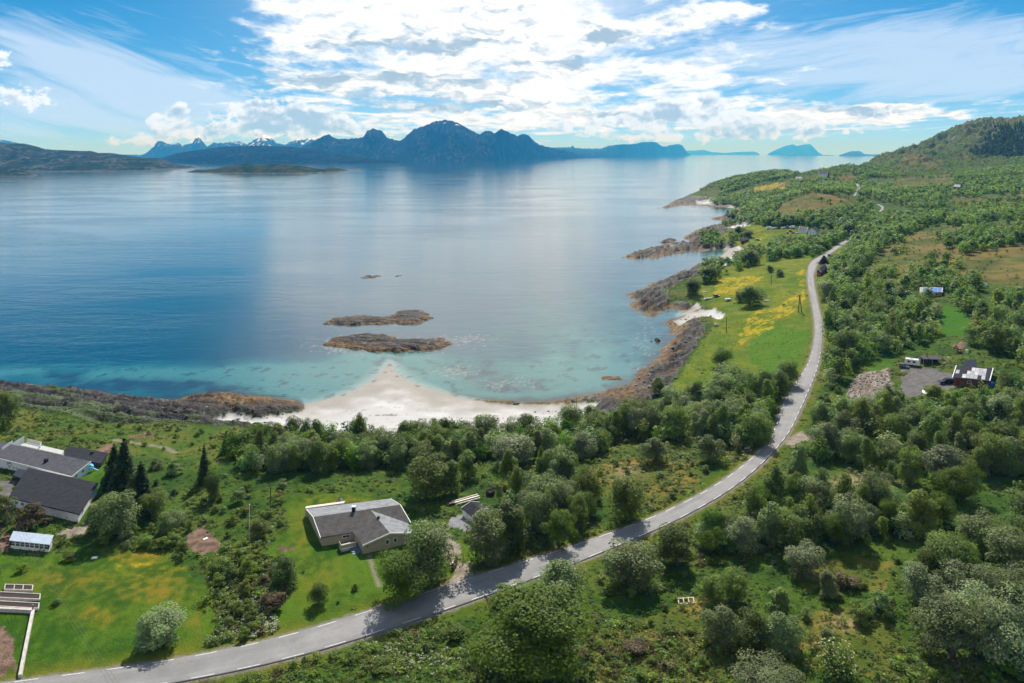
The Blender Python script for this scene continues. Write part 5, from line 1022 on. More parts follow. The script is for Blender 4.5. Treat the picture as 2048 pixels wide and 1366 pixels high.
# ------------------------------------------------------------------ undergrowth, herbs and flowers
def undergrowth():
    r = np.random.default_rng(21); Vs, Qs, Cs, o = [], [], [], 0
    wild = (1 - np.clip(LAWN + NOGO + SAND + rk + (RD < 1.3) + (FIELD > .5) * .85 + SOIL + PATH + area([(1870, 644), (1895, 606), (1947, 630), (1938, 670), (1895, 674)]), 0, 1)) * (SH > 3) * (GV < 1420) * (np.abs(GU - U0) < 1100)
    def pick(w, n):
        w = w.ravel() / w.sum(); k = r.choice(len(w), n, p=w); j, i = k // NA, k % NA
        x = GX[j, i] + r.uniform(-.5, .5, n) * GD[j, i] * (ga[1] - ga[0]); y = GY[j, i] * (1 + r.uniform(-.5, .5, n) * (gl[1] - gl[0])); return x, y, height(x, y), C[j, i]
    def emit(name, label, cat, x, y, z, col, s, nq, lift, flatn):
        n = len(x); c = np.repeat(np.stack([x, y, z], 1), nq, 0); sp = np.repeat(s, nq)[:, None]
        d = r.normal(size=(n * nq, 3)); d /= np.linalg.norm(d, axis=1)[:, None]; d[:, 2] = np.abs(d[:, 2]); c = c + d * sp * np.array([.8, .8, .42]) * r.uniform(.5, 1, (n * nq, 1)) + np.array([0, 0, lift])
        V, Q = leaf_quads(c, d * .55 + np.array([0, 0, 1.0]), np.repeat(s, nq) * flatn, r, .3)
        cc = np.repeat(np.repeat(col, nq, 0) * r.uniform(.7, 1.3, (n * nq, 1)), 4, 0)
        tag(mesh_np(name, V, Q, TM['plain'], colors=np.clip(cc, .003, .9)), label, cat, kind='stuff')
    w = wild * (GV - V0).clip(40) * (.25 + sm(n_mid + n_big, -.35, .35))
    n = 34000; x, y, z, gc = pick(w * (GV > 560), n)
    hue = r.uniform(0, 1, n)[:, None]
    base_ = np.where(hue < .5, lin((.060, .125, .018)), np.where(hue < .75, lin((.100, .175, .024)), np.where(hue < .90, lin((.135, .125, .034)), lin((.036, .070, .018)))))
    col = base_ * .65 + gc * .5
    emit('undergrowth', 'tangled heather, ferns and herbs between the bushes', 'undergrowth', x, y, z, col, (.22 + .75 * r.uniform(0, 1, n) ** 2.2) * np.clip(y / 170, .8, 1.6), 13, .02, .40)
    k = r.choice(GX.size, 4200, p=(w * (GV > 590) * (.15 + sm(n_mid + n_big * .8, -.1, .5))).ravel() / (w * (GV > 590) * (.15 + sm(n_mid + n_big * .8, -.1, .5))).sum()); j, i = k // NA, k % NA; hh = .45 + 1.15 * r.uniform(0, 1, len(k)) ** 2
    woodland('scrub', 'low scrub, juniper and young willow on heath, banks and clearings', [(GX[b, a], GY[b, a], Z[b, a], h, h * r.uniform(1.2, 2.0), 'shrub', str(r.choice(['mid', 'dark', 'scrub', 'scrub', 'yellow', 'copper', 'grey']))) for b, a, h in zip(j, i, hh)], TPL, TCOL)
    wf = wild * np.clip(blob(505, 1170, 40, 50) + blob(530, 1250, 40, 20) + blob(470, 1270, 50, 14) + .6 * blob(400, 1310, 60, 8) + .4 * blob(570, 1000, 0.1, .1) + .6 * blob(1150, 1130, 20, 8) + .3 * blob(880, 945, 60, 25) + .35 * blob(830, 1320, 80, 30) + .4 * blob(1450, 985, 50, 18), 0, 1) + 1e-12
    n = 900; x, y, z, gc = pick(wf, n)
    emit('wildflowers', 'white cow parsley heads on the banks and verges', 'flowers', x, y, z, np.tile(lin((.62, .64, .50)), (n, 1)), r.uniform(.18, .42, n), 7, .45, .5)
    gw = FIELD * (GV - V0).clip(60) * (GV > 500) * (SH > 4) * (RD > 1.2)
    n = 6000; x, y, z, gc = pick(gw, n)
    emit('meadow_grass', 'uneven tufts of meadow grass in the hay fields', 'grass', x, y, z, gc * r.uniform(.9, 1.25, (n, 1)), r.uniform(.12, .34, n) * np.clip(y / 220, .7, 1.5), 5, .0, .7)
undergrowth()
# ------------------------------------------------------------------ buildings and everything people left in the landscape
class MB:
    """collects pieces of one part and links them as one mesh"""
    def __init__(s): s.v = []; s.f = []
    def add(s, V, Fs): o = len(s.v); s.v += [tuple(map(float, p)) for p in V]; s.f += [tuple(int(i) + o for i in f) for f in Fs]; return s
    def box(s, x0, x1, y0, y1, z0, z1):
        return s.add([(x, y, z) for z in (z0, z1) for y in (y0, y1) for x in (x0, x1)], [(0, 2, 3, 1), (4, 5, 7, 6), (0, 1, 5, 4), (2, 6, 7, 3), (0, 4, 6, 2), (1, 3, 7, 5)])
    def prism(s, poly, z0, z1):
        n = len(poly); z0 = [z0] * n if np.ndim(z0) == 0 else list(z0); z1 = [z1] * n if np.ndim(z1) == 0 else list(z1)
        return s.add([(p[0], p[1], z0[i]) for i, p in enumerate(poly)] + [(p[0], p[1], z1[i]) for i, p in enumerate(poly)], [tuple(range(n))[::-1], tuple(range(n, 2 * n))] + [(i, (i + 1) % n, n + (i + 1) % n, n + i) for i in range(n)])
    def slab(s, pts, t):                                # a sheet of thickness t under pts
        n = len(pts); return s.add(list(pts) + [(p[0], p[1], p[2] - t) for p in pts], [tuple(range(n)), tuple(range(n, 2 * n))[::-1]] + [(i, n + i, n + (i + 1) % n, (i + 1) % n) for i in range(n)])
    def tube(s, path, r, k=8):
        V, Q = tube(path, r if np.ndim(r) else [r] * len(path), k); n = len(path); s.add(V, [tuple(q) for q in Q] + [tuple(range(k))[::-1], tuple(range((n - 1) * k, n * k))]); return s
    def bar(s, a, b, w, h):                            # rectangular beam from a to b
        a, b = np.array(a, float), np.array(b, float); d = b - a; d /= np.linalg.norm(d); sd = np.cross(d, (0, 0, 1.0)); L = np.linalg.norm(sd); sd = sd / L if L > 1e-6 else np.array([1., 0, 0]); up = np.cross(sd, d)
        P = [e + sd * i * w / 2 + up * j * h / 2 for e in (a, b) for i, j in ((-1, -1), (1, -1), (1, 1), (-1, 1))]
        return s.add(P, [(0, 1, 2, 3), (7, 6, 5, 4), (0, 4, 5, 1), (1, 5, 6, 2), (2, 6, 7, 3), (3, 7, 4, 0)])
    def cyl(s, c, ax, r, w, k=14):
        c, ax = np.array(c, float), np.array(ax, float); return s.tube([c - ax * w / 2, c + ax * w / 2], r, k)
    def loft(s, rings):
        n = len(rings[0]); o = len(s.v); s.add([p for r_ in rings for p in r_], [tuple(range(n))[::-1], tuple(range((len(rings) - 1) * n, len(rings) * n))] + [(i * n + j, i * n + (j + 1) % n, (i + 1) * n + (j + 1) % n, (i + 1) * n + j) for i in range(len(rings) - 1) for j in range(n)]); return s
    def build(s, name, mat, parent=None, smooth=False, bevel=0.0):
        me = bpy.data.meshes.new(name); me.from_pydata(s.v, [], s.f); me.materials.append(mat)
        import bmesh
        bm = bmesh.new(); bm.from_mesh(me); bmesh.ops.recalc_face_normals(bm, faces=bm.faces)
        if bevel: bmesh.ops.bevel(bm, geom=bm.edges[:], offset=bevel, segments=2, affect='EDGES', profile=.6)
        bm.to_mesh(me); bm.free()
        if smooth: me.polygons.foreach_set('use_smooth', np.ones(len(me.polygons), bool))
        o = bpy.data.objects.new(name, me); COL.objects.link(o)
        if parent: o.parent = parent
        return o
def mat_boards(name, col, pitch=.14, depth=.5, dirn=(1, 1, 0)):
    m = simple(name, col, .75, nz=.10, nscale=1.5); nt = m.node_tree; g = G(nt); b = nt.nodes['Principled BSDF']
    pos = g.new('ShaderNodeNewGeometry').outputs['Position']; w = g.m('FRACT', g.m('DIVIDE', g.vm('DOT_PRODUCT', pos, dirn), pitch))
    bp = g.new('ShaderNodeBump'); bp.inputs['Strength'].default_value = depth; bp.inputs['Distance'].default_value = .04; g.l.new(g.sstep(w, .0, .18), bp.inputs['Height']); g.l.new(bp.outputs[0], b.inputs['Normal']); return m
def mat_roof(name, col, nz=.22, rough=.9, rows=.35, spec=.08, stain=None):
    m = simple(name, col, rough, nz=nz, nscale=.9, spec=spec); nt = m.node_tree; g = G(nt); b = nt.nodes['Principled BSDF']
    pos = g.new('ShaderNodeNewGeometry').outputs['Position']; w = g.m('FRACT', g.m('DIVIDE', g.vm('DOT_PRODUCT', pos, (.25, 1, .3)), rows)); n = g.noise(pos, 9, 3, .7)
    bp = g.new('ShaderNodeBump'); bp.inputs['Strength'].default_value = .5; bp.inputs['Distance'].default_value = .05; g.l.new(g.m('MULTIPLY_ADD', n, .4, g.sstep(w, 0, .2)), bp.inputs['Height']); g.l.new(bp.outputs[0], b.inputs['Normal']); return m
M_BEIGE = mat_boards('beige_boards', (.44, .37, .25)); M_WHITE = mat_boards('white_boards', (.80, .80, .79)); M_TRIM = simple('white_trim', (.78, .78, .76), .5, nz=.05)
M_ROOFG = mat_roof('grey_shingle', (.085, .080, .076)); M_ROOFP = mat_roof('pale_shingle', (.24, .25, .26)); M_ROOFD = mat_roof('charcoal_roof', (.030, .030, .036)); M_NAVY = mat_roof('navy_roof', (.022, .026, .045))
M_GLASS = simple('dark_window_glass', (.012, .014, .018), .08, spec=.6); M_BLACK = simple('black_metal', (.012, .012, .013), .45); M_GREY = simple('galvanised', (.33, .34, .35), .45, .6); M_CONC = simple('pale_concrete', (.52, .48, .44), .9, nz=.15, nscale=1.2)
M_WOOD = mat_boards('weathered_wood', (.30, .25, .19)); M_WOODL = simple('fresh_timber', (.58, .50, .37), .8, nz=.25, nscale=2.0); M_BROWN = mat_boards('brown_boards', (.17, .075, .030)); M_RED = mat_boards('red_boards', (.21, .018, .014)); M_DARKW = mat_boards('dark_boards', (.030, .024, .020))
M_TIN = mat_roof('pale_blue_sheet', (.42, .50, .60), .10, .45, .22, .5); M_SOILB = simple('bed_soil', (.045, .028, .020), .95, nz=.5, nscale=6, bump=.8); M_BLUE = simple('blue_tarp', (.02, .10, .42), .5, nz=.2); M_LBLUE = simple('light_blue_plastic', (.10, .42, .70), .4)
M_DECK = mat_boards('grey_deck', (.46, .46, .45), .2); M_SLATE = simple('slate_boulder', (.12, .11, .105), .85, nz=.4, nscale=2.5, bump=.6); M_POLE = simple('tarred_pole', (.13, .10, .075), .9, nz=.3, nscale=3)
M_ORANGE = simple('digger_orange', (.36, .13, .025), .6, nz=.2); M_PAINTR = simple('red_paint', (.42, .012, .012), .3, spec=.5); M_PAINTB = simple('black_paint', (.010, .011, .014), .22, spec=.6); M_PAINTW = simple('white_paint', (.78, .78, .78), .3, spec=.5); M_PAINTG = simple('grey_paint', (.10, .115, .13), .25, spec=.6); M_PAINTBL = simple('blue_paint', (.03, .08, .20), .25, spec=.6)
M_RUBBER = simple('tyre_rubber', (.016, .016, .016), .85); M_CHROME = simple('chrome', (.7, .7, .7), .2, 1.0); M_PATCH = None
def g2(u, v): p = ground_at(u, v); return np.array((p[0], p[1], float(height(p[0], p[1]))))
def yaw(a, b): return math.atan2(b[1] - a[1], b[0] - a[0])

def corners(uvs, z): return [np.array(PZ(u, v, z)[:2]) for u, v in uvs]
def shrink(P, d):
    P = [np.array(p) for p in P]; n = len(P); out = []
    for i in range(n):
        a = P[i - 1] - P[i]; b = P[(i + 1) % n] - P[i]; a = a / np.linalg.norm(a); b = b / np.linalg.norm(b); s = abs(a[0] * b[1] - a[1] * b[0]); out.append(P[i] + (a + b) * d / max(s, .3))
    return out
def rel(P, o): return [np.array((p[0] - o[0], p[1] - o[1])) for p in P]
def window_on(par, a, b, t, z, w, h, ztop=None, frame=M_TRIM, name='window'):
    """framed window on the outside of the wall running a -> b (outside on the right hand)"""
    a, b = np.array(a), np.array(b); d = (b - a) / np.linalg.norm(b - a); n = np.array((d[1], -d[0])); c = a + (b - a) * t
    def q(s, o): p = c + d * s + n * o; return p
    f = MB(); fw = .09
    for s0, s1, z0, z1 in ((-w / 2 - fw, w / 2 + fw, z - fw, z), (-w / 2 - fw, w / 2 + fw, z + h, z + h + fw), (-w / 2 - fw, -w / 2, z, z + h), (w / 2, w / 2 + fw, z, z + h), (-.03 if w > .7 else 0, .03 if w > .7 else .001, z, z + h)):
        f.prism([q(s0, .005), q(s1, .005), q(s1, .07), q(s0, .07)], z0, z1)
    wo = f.build(name, frame, par); MB().prism([q(-w / 2, .008), q(w / 2, .008), q(w / 2, .035), q(-w / 2, .035)], z, z + h).build('pane', M_GLASS, wo); return wo
def door_on(par, a, b, t, z, w, h, mat, name='door'):
    a, b = np.array(a), np.array(b); d = (b - a) / np.linalg.norm(b - a); n = np.array((d[1], -d[0])); c = a + (b - a) * t
    q = lambda s, o: c + d * s + n * o
    dd = MB().prism([q(-w / 2, .005), q(w / 2, .005), q(w / 2, .06), q(-w / 2, .06)], z, z + h).build(name, mat, par)
    MB().prism([q(w * .36, .06), q(w * .42, .06), q(w * .42, .12), q(w * .36, .12)], z + h * .45, z + h * .52).build('handle', M_BLACK, dd); return dd
def gable_house(root, P, z0, ze, zr, wall, roofm, roof2=None, over=.35, trim=True, z_floor=None, name='roof'):
    """P: four eave corners FL FR BR BL in root space; the ridge runs from the middle of FL-BL to the middle of FR-BR. Returns wall corners."""
    FL, FR, BR, BL = P; RL, RR = (FL + BL) / 2, (FR + BR) / 2; t3 = lambda p, z: (p[0], p[1], z)
    r1 = MB().slab([t3(FL, ze), t3(FR, ze), t3(RR, zr), t3(RL, zr)], .14).build(name, roofm, root)
    r2 = MB().slab([t3(RL, zr - .004), t3(RR, zr - .004), t3(BR, ze), t3(BL, ze)], .14).build(name, roof2 or roofm, root)
    W = shrink(P, over); wl, wr = (W[0] + W[3]) / 2, (W[1] + W[2]) / 2; zc = lambda k: ze + (zr - ze) * k; kk = 1 - 0; zw = ze - .10
    m = MB(); zf = z0 - .6 if z_floor is None else z_floor
    V = [t3(W[0], zf), t3(W[1], zf), t3(W[2], zf), t3(W[3], zf), t3(W[0], zw + .10), t3(W[1], zw + .10), t3(W[2], zw + .10), t3(W[3], zw + .10), t3(wl, zr - .20), t3(wr, zr - .20)]
    m.add(V, [(0, 1, 5, 4), (1, 2, 6, 9, 5), (2, 3, 7, 6), (3, 0, 4, 8, 7), (4, 5, 9, 8), (6, 7, 8, 9), (3, 2, 1, 0)]).build('wall', wall, root)
    if trim:
        for a, b in ((FL, RL), (RL, BL)): MB().bar(t3(a, (ze if a is FL else zr) - .10), t3(b, (zr if b is RL else ze) - .10), .10, .26).build('bargeboard', M_TRIM, root)
        for a, b in ((FR, RR), (RR, BR)): MB().bar(t3(a, (ze if a is FR else zr) - .10), t3(b, (zr if b is RR else ze) - .10), .10, .26).build('bargeboard', M_TRIM, root)
    return W, r1, r2
def chimney(par, p, z0, h, w=.55, mat=None, cap=True):
    c = MB().box(p[0] - w / 2, p[0] + w / 2, p[1] - w / 2, p[1] + w / 2, z0, z0 + h).build('chimney', mat or M_BLACK, par)
    return c

# ---- beige house by the road
def beige_house():
    z0 = float(g2(650, 1094)[2]); ze, zr = z0 + 1.95, z0 + 3.15
    A = corners([(641, 1075), (821.6, 1045), (781, 997), (612.5, 1018)], ze); o = g2(720, 1080); root = empty('beige_house', (o[0], o[1], z0)); P = rel(A, o); e, r = ze - z0, zr - z0
    tag(root, 'beige wooden bungalow with grey hipped-in cross roof beside the road', 'house')
    W, r1, r2 = gable_house(root, P, 0, e, r, M_BEIGE, M_ROOFG, M_ROOFP, z_floor=-.8)
    # cross wing towards the road
    B = rel(corners([(725, 1091), (833, 1066), (795, 1030), (700, 1050)], ze), o); FL, FR, BR, BL = B
    # its ridge runs from the main ridge down to the gable over the road side
    M = rel([np.array(PZ(742, 1020.7, zr)[:2])], o)[0]; Gp = (FL + FR) / 2; t3 = lambda p, z: (p[0], p[1], z); zz = r + .006
    d1 = P[1] - P[0]; d1 = d1 / np.linalg.norm(d1)
    def on_main(q):                                   # where a line from q along the wing meets the main front slope at eave height
        nrm = np.array((-d1[1], d1[0])); k = np.dot(P[0] - q, nrm) / np.dot(M - Gp, nrm); return q + (M - Gp) * k
    vl, vr = on_main(FL), on_main(FR)
    MB().slab([t3(FL, e), t3(Gp, zz), t3(M, zz), t3(vl, e + .01)], .14).build('roof', M_ROOFG, root); MB().slab([t3(Gp, zz), t3(FR, e), t3(vr, e + .01), t3(M, zz)], .14).build('roof', M_ROOFP, root)
    for a, b, za, zb in ((FL, Gp, e, zz), (Gp, FR, zz, e)): MB().bar(t3(a, za - .08), t3(b, zb - .08), .10, .28).build('bargeboard', M_TRIM, root)
    dn = (M - Gp) / np.linalg.norm(M - Gp); q = lambda p, k: p + dn * k; wd = (FR - FL) / np.linalg.norm(FR - FL)
    w0, w1 = q(FL, .35) + wd * .35, q(FR, .35) - wd * .35; wm = (w0 + w1) / 2; k0, k1 = on_main(w0) + dn * .8, on_main(w1) + dn * .8
    MB().add([t3(w0, -.8), t3(w1, -.8), t3(k1, -.8), t3(k0, -.8), t3(w0, e), t3(w1, e), t3(k1, e), t3(k0, e), t3(wm, r - .16), t3(q(wm, 4), r - .16)], [(0, 1, 5, 8, 4), (1, 2, 6, 5), (3, 0, 4, 7), (4, 8, 9, 7), (5, 6, 9, 8)]).build('wall', M_BEIGE, root)
    for t in (.46, .62): window_on(root, w0, w1, t, .95, .55, .75)
    window_on(root, W[0], W[1], .27, .95, 1.3, .45); window_on(root, W[3], W[0], .5, .9, .9, .8)
    MB().cyl(np.append(w0 + wd * .8 + np.array((wd[1], -wd[0])) * .03, 1.35), np.append((wd[1], -wd[0]), 0) * 1.0, .13, .06).build('wall_lamp', M_BLACK, root)
    # chimneys
    c1 = rel([np.array(PZ(707.5, 1022, zr)[:2])], o)[0]; chimney(root, c1, r - .8, 1.75, .7); c2 = rel([np.array(PZ(757, 1036, zr)[:2])], o)[0]; chimney(root, c2, r - .9, 1.35, .5)
    MB().box(c1[0] - .42, c1[0] + .42, c1[1] - .42, c1[1] + .42, r + .96, r + 1.06).build('chimney_cap', M_TRIM, root)
    # terrace screen behind, veranda and steps in the corner
    t0, t1 = P[3] + np.array((-.25, .1)), P[3] + (P[2] - P[3]) * .44 + np.array((-.1, .4)); MB().prism([t0, t1, t1 + np.array((.1, .9)), t0 + np.array((-.1, .9))], -.4, e + .12).build('terrace_screen', simple('cream_boards', (.62, .56, .46), .7, nz=.1), root)
    v = rel(corners([(678, 1090), (706, 1083), (712, 1092), (683, 1099)], z0 + .6), o); MB().prism(v, -.5, .62).build('veranda', M_DECK, root)
    rl = MB(); 
    for a, b in ((v[3], v[2]), (v[0], v[3])): rl.bar(t3(a, 1.05), t3(b, 1.05), .10, .75)
    rl.build('veranda_rail', mat_boards('rail_boards', (.40, .35, .27)), root)
    s = MB(); a, b = rel(corners([(705, 1090), (718, 1108)], z0 + .3), o); dd = (b - a) / 6; sd = np.array((dd[1], -dd[0])); sd = sd / np.linalg.norm(sd) * 1.0
    for i in range(6): p = a + dd * i; s.prism([p - sd, p + sd, p + sd + dd, p - sd + dd], -.5, .62 - .11 * i)
    s.build('steps', simple('blue_grey_steps', (.10, .16, .20), .6, nz=.2), root)
beige_house()

# ---- white long house with the heart on its wall, far left
def white_house():
    zg = float(g2(150, 962)[2]); zt = zg + 2.1; A = corners([(-60, 902.5), (143.3, 953.3), (182, 924), (-20, 880.5)], zt); o = g2(120, 960); root = empty('white_house', (o[0], o[1], zg)); P = rel(A, o); h = 2.1
    tag(root, 'long white house with flat charcoal roof and a heart on its wall', 'house'); t3 = lambda p, z: (p[0], p[1], z)
    MB().slab([t3(P[0], h), t3(P[1], h), t3(P[2], h + .18), t3(P[3], h + .18)], .16).build('roof', mat_roof('slate_grey_felt', (.075, .075, .085), rows=50), root)
    W = shrink(P, .3); MB().prism(W, -.8, [h - .15, h - .15, h + .02, h + .02]).build('wall', M_WHITE, root)
    MB().bar(t3(P[1], h - .06), t3(P[2], h + .12), .08, .24).build('fascia', M_TRIM, root); MB().bar(t3(P[0], h - .06), t3(P[1], h - .06), .08, .24).build('fascia', M_TRIM, root)
    for t in (.25, .62): window_on(root, W[1], W[2], t, .8, .9, .7)
    for t in (.44, .468): window_on(root, W[0], W[1], t, .35, .30, .48)
    c = rel([np.array(PZ(92, 924, zt + .1)[:2])], o)[0]; k = chimney(root, c, h - .1, 1.05, .75); 
    # heart-shaped emblem in iron, with its inner curl
    d = (W[1] - W[0]) / np.linalg.norm(W[1] - W[0]); n = np.array((d[1], -d[0])); hc = rel([np.array(PZ(11, 929, zg + 1.45)[:2])], o)[0]; tt = np.dot(hc - W[0], d); c0 = W[0] + d * tt + n * .05
    def hp(s, sc): x = 16 * math.sin(s) ** 3; y = 13 * math.cos(s) - 5 * math.cos(2 * s) - 2 * math.cos(3 * s) - math.cos(4 * s); q = c0 + d * x * sc * 1.15; return (q[0], q[1], 1.12 + y * sc * 1.1)
    m = MB(); m.tube([hp(6.2832 * i / 40, .042) for i in range(41)], .045, 6)
    m.tube([(*(c0 + d * (.16 * math.cos(a) * (1 - a / 14))), 1.36 + .17 * math.sin(a) * (1 - a / 14)) for a in np.linspace(-1.2, 6.2, 22)], .035, 6); m.tube([(*(c0 + d * (-.16 + .10 * math.cos(a))), 1.38 + .12 * math.sin(a)) for a in np.linspace(.4, 4.6, 12)], .03, 6)
    m.build('heart_emblem', M_BLACK, root)
    # entrance roof between house and outbuilding
    Q = rel(corners([(25, 950), (42, 956), (53, 941), (37, 937)], zg + 1.5), o); MB().slab([t3(p, 1.5) for p in Q], .16).build('porch_roof', M_BLACK, root)
    pp = MB()
    for p in shrink(Q, .15)[:2]: pp.box(p[0] - .06, p[0] + .06, p[1] - .06, p[1] + .06, -.6, 1.34)
    pp.build('porch_post', M_BLACK, root)
    # roof terrace behind with screens and railing
    D = rel(corners([(40, 890), (124, 909), (128, 901), (54, 884)], zg + 1.9), o); MB().prism(D, -.6, 1.9).build('terrace', M_DECK, root)
    r_ = MB(); pts = [D[3], D[3] + (D[2] - D[3]) * .4, D[3] + (D[2] - D[3]) * .4 + (D[1] - D[2]) * .7]
    for a, b in zip(pts[:-1], pts[1:]):
        r_.bar(t3(a, 2.75), t3(b, 2.75), .07, .07)
        for k_ in np.linspace(0, 1, 4): p = a + (b - a) * k_; r_.box(p[0] - .04, p[0] + .04, p[1] - .04, p[1] + .04, 1.85, 2.75)
        r_.bar(t3(a, 2.3), t3(b, 2.3), .03, .35)
    r_.build('railing', M_TRIM, root)
    for (ua, va, ub, vb) in ((26, 889, 48, 876), (4, 898, 25, 885)):
        a, b = rel(corners([(ua, va), (ub, vb)], zg + 2.5), o); nn = np.array((.0, .14)); MB().prism([a, b, b + nn, a + nn], .0, [3.0, 3.1, 3.1, 3.0]).build('screen_wall', M_TRIM, root)
white_house()
def outbuilding():
    zg = float(g2(156, 1049)[2]); zt = zg + 2.15; A = corners([(17, 994), (158, 1028), (196.6, 968.3), (56, 937)], zt); o = g2(110, 1010); root = empty('white_outbuilding', (o[0], o[1], zg)); P = rel(A, o); h = zt - zg; t3 = lambda p, z: (p[0], p[1], z)
    tag(root, 'white outbuilding with one big charcoal shed roof below the white house', 'outbuilding')
    MB().slab([t3(P[0], h), t3(P[1], h), t3(P[2], h + .25), t3(P[3], h + .25)], .18).build('roof', M_ROOFD, root)
    W = shrink(P, .28); MB().prism(W, -.9, [h - .17, h - .17, h + .06, h + .06]).build('wall', M_WHITE, root)
    for t in (.22, .64): window_on(root, W[1], W[2], t, .75, .95, .95)
    for t in (.10, .19): window_on(root, W[0], W[1], t, .85, .8, .6)
    door_on(root, W[0], W[1], .78, -.2, 3.4, 1.75, simple('white_garage_door', (.66, .66, .65), .6, nz=.06), 'garage_door')
    MB().bar(t3(P[1], h - .08), t3(P[2], h + .17), .08, .25).build('fascia', M_BLACK, root); MB().bar(t3(P[0], h - .08), t3(P[1], h - .08), .08, .25).build('fascia', M_BLACK, root)
outbuilding()
def dark_shed():
    zg = float(g2(202, 932)[2]); zt = zg + 1.3; A = corners([(119, 911), (202.6, 927), (215, 906.5), (136, 892.6)], zt); o = g2(180, 925); root = empty('dark_shed', (o[0], o[1], zg)); P = rel(A, o); t3 = lambda p, z: (p[0], p[1], z)
    tag(root, 'low dark shed with charcoal roof behind the white house', 'shed'); MB().slab([t3(P[0], 1.3), t3(P[1], 1.3), t3(P[2], 1.42), t3(P[3], 1.42)], .14).build('roof', M_ROOFD, root)
    W = shrink(P, .25); MB().prism(W, -.8, 1.15).build('wall', M_DARKW, root); door_on(root, W[1], W[2], .5, -.1, .9, 1.1, M_BROWN); c = rel([np.array(PZ(184, 908, zt)[:2])], o)[0]; chimney(root, c, 1.2, .75, .6)
dark_shed()
def greenhouse():
    zg = float(g2(99, 1105)[2]); zt = zg + 1.75; A = corners([(18, 1080), (99.4, 1088.5), (107.7, 1072), (26.7, 1064)], zt); o = g2(60, 1098); root = empty('greenhouse', (o[0], o[1], zg)); P = rel(A, o); t3 = lambda p, z: (p[0], p[1], z)
    tag(root, 'small white greenhouse with pale blue sheet roof and a row of windows', 'greenhouse'); MB().slab([t3(P[0], 1.68), t3(P[1], 1.68), t3(P[2], 1.95), t3(P[3], 1.95)], .08).build('roof', M_TIN, root)
    W = shrink(P, .25); MB().prism(W, -.6, .55).build('wall', M_WHITE, root); f = MB()
    for a, b, n in ((W[0], W[1], 9), (W[1], W[2], 2), (W[3], W[0], 2)):
        for k in np.linspace(0, 1, n): p = a + (b - a) * k; f.box(p[0] - .07, p[0] + .07, p[1] - .07, p[1] + .07, .55, 1.62)
        f.bar(t3(a, 1.52), t3(b, 1.52), .10, .20); f.bar(t3(a, 1.05), t3(b, 1.05), .06, .06)
    f.build('frame', M_TRIM, root); W2 = shrink(P, .32); MB().prism(W2, .5, 1.5).build('pane', simple('greenhouse_glass', (.10, .09, .07), .12, spec=.6, nz=.5, nscale=1.2), root); door_on(root, W[1], W[2], .5, -.1, .8, 1.6, M_TRIM)
greenhouse()
def raised_bed(uv, label, n):
    z = float(g2(*uv[2])[2]); A = corners(uv, z + .35); o = np.mean(A, 0); root = empty('raised_bed', (o[0], o[1], z)); P = rel(A, o); I = shrink(P, .14); f = MB()
    for i in range(4): a, b, c, d = P[i], P[(i + 1) % 4], I[(i + 1) % 4], I[i]; f.prism([a, b, c, d], -.3, .38)
    for k in range(1, n): t = k / n; a, b = I[0] + (I[1] - I[0]) * t, I[3] + (I[2] - I[3]) * t; f.bar((*a, .2), (*b, .2), .12, .36)
    f.build('bed_frame', M_CONC, root); MB().prism(shrink(P, .15), -.2, .24).build('soil', M_SOILB, root); tag(root, label, 'raised bed', 'raised beds on the left lawn')
raised_bed([(7.5, 1178.6), (65, 1180.5), (66.6, 1169.7), (10.2, 1167.8)], 'short raised bed in three compartments, farthest of the three beds', 3)
raised_bed([(-60, 1192), (80, 1198.7), (81.4, 1187), (-58, 1180)], 'middle long raised bed of dark soil on the left lawn', 1); raised_bed([(-60, 1209), (77.3, 1217), (79.2, 1205.4), (-58, 1198)], 'nearest long raised bed, next to the concrete wall', 1)
def garden_wall():
    o = g2(66, 1225); root = empty('garden_wall', tuple(o)); m = MB(); pts = [(-90, 1217), (-20, 1221), (66, 1225.5), (53, 1290), (40, 1357)]; P = [g2(u, v) - o for u, v in pts]
    for a, b in zip(P[:-1], P[1:]): m.bar((a[0], a[1], a[2] + .15), (b[0], b[1], b[2] + .15), .48, .9)
    m.build('wall_body', M_CONC, root); p = P[2]; MB().box(p[0] - .1, p[0] + .1, p[1] - .1, p[1] + .1, -.2, 1.4).build('corner_post', M_GREY, root); tag(root, 'low pale concrete wall turning a corner round the yard at lower left', 'wall')
garden_wall()
def small_garage():
    zg = float(g2(940, 1045)[2]); ze, zr = zg + 1.5, zg + 2.25; A = corners([(944.7, 1034), (977.6, 1017), (959, 1004), (922.7, 1015.5)], ze); o = g2(950, 1035); root = empty('garage', (o[0], o[1], zg)); FL, FR, BR, BL = rel(A, o)
    tag(root, 'small white garage with charcoal gable roof on a gravel yard', 'garage'); W, a, b = gable_house(root, [BL, FL, FR, BR], 0, 1.5, 2.25, M_WHITE, M_ROOFD, over=.22)
    for t in (.27, .73): door_on(root, W[0], W[1], t, -.1, 1.7, 1.3, M_TRIM, 'garage_door')
small_garage()
def boulder(name, label, p, r, mat=M_SLATE, seed=0, cat='boulder', sq=.7, group=None):
    rr = np.random.default_rng(seed); k, l = 10, 7; V = []
    for i in range(l):
        th = math.pi * i / (l - 1)
        for j in range(k): ph = 2 * math.pi * j / k; q = r * (1 + rr.normal(0, .13)); V.append((q * math.sin(th) * math.cos(ph), q * math.sin(th) * math.sin(ph) * .8, q * math.cos(th) * sq))
    m = MB().add(V, [(i * k + j, i * k + (j + 1) % k, (i + 1) * k + (j + 1) % k, (i + 1) * k + j) for i in range(l - 1) for j in range(k)]); o = m.build(name, mat); o.location = p; o.rotation_euler = (0, 0, rr.uniform(0, 6)); tag(o, label, cat, group)
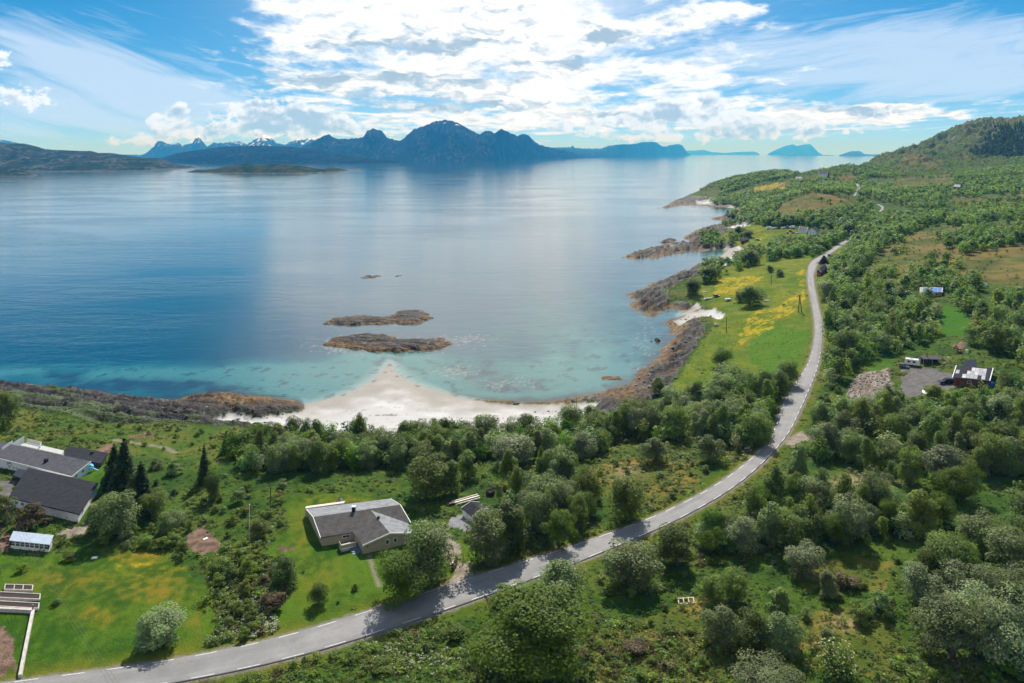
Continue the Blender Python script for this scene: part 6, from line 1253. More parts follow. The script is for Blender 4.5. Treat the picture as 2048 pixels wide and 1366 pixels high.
boulder('boulder', 'grey boulder on the lawn right behind the beige house', g2(680, 1007) + np.array((0, 0, .4)), 1.0, seed=3); boulder('boulder', 'grey boulder under the wide tree behind the beige house', g2(832, 994) + np.array((0, 0, .2)), .55, seed=4)
boulder('boulder', 'pale boulder at the edge of the hay field above the rocks', g2(1433, 652) + np.array((0, 0, .5)), 1.3, M_CONC, 5); boulder('boulder', 'dark boulder on the sand at the right end of the beach', g2(1146, 804) + np.array((0, 0, .3)), .8, seed=6)

# ---- poles, flagpole, cables
def pole(uvb, hpx, label, r=.13, name='utility_pole', arm=True, group='utility poles', mat=M_POLE, lean=0):
    p = g2(*uvb); h = hpx * p[1] / F; root = empty(name, tuple(p)); MB().tube([(0, 0, -.4), (lean * h * .5, 0, h * .5), (lean * h, 0, h)], [r * 1.15, r, r * .8], 8).build('post', mat, root)
    if arm:
        MB().bar((lean * h - .8, 0, h - .35), (lean * h + .8, 0, h - .35), .1, .12).build('crossarm', M_POLE, root)
        for s in (-.7, 0, .7): MB().cyl((lean * h + s, 0, h - .2), (0, 0, 1), .05, .18, 8).build('insulator', M_TRIM, root)
    tag(root, label, 'pole', group); return p + np.array((lean * h, 0, h))
T1 = pole((14, 1058), 48, 'utility pole beside the brown bush in front of the white outbuilding'); T2 = pole((541, 1026), 53, 'tall thin utility pole on the heath left of the beige house')
T3 = pole((1152.5, 817), 24, 'bare wooden post standing on the right end of the beach', arm=False); pole((1542.5, 569), 20, 'thin pole in the upper hay field beyond the willow clump', r=.16); pole((1453, 666), 32, 'thin pole in the lower hay field above the rocks', r=.16)
T4 = pole((2004, 624), 36, 'tall pole on the heath at the right edge', r=.2); T5 = pole((1832, 580), 32, 'tall pole left of the cabin with blue roof panels', r=.2); pole((1854, 727), 22, 'pale bare post by the scrap heap beside the caravan', r=.16, arm=False); pole((1851, 1100), 23, 'short post with a box in the lower right clearing', r=.12, arm=False)
def aframe():
    a, b = g2(1597, 626), g2(1604, 626); h = 37 * a[1] / F; root = empty('double_pole', tuple(a)); d = b - a
    for q in ((0, 0, -.4), (d[0], d[1], d[2] - .4)): MB().tube([q, (d[0] * .3, d[1] * .3, h)], [.24, .18], 8).build('leg', M_POLE, root)
    MB().bar((d[0] * .15, d[1] * .15, h * .5), (d[0] * .65, d[1] * .65, h * .5), .2, .25).build('brace', M_POLE, root); MB().bar((d[0] * .3 - 1.2, d[1] * .3, h - .5), (d[0] * .3 + 1.2, d[1] * .3, h - .5), .18, .2).build('crossarm', M_POLE, root); tag(root, 'two-legged wooden power pole in the hay field left of the road', 'pole', 'utility poles'); return a + d * .3 + np.array((0, 0, h))
T6 = aframe()
def flag():
    p = g2(499, 1079); h = 69 * p[1] / F; root = empty('flagpole', tuple(p)); MB().tube([(0, 0, -.3), (0, 0, h)], [.09, .05], 8).build('pole', M_TRIM, root); m = MB()
    m.loft([[(.05 + .02 * k, .02 * math.sin(k * 1.7), h - .25 - k * .28), (.05 + .02 * k + .34 - k * .035, .06 * math.sin(k * 1.3), h - .25 - k * .28), (.05 + .02 * k + .34 - k * .035, .06 * math.sin(k * 1.3) + .02, h - .25 - k * .28), (.05 + .02 * k, .02 * math.sin(k * 1.7) + .02, h - .25 - k * .28)] for k in range(8)])
    m.build('pennant', simple('red_pennant', (.42, .05, .03), .8), root); MB().cyl((0, 0, h + .06), (0, 0, 1), .09, .12).build('finial', M_TRIM, root); tag(root, 'white flagpole with a hanging red pennant left of the beige house', 'flagpole')
flag()
def cable(a, b, label, sag=.6, r=.02, group=None):
    P = [a + (b - a) * t - np.array((0, 0, 4 * sag * t * (1 - t))) for t in np.linspace(0, 1, 14)]; tag(MB().tube(P, r, 5).build('overhead_cable', M_POLE), label, 'cable', group)
dE = F * (HC - 21) / (1420 - V0); E = np.array(((262 - U0) / F * dE, dE, 21.0))
for k, s in enumerate((-.7, 0, .7)): cable(T1 + np.array((s, 0, -.2)), E + np.array((s * .9, 0, 0)), ['leftmost of the three cables crossing the left lawn to the road', 'middle one of the three cables crossing the left lawn', 'rightmost of the three cables crossing the left lawn to the road'][k], .8, .014, 'cables over the left lawn')
cable(T2, T1 + np.array((0, 0, -.5)), 'thin cable from the heath pole to the pole by the outbuilding', 1.0, .015); pass

# ---- vehicles
def car(uv, label, paint, ang_, L=4.4, W=1.8, H=1.5, kind='hatch', group=None, name='parked_car', cat='car', parts=True):
    p = g2(*uv); root = empty(name, tuple(p), ang_); tag(root, label, cat, group); x = L / 2; w = W / 2; b = .32; z1, z2 = H * .56, H
    prof = {'hatch': [(-x, b), (-x, z1 * .95), (-x * .93, z1), (-x * .80, z2 * .97), (-x * .55, z2), (x * .10, z2 * .98), (x * .42, z1 * 1.02), (x * .93, z1 * .86), (x, z1 * .6), (x, b)],
            'van': [(-x, b), (-x, z2 * .92), (-x * .94, z2), (x * .45, z2), (x * .72, z1 * 1.1), (x * .96, z1 * .88), (x, z1 * .6), (x, b)]}[kind]
    rings = []
    for s, k in ((-1, .93), (-.92, 1.0), (.92, 1.0), (1, .93)):
        rings.append([(px * (1 if k == 1.0 else .985), w * s * (1.0 if pz < z1 * 1.05 else .86), b + (pz - b) * (1 if k == 1.0 else .97)) for px, pz in prof])
    MB().loft(rings).build('body', paint, root, smooth=False)
    if kind == 'hatch': gl = [(-x * .86, z1 * 1.06), (-x * .745, z2 * .93), (-x * .52, z2 * .955), (x * .07, z2 * .945), (x * .33, z1 * 1.08)]
    else: gl = [(x * .05, z1 * 1.15), (x * .05, z2 * .9), (x * .42, z2 * .9), (x * .60, z1 * 1.2)]
    for s in (-1, 1): MB().loft([[(px, s * w * (.885 + .02 - (0 if pz < z1 * 1.2 else .02)) * q, pz) for px, pz in gl] for q in (.93, 1.035)]).build('side_window', M_GLASS, root)
    a, c = ((x * .10, z2 * .985), (x * .42, z1 * 1.05)) if kind == 'hatch' else ((x * .46, z2 * .99), (x * .71, z1 * 1.14)); MB().add([(a[0] + .05, -w * .74, a[1]), (a[0] + .05, w * .74, a[1]), (c[0] + .04, w * .82, c[1] + .03), (c[0] + .04, -w * .82, c[1] + .03), (a[0], -w * .74, a[1] - .05), (a[0], w * .74, a[1] - .05), (c[0], w * .82, c[1] - .03), (c[0], -w * .82, c[1] - .03)], [(0, 1, 2, 3), (7, 6, 5, 4), (0, 4, 5, 1), (1, 5, 6, 2), (2, 6, 7, 3), (3, 7, 4, 0)]).build('windscreen', M_GLASS, root)
    MB().box(-x * .95 - .03, -x * .9, -w * .7, w * .7, z1 * 1.1, z2 * .86).build('rear_window', M_GLASS, root)
    for sx in (-.62, .62):
        for s in (-1, 1):
            wh = MB().cyl((x * sx, s * (w - .10), .32), (0, 1, 0), .33, .24, 16).build('wheel', M_RUBBER, root); MB().cyl((x * sx, s * (w + .025), .32), (0, 1, 0), .19, .02, 12).build('rim', M_GREY, wh)
    if parts:
        for s in (-1, 1):
            MB().box(x * .97, x + .015, s * w * .72 - .16, s * w * .72 + .16, z1 * .66, z1 * .80).build('headlight', M_TRIM, root, bevel=.02); MB().box(-x - .015, -x * .98, s * w * .78 - .1, s * w * .78 + .1, z1 * .72, z1 * .92).build('tail_light', M_PAINTR, root)
    return root
car((1894, 767), 'black estate car parked on the dark gravel beside the patched-roof shed', M_PAINTB, R(176), 5.0, 1.95, 1.75); car((1808, 735.5), 'dark grey car with pale windscreen parked in front of the white caravan', M_PAINTG, R(-38), 3.2, 1.7, 1.45)
car((1949, 604), 'dark car half hidden under trees right of the blue-roofed cabin', M_PAINTB, R(10), 4.2); car((1660, 512), 'blue car parked beside the road by the brown conifer', M_PAINTBL, R(40), 4.2)
FG = 'vehicles parked in a row at the farm'
for (u, v, kd, pt, lb) in ((1537, 457.5, 'van', M_PAINTW, 'leftmost dark-bellied white van in the row at the farm'), (1548, 457.5, 'hatch', M_PAINTW, 'second vehicle from the left in the farm row, low white car'), (1556, 457.3, 'hatch', M_PAINTB, 'black car between the white ones in the farm row'), (1567, 456.8, 'hatch', M_PAINTW, 'white car in the middle of the farm row'), (1574, 456.4, 'hatch', M_PAINTG, 'grey car next to the big white van in the farm row'), (1584, 456, 'van', M_PAINTW, 'biggest white van at the right end of the farm row')):
    car((u, v), lb, pt, R(170 + (u % 7) * 3), 5.2 if kd == 'van' else 4.6, 2, 2.6 if kd == 'van' else 1.6, kd, FG)
car((1588, 467.5), 'black car on the farm grass in front of the white houses', M_PAINTB, R(15), 4.6); car((1594, 467.5), 'small white car right of the black one on the farm grass', M_PAINTW, R(20), 3.8)
def caravan(uv, label, L, W, H, ang_, name='caravan'):
    p = g2(*uv); root = empty(name, tuple(p), ang_); tag(root, label, 'caravan'); x = L / 2; prof = [(-x, .45), (-x * 1.0, H * .6), (-x * .93, H * .95), (-x * .85, H), (x * .82, H), (x * .97, H * .7), (x, .7), (x * .9, .45)]
    MB().loft([[(a, s * W / 2, b) for a, b in prof] for s in (-1, 1)]).build('body', M_PAINTW, root, bevel=.05)
    for s in (-1, 1):
        for t in (-.45, .25): MB().box(x * t - .45, x * t + .45, s * (W / 2 + .012) - .012, s * (W / 2 + .012) + .012, H * .52, H * .78).build('window', M_GLASS, root)
    MB().add([(x * .86, -W * .38, H * .9), (x * .86, W * .38, H * .9), (x * .985, W * .38, H * .62), (x * .985, -W * .38, H * .62)], [(0, 1, 2, 3)]).build('front_window', M_LBLUE, root); MB().box(-x * .3, x * .1, -.35, .35, H + .003, H + .10).build('roof_hatch', M_GREY, root)
    for s in (-1, 1): MB().cyl((0, s * (W / 2 - .1), .3), (0, 1, 0), .31, .2).build('wheel', M_RUBBER, root)
    MB().bar((x * .9, -.4, .5), (x + 1.2, 0, .5), .08, .1).bar((x * .9, .4, .5), (x + 1.2, 0, .5), .08, .1).build('drawbar', M_GREY, root)
caravan((1825, 731), 'white caravan with pale blue front standing in the trees by the gravel yard', 4.8, 2.3, 2.4, R(-32)); caravan((1456, 601.5), 'beige-white camping trailer on the shore pasture right of the boats', 3.6, 1.8, 1.3, R(12), 'camping_trailer')
def motorcycle():
    p = g2(909, 1133); root = empty('motorcycle', tuple(p), R(68)); tag(root, 'red and black touring motorcycle parked on the driveway', 'motorcycle'); s = 1.15
    for x in (-.78, .78): w = MB().cyl((x * s, 0, .36), (0, 1, 0), .36, .16, 18).build('wheel', M_RUBBER, root); MB().cyl((x * s, 0, .36), (0, 1, 0), .22, .18, 14).build('rim', M_CHROME, w)
    MB().loft([[(-.45 * s, y, .45), (-.2 * s, y, .35), (.3 * s, y, .35), (.48 * s, y, .6), (.2 * s, y, .8), (-.3 * s, y, .72)] for y in (-.16, .16)]).build('engine', M_BLACK, root, bevel=.03)
    MB().loft([[(-.05 * s, y, .78), (.45 * s, y, .80), (.42 * s, y * .7, 1.02), (.15 * s, y * .7, 1.08), (-.03 * s, y * .9, .95)] for y in (-.22, .22)]).build('fuel_tank', M_PAINTR, root, bevel=.04); MB().loft([[(-.8 * s, y, .84), (-.05 * s, y, .80), (-.08 * s, y, .92), (-.4 * s, y, .90), (-.8 * s, y, .98)] for y in (-.17, .17)]).build('seat', M_RUBBER, root, bevel=.03)
    MB().loft([[(.5 * s, y, .7), (.9 * s, y * .6, .85), (.78 * s, y * .6, 1.25), (.5 * s, y, 1.1)] for y in (-.26, .26)]).build('fairing', M_PAINTR, root, bevel=.03); MB().add([(.82 * s, -.18, 1.12), (.82 * s, .18, 1.12), (.56 * s, .2, 1.42), (.56 * s, -.2, 1.42)], [(0, 1, 2, 3)]).build('windshield', M_CHROME, root)
    MB().tube([(.62 * s, 0, 1.0), (.82 * s, 0, .36)], .05).build('fork', M_CHROME, root); MB().tube([(.35 * s, -.42, 1.12), (.55 * s, 0, 1.1), (.35 * s, .42, 1.12)], .03).build('handlebar', M_BLACK, root)
    for y in (-.34, .34): MB().box(-.95 * s, -.45 * s, y - .12, y + .12, .5, .85).build('pannier', M_PAINTR, root, bevel=.03)
    MB().box(-1.0 * s, -.7 * s, -.22, .22, 1.0, 1.3).build('top_box', M_PAINTW, root, bevel=.04); MB().cyl((.92 * s, 0, 1.0), (1, 0, 0), .09, .04).build('headlight', M_TRIM, root)
motorcycle()

# ---- garden and yard things
def timber():
    o = g2(930, 1005); root = empty('timber_pile', tuple(o)); a, b = g2(908, 1008) - o, g2(958, 994) - o; d = (b - a); n = np.array((d[1], -d[0], 0)); n /= np.linalg.norm(n); r = np.random.default_rng(4)
    for i in range(9):
        k = n * (i - 4) * .30 + d * r.uniform(-.05, .05); z = np.array((0, 0, .12 + (i % 3) * .17)); MB().bar(a * r.uniform(.75, 1) + k + z, b * r.uniform(.7, 1) + k + z, .26, .14).build('board', M_TRIM if i % 2 else M_WOODL, root)
    for t in (.15, .8): MB().bar(a + d * t - n * 1.5, a + d * t + n * 1.5, .2, .2).build('bearer', M_WOOD, root)
    tag(root, 'pile of long white and pale boards behind the small garage', 'timber pile')
    p = g2(903, 1010); r2 = empty('wheelbarrow', tuple(p), .4); MB().loft([[(-.6, -.35, .35), (.5, -.3, .35), (.5, .3, .35), (-.6, .35, .35)], [(-.8, -.5, .8), (.8, -.45, .8), (.8, .45, .8), (-.8, .5, .8)]]).build('tray', simple('faded_red', (.25, .045, .03), .7, nz=.2), r2); r2.scale = (.7, .7, .7); MB().cyl((.75, 0, .2), (0, 1, 0), .22, .12).build('wheel', M_RUBBER, r2); MB().tube([(-.5, -.3, .4), (-1.5, -.35, .6)], .03).tube([(-.5, .3, .4), (-1.5, .35, .6)], .03).build('handles', M_WOOD, r2); tag(r2, 'red wheelbarrow at the left end of the board pile', 'wheelbarrow')
    p = g2(981, 990); r3 = empty('compost_bin', tuple(p), .5); m = MB()
    for z in np.arange(0, 1.2, .24):
        for x in (-.75, .75): m.box(x - .04, x + .04, -.75, .75, z, z + .18); m.box(-.75, .75, x - .04, x + .04, z + .05, z + .22)
    m.build('slatted_box', M_DARKW, r3); MB().box(-.68, .68, -.68, .68, 0, .8).build('compost', M_SOILB, r3); tag(r3, 'dark slatted compost bin in the grass beyond the small garage', 'compost bin')
timber()
def white_lid(uv, label, sx, sy, ang_=0.2, mat=M_TRIM, h=.12, name='board'):
    p = g2(*uv); o = MB().box(-sx / 2, sx / 2, -sy / 2, sy / 2, -.1, h).build(name, mat, None, bevel=.03); o.location = p; o.rotation_euler = (0, 0, ang_); tag(o, label, 'board')
white_lid((189, 1116), 'white lid lying at the edge of the left lawn by the bushes', 1.1, .7); white_lid((411, 1078), 'white board lying on the bare soil mound', 1.0, .6, .9)
def play():
    p = g2(181, 943); r = empty('play_frame', tuple(p), .4); m = MB()
    for x in (-.6, .6):
        for y in (-.5, .5): m.tube([(x * 1.2, y * 1.2, -.1), (x, y, 1.4)], .06, 6)
    m.build('legs', M_LBLUE, r); MB().box(-.65, .65, -.55, .55, .75, .85).build('platform', M_LBLUE, r); MB().loft([[(-.7, -.6, 1.3), (.7, -.6, 1.3), (0, -.6, 1.9)], [(-.7, .6, 1.3), (.7, .6, 1.3), (0, .6, 1.9)]]).build('canopy', M_LBLUE, r); MB().bar((.6, 0, .8), (1.7, 0, .05), .45, .06).build('slide', M_LBLUE, r); tag(r, 'light blue plastic play frame at the end of the white house', 'play frame')
play()
def frame_():
    p = g2(1371, 1203); r = empty('wooden_frame', tuple(p), .1)
    for x in (-1.4, -.5, .4, 1.3): MB().bar((x, -.7, .2), (x + .3, .8, .2), .14, .14).build('slat', M_WOODL, r)
    for y in (-.7, .8): MB().bar((-1.5, y, .08), (1.6, y, .08), .16, .14).build('rail', M_WOODL, r)
    tag(r, 'pale wooden frame lying in the grass of the lower clearing', 'wooden frame')
frame_()
def picnic():
    p = g2(1495, 903); r = empty('picnic_table', tuple(p), .3); r.scale = (.75, .75, .75); MB().box(-1.1, 1.1, -.45, .45, 1.2, 1.3).build('tabletop', M_WOOD, r)
    for s in (-1, 1): MB().box(-1.1, 1.1, s * .95 - .18, s * .95 + .18, .55, .63).build('bench', M_WOOD, r)
    for x in (-.8, .8): MB().bar((x, -.95, .0), (x, .35, 1.22), .1, .12).bar((x, .95, .0), (x, -.35, 1.22), .1, .12).build('trestle', M_WOOD, r)
    tag(r, 'grey picnic table under the tree on the road verge', 'picnic table')
picnic()

# ---- the shed with the patched roof and its yard, right
def patched():
    zg = float(g2(1945, 770)[2]); ze = zg + 2.2; A = corners([(1904.8, 755), (1979.4, 762), (1986.4, 738.5), (1912.6, 733.5)], ze); o = np.mean(A, 0); root = empty('patched_roof_shed', (o[0], o[1], zg)); P = rel(A, o); t3 = lambda p, z: (p[0], p[1], z); h = 2.2
    tag(root, 'brown shed with a patchwork roof of pale and dark sheets at right', 'shed'); MB().slab([t3(P[0], h), t3(P[1], h), t3(P[2], h + .4), t3(P[3], h + .4)], .12).build('roof', M_ROOFD, root); W = shrink(P, .35); MB().prism(W, -1.2, [h - .14, h - .14, h + .2, h + .2]).build('wall', M_BROWN, root); r = np.random.default_rng(8); sh = [simple('roof_sheet_' + n, c, .6, nz=.25, nscale=1.0) for n, c in (('pale', (.46, .45, .46)), ('grey', (.26, .26, .28)), ('light', (.36, .35, .36)))]
    def q(a, b): f = P[0] + (P[1] - P[0]) * a + (P[3] - P[0]) * b; return (f[0], f[1], h + .4 * b + .02 + .004 * r.integers(1, 6))
    for i in range(9):
        for j in range(3):
            if r.uniform() < (.28 if 1 < i < 8 else .65): continue
            a0, b0 = .04 + i * .104, .06 + j * .30; MB().slab([q(a0, b0), q(a0 + .10, b0), q(a0 + .10, b0 + .29), q(a0, b0 + .29)], .016).build('roof_sheet', sh[r.integers(0, 3)], root)
    for a, b in ((P[1], P[2]), (P[3], P[0])): MB().bar(t3(a, h + (.4 if a is P[3] else 0) + .03), t3(b, h + (.4 if b is P[2] else 0) + .03), .22, .14).build('bargeboard', M_TRIM, root)
    door_on(root, W[0], W[1], .12, -.2, 1.0, 1.9, M_RED); window_on(root, W[0], W[1], .45, .7, 1.0, .8)
    A = corners([(1924.5, 735), (1953.4, 735), (1952.7, 719.5), (1932, 720)], ze + .3); a = np.array(rel(A, o)); x = empty('annex', (o[0], o[1], zg)); tag(x, 'small annex with dark panel roof behind the patched shed', 'annex'); MB().slab([t3(p, h + .25 + .02 * i) for i, p in enumerate(a)], .12).build('roof', M_NAVY, x); MB().prism(shrink(list(a), .3), -1, h + .1).build('wall', M_RED, x)
    p = g2(1982, 772); t = MB().loft([[(-.9, -.8, 0), (.9, -.8, 0), (.9, .8, 0), (-.9, .8, 0)], [(-.85, -.7, .9), (.8, -.75, 1.1), (.8, .7, 1.0), (-.8, .7, .8)], [(-.3, -.3, 1.3), (.4, -.3, 1.4), (.3, .3, 1.35), (-.3, .3, 1.2)]]).build('tarpaulin', M_BLUE, None, bevel=.05); t.location = p; tag(t, 'bright blue tarpaulin over a heap at the corner of the patched shed', 'tarpaulin')
patched()
def digger():
    p = g2(1919, 706); r = empty('excavator', tuple(p), R(100)); r.scale = (.62, .62, .62); tag(r, 'small orange excavator with raised black arm on the slope above the yard', 'excavator')
    for s in (-1, 1): MB().loft([[(-1.5, s * .8 - .22, .25), (-1.2, s * .8 - .22, 0), (1.2, s * .8 - .22, 0), (1.5, s * .8 - .22, .25), (1.2, s * .8 - .22, .6), (-1.2, s * .8 - .22, .6)], [(-1.5, s * .8 + .22, .25), (-1.2, s * .8 + .22, 0), (1.2, s * .8 + .22, 0), (1.5, s * .8 + .22, .25), (1.2, s * .8 + .22, .6), (-1.2, s * .8 + .22, .6)]]).build('track', M_RUBBER, r)
    MB().box(-1.5, .9, -.95, .95, .7, 1.6).build('body', M_ORANGE, r, bevel=.08); c = MB().box(-.4, .9, -.9, .1, 1.6, 2.7).build('cab', M_ORANGE, r, bevel=.06); MB().box(-.3, .93, -.93, .12, 1.9, 2.5).build('cab_window', M_GLASS, c)
    MB().bar((.8, .4, 1.3), (2.2, .4, 4.0), .3, .4).build('boom', M_BLACK, r); MB().bar((2.2, .4, 4.0), (3.3, .4, 2.6), .22, .3).build('stick', M_BLACK, r); MB().loft([[(3.0, .0, 2.2), (3.6, .0, 2.6), (3.7, .0, 1.9), (3.2, 0, 1.7)], [(3.0, .8, 2.2), (3.6, .8, 2.6), (3.7, .8, 1.9), (3.2, .8, 1.7)]]).build('bucket', M_BLACK, r)
digger()
def shelter():
    p = g2(1862, 727); r = empty('open_shelter', tuple(p), -.1); tag(r, 'low dark open shelter full of junk beside the caravan', 'shelter')
    for x in (-3, 0, 3):
        for y in (-1, 1.2): MB().box(x - .1, x + .1, y - .1, y + .1, -.3, 2.0 + y * .2).build('post', M_WOOD, r)
    MB().slab([(-3.4, -1.4, 1.9), (3.4, -1.4, 1.9), (3.4, 1.6, 2.5), (-3.4, 1.6, 2.5)], .12).build('roof', M_DARKW, r); MB().box(-3.1, 3.1, 1.22, 1.32, -.3, 2.2).build('back_wall', M_DARKW, r)
shelter()
def boat(uv, label, L, ang_, mat, flip=False, inner=M_WOOD, name='rowing_boat', group=None):
    p = g2(*uv); r = empty(name, tuple(p), ang_); tag(r, label, 'boat', group); n = 9; rings, inn = [], []
    for i in range(n):
        t = i / (n - 1); x = (t - .5) * L; w = L * .17 * (1 - max(0, (t - .45) / .55) ** 2.2) * (.8 + .2 * min(1, t * 4)) + .02; sh = L * .10 * (1 + .5 * (t - .4) ** 2 * 3); z0 = .05 + .35 * max(0, (t - .7) / .3) ** 2 * L * .1
        rings.append([(x, -w, sh + z0), (x, -w * .75, sh * .35 + z0), (x, 0, z0), (x, w * .75, sh * .35 + z0), (x, w, sh + z0)]); inn.append([(x * .96, -w * .88, sh + z0 + .01), (x * .96, -w * .6, sh * .55 + z0), (x * .96, 0, sh * .3 + z0), (x * .96, w * .6, sh * .55 + z0), (x * .96, w * .88, sh + z0 + .01)])
    MB().loft([a + b[::-1] for a, b in zip(rings, inn)]).build('hull', mat, r)
    if not flip:
        for t in (.3, .55): MB().box((t - .5) * L - .12, (t - .5) * L + .12, -L * .13, L * .13, L * .075, L * .085).build('thwart', inner, r)
    else: r.rotation_euler = (math.pi, 0, ang_); r.location = p + np.array((0, 0, L * .13)); MB().bar((-L * .4, 0, .0), (L * .35, 0, .0), .1, .1).build('keel', inner, r)
    return r
boat((1032, 809), 'dark rowing boat lying on the sand at the water edge', 2.6, R(10), M_DARKW, inner=M_DARKW); boat((1850, 786), 'white upturned boat in the bushes below the yard', 4.4, R(80), M_PAINTW, True); boat((1887, 728), 'brown wooden boat beside the junk shelter', 3.4, R(40), M_WOOD)
BG = 'boats on the shore pasture'
boat((1410, 584), 'small white boat nearest the dark round shore tree', 4.0, R(10), M_PAINTW, True, group=BG); boat((1417, 598), 'white boat on the shore pasture left of the dark cart', 6.0, R(25), M_PAINTW, group=BG); boat((1425, 397), 'tiny white boat on the far headland shore', 7.5, R(0), M_PAINTW, True); boat((1536, 602), 'silvery upturned boat hull right of the field willow', 6.0, R(15), M_GREY, True)
def cart(uv, label, L, ang_, load=M_BLACK, name='farm_trailer', group=None, cat='trailer', deck=M_WOOD):
    p = g2(*uv); r = empty(name, tuple(p), ang_); tag(r, label, cat, group); MB().box(-L / 2, L / 2, -1, 1, .7, .85).build('bed', deck, r); MB().box(-L / 2 + .2, L * .2, -.9, .9, .86, 1.6).build('load', load, r, bevel=.08); MB().bar((L / 2, 0, .7), (L / 2 + 1.5, 0, .6), .12, .12).build('drawbar', M_BLACK, r)
    for x in (-L * .25, L * .2):
        for s in (-1, 1): MB().cyl((x, s * .95, .42), (0, 1, 0), .42, .22).build('wheel', M_RUBBER, r)
cart((1433, 594), 'dark cart on the shore pasture by the buttercups', 4.0, R(15)); cart((1516, 481), 'flat trailer with pale deck on the farm meadow', 6.5, R(25), deck=M_TRIM); cart((1575, 467), 'rusty red trailer on the farm grass', 4.0, R(80), M_PAINTR); cart((1581, 463), 'rusty implement behind the red trailer at the farm', 3.2, R(10), M_BROWN, 'farm_implement', cat='implement')
cart((1817, 588), 'pale blue trailer on the heath left of the cabin', 4.5, R(20), M_GREY, deck=M_LBLUE)

# ---- cabins, barns, farmhouses farther off
def simple_house(name, label, cat, eave_uv, zg_uv, eh, rh, wall, roofm, over=.3, win=(), trim=True, ch=None, door=None):
    zg = float(g2(*zg_uv)[2]); A = corners(eave_uv, zg + eh); o = np.mean(A, 0); root = empty(name, (o[0], o[1], zg)); P = rel(A, o); tag(root, label, cat); W, a, b = gable_house(root, P, 0, eh, eh + rh, wall, roofm, over=over, trim=trim, z_floor=-1.5)
    for (i, t, z, w, h) in win: window_on(root, W[i], W[(i + 1) % 4], t, z, w, h)
    if door: door_on(root, W[door[0]], W[(door[0] + 1) % 4], door[1], -.1, 1.1, 2.0, M_WOOD)
    if ch: c = rel([np.array(PZ(*ch, zg + eh + rh)[:2])], o)[0]; chimney(root, c, eh + rh * .5, rh * .5 + 1.0, .7)
    return root, W, P
simple_house('red_barn', 'small dark red barn with blue-grey roof right beside the road', 'barn', [(1642.5, 544.5), (1655, 534.5), (1647, 529.5), (1633, 541)], (1640, 551), 3.3, 1.5, M_RED, M_NAVY, .3, [(0, .5, 1.0, .9, .9)], door=(3, .5))
simple_house('boathouse', 'small red boathouse with dark roof on the farm meadow by the inlet', 'boathouse', [(1482.5, 482), (1498, 479), (1494.5, 475.5), (1479, 477.5)], (1485, 486), 2.6, 1.4, M_RED, M_ROOFD, .3, door=(0, .5), trim=False)
simple_house('farmhouse', 'tall white gabled farmhouse with dark roof at the far farm', 'farmhouse', [(1632.5, 464), (1638, 460), (1623, 457.5), (1615.5, 461.5)][0:4], (1624, 474), 5.0, 2.6, M_WHITE, M_ROOFD, .4, [(3, .3, 3.2, 1.0, 1.2), (3, .7, 3.2, 1.0, 1.2), (3, .3, .9, 1.0, 1.2), (3, .7, .9, 1.0, 1.2), (0, .5, 1, 1.2, 1.2)])
simple_house('farmhouse', 'lower white house with grey roof behind the gabled farmhouse', 'farmhouse', [(1597, 457.5), (1613, 460.5), (1619, 455.5), (1603, 453)], (1606, 464), 3.2, 2.0, M_WHITE, M_ROOFG, .4, [(0, .3, 1, 1.2, 1.2), (0, .7, 1, 1.2, 1.2)])
simple_house('cabin', 'hidden cabin with navy roof among the trees by the shore rocks', 'cabin', [(1336, 801), (1357, 808), (1362, 797), (1341, 791)], (1348, 812), 2.6, .8, M_DARKW, M_NAVY, .3, [(0, .5, 1, 1, .9)], ch=(1354.5, 796))
r_, W_, P_ = simple_house('blue_roofed_cabin', 'tan cabin with grey and blue roof panels on the heath at right', 'cabin', [(1839.5, 584.5), (1885, 584.5), (1886, 574), (1841, 574)], (1862, 592), 2.4, 1.0, simple('tan_boards', (.42, .30, .18), .8, nz=.15), simple('grey_brown_sheet', (.30, .26, .24), .6, nz=.2), .3, [(0, .4, .8, 1.4, 1.0), (0, .75, .8, 1.0, 1.0)], door=(0, .1))
for i, t in enumerate((.14, .46, .62, .80)):
    FLp, FRp = P_[0], P_[1]; RLp, RRp = (P_[0] + P_[3]) / 2, (P_[1] + P_[2]) / 2; f = lambda a, b: FLp + (FRp - FLp) * a + ((RLp - FLp) + ((RRp - FRp) - (RLp - FLp)) * a) * b
    MB().slab([(*f(t, .02), 2.4 + .02 + .05), (*f(t + .14, .02), 2.4 + .07), (*f(t + .14, .97), 3.4 + .04), (*f(t, .97), 3.4 + .04)], .02).build('roof_panel', simple('blue_sheet', (.06, .20, .55), .4, nz=.1), r_)
simple_house('cabin', 'dark log cabin at the edge of the wood under the right-hand hill', 'cabin', [(1907, 373.5), (1920, 374.5), (1923, 371), (1911, 370)], (1914, 377), 3.2, 2.4, M_DARKW, M_ROOFP, .4, trim=False)
simple_house('far_house', 'dark-roofed house against the sea at the foot of the far knoll', 'house', [(1637, 347), (1655, 347.6), (1656.5, 345.2), (1640, 344.8)], (1647, 351), 4.0, 3.4, M_WHITE, M_ROOFD, .4, [(0, .3, 1, 1.4, 1.6), (0, .7, 1, 1.4, 1.6)]); simple_house('far_house', 'tiny grey house on the headland by the far yellow field', 'house', [(1591, 357), (1603, 357.4), (1604, 355.6), (1593, 355.4)], (1598, 360), 3.6, 2.6, M_WHITE, M_ROOFP, .4, [(0, .5, 1, 1.4, 1.4)])
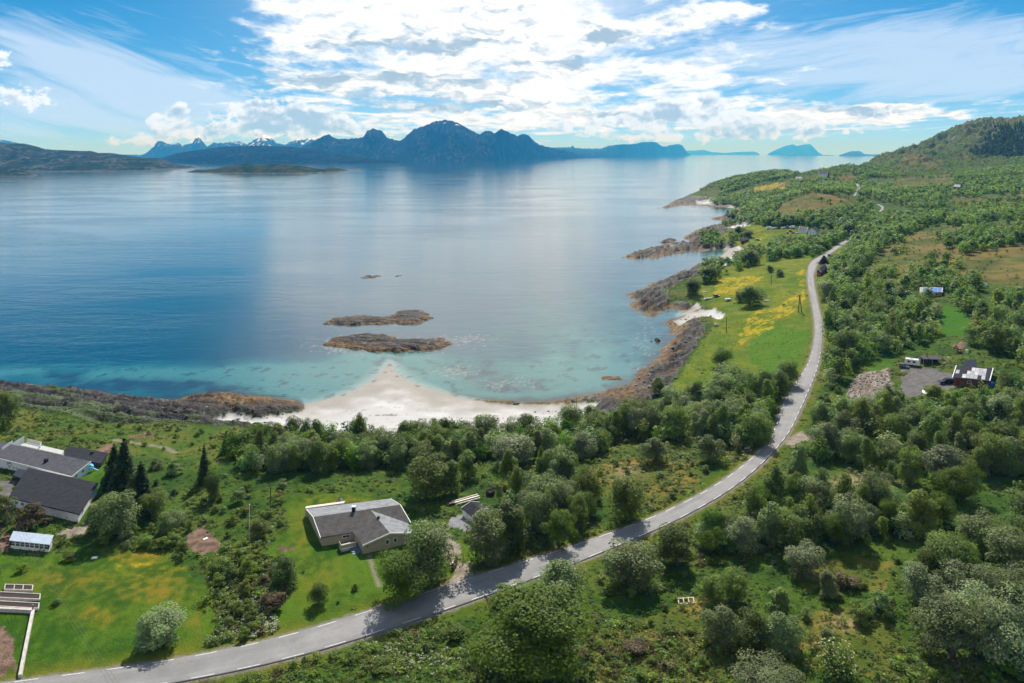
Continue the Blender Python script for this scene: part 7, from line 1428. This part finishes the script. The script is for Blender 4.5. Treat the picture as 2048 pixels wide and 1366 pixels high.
def bench():
    p = g2(1971, 573); r = empty('garden_bench', tuple(p), .0); MB().box(-1.2, 1.2, -.4, .3, .7, .85).build('seat', M_PAINTW, r); MB().box(-1.2, 1.2, .3, .42, .8, 2.0).build('backrest', M_PAINTW, r)
    for x in (-1.1, 1.1): MB().box(x - .1, x + .1, -.35, .35, -.2, .72).build('leg', M_PAINTW, r)
    tag(r, 'white bench standing alone on the brown heath at right', 'bench')
bench()
def tank(uv, label, r_, h, mat=M_PAINTW):
    p = g2(*uv); r = empty('water_tank', tuple(p)); MB().tube([(0, 0, -.2), (0, 0, h * .9), (0, 0, h)], [r_, r_, r_ * .7], 16).build('drum', mat, r); MB().cyl((0, 0, h + .05), (0, 0, 1), r_ * .3, .12).build('lid', M_GREY, r); tag(r, label, 'tank')
tank((1895, 583), 'white drum just right of the blue-roofed cabin', .6, 1.6); tank((1904, 577), 'white drum behind the trees, right of the other drum', .8, 1.9); tank((1897, 720), 'white drum at the end of the junk shelter', .4, 1.1); tank((1934, 706), 'white drum on the slope near the excavator', .5, 1.3)
_ph = (1 + 5 ** .5) / 2
ICO_V = np.array([(-1, _ph, 0), (1, _ph, 0), (-1, -_ph, 0), (1, -_ph, 0), (0, -1, _ph), (0, 1, _ph), (0, -1, -_ph), (0, 1, -_ph), (_ph, 0, -1), (_ph, 0, 1), (-_ph, 0, -1), (-_ph, 0, 1)], float) / 1.75
ICO_F = np.array([(0, 11, 5), (0, 5, 1), (0, 1, 7), (0, 7, 10), (0, 10, 11), (1, 5, 9), (5, 11, 4), (11, 10, 2), (10, 7, 6), (7, 1, 8), (3, 9, 4), (3, 4, 2), (3, 2, 6), (3, 6, 8), (3, 8, 9), (4, 9, 5), (2, 4, 11), (6, 2, 10), (8, 6, 7), (9, 8, 1)])
def rubble():
    r = np.random.default_rng(31); pts = scatter([(1692, 800), (1702, 768), (1724, 747), (1778, 741), (1784, 770), (1762, 810), (1740, 812)], .95, r, False); rr = r.permutation(len(pts))[:900]; V, Q, o = [], [], 0; base_v, bf = ICO_V, ICO_F
    for i in rr: x, y, z = pts[i, :3]; s = r.uniform(.12, .5) ** 1.0 * r.uniform(.5, 1); q = base_v * (s * r.uniform(.6, 1.3, 3)) + r.normal(0, s * .16, (12, 3)); a = r.uniform(0, 6.28); q = np.stack([q[:, 0] * math.cos(a) - q[:, 1] * math.sin(a), q[:, 0] * math.sin(a) + q[:, 1] * math.cos(a), q[:, 2]], 1) + (x, y, z + s * .3); V.append(q); Q.append(bf + o); o += 12
    tag(mesh_np('rubble', np.concatenate(V), np.concatenate(Q), simple('rubble_stone', (.36, .33, .31), .9, nz=.35, nscale=.8)), 'loose grey stones covering the cleared building plot', 'rubble', kind='stuff')
rubble()
def shore_stones():
    r = np.random.default_rng(33); V, Q, o = [], [], 0; bv, bf = ICO_V, ICO_F
    for poly, sp, s0, s1 in (([(1190, 790), (1270, 760), (1300, 735), (1345, 660), (1330, 640), (1400, 630), (1420, 660), (1390, 715), (1340, 780), (1240, 812)], 2.6, .2, .7), ([(400, 815), (600, 812), (560, 850), (430, 850), (300, 845), (100, 820), (100, 800)], 2.4, .15, .5), ([(900, 845), (1150, 815), (1150, 840), (1000, 862), (880, 862)], 1.8, .12, .4), ([(1250, 600), (1290, 575), (1390, 535), (1400, 590), (1300, 632)], 3.2, .25, .8)):
        for x, y, z, u, v in scatter(poly, sp, r, False):
            if r.uniform() < .6 or z < .2: continue
            s = s0 + (s1 - s0) * r.uniform() ** 3; q = bv * (s * r.uniform(.6, 1.4, 3) * (1.3, 1, .6)) + r.normal(0, s * .16, (12, 3)); a = r.uniform(0, 6.28); V.append(np.stack([q[:, 0] * math.cos(a) - q[:, 1] * math.sin(a), q[:, 0] * math.sin(a) + q[:, 1] * math.cos(a), q[:, 2]], 1) + (x, y, z + s * .2)); Q.append(bf + o); o += 12
    tag(mesh_np('shore_stones', np.concatenate(V), np.concatenate(Q), simple('shore_stone', (.12, .108, .095), .85, nz=.5, nscale=.6)), 'loose stones strewn over the shore ledges and upper beach', 'stones', kind='stuff')
shore_stones()
print('done')
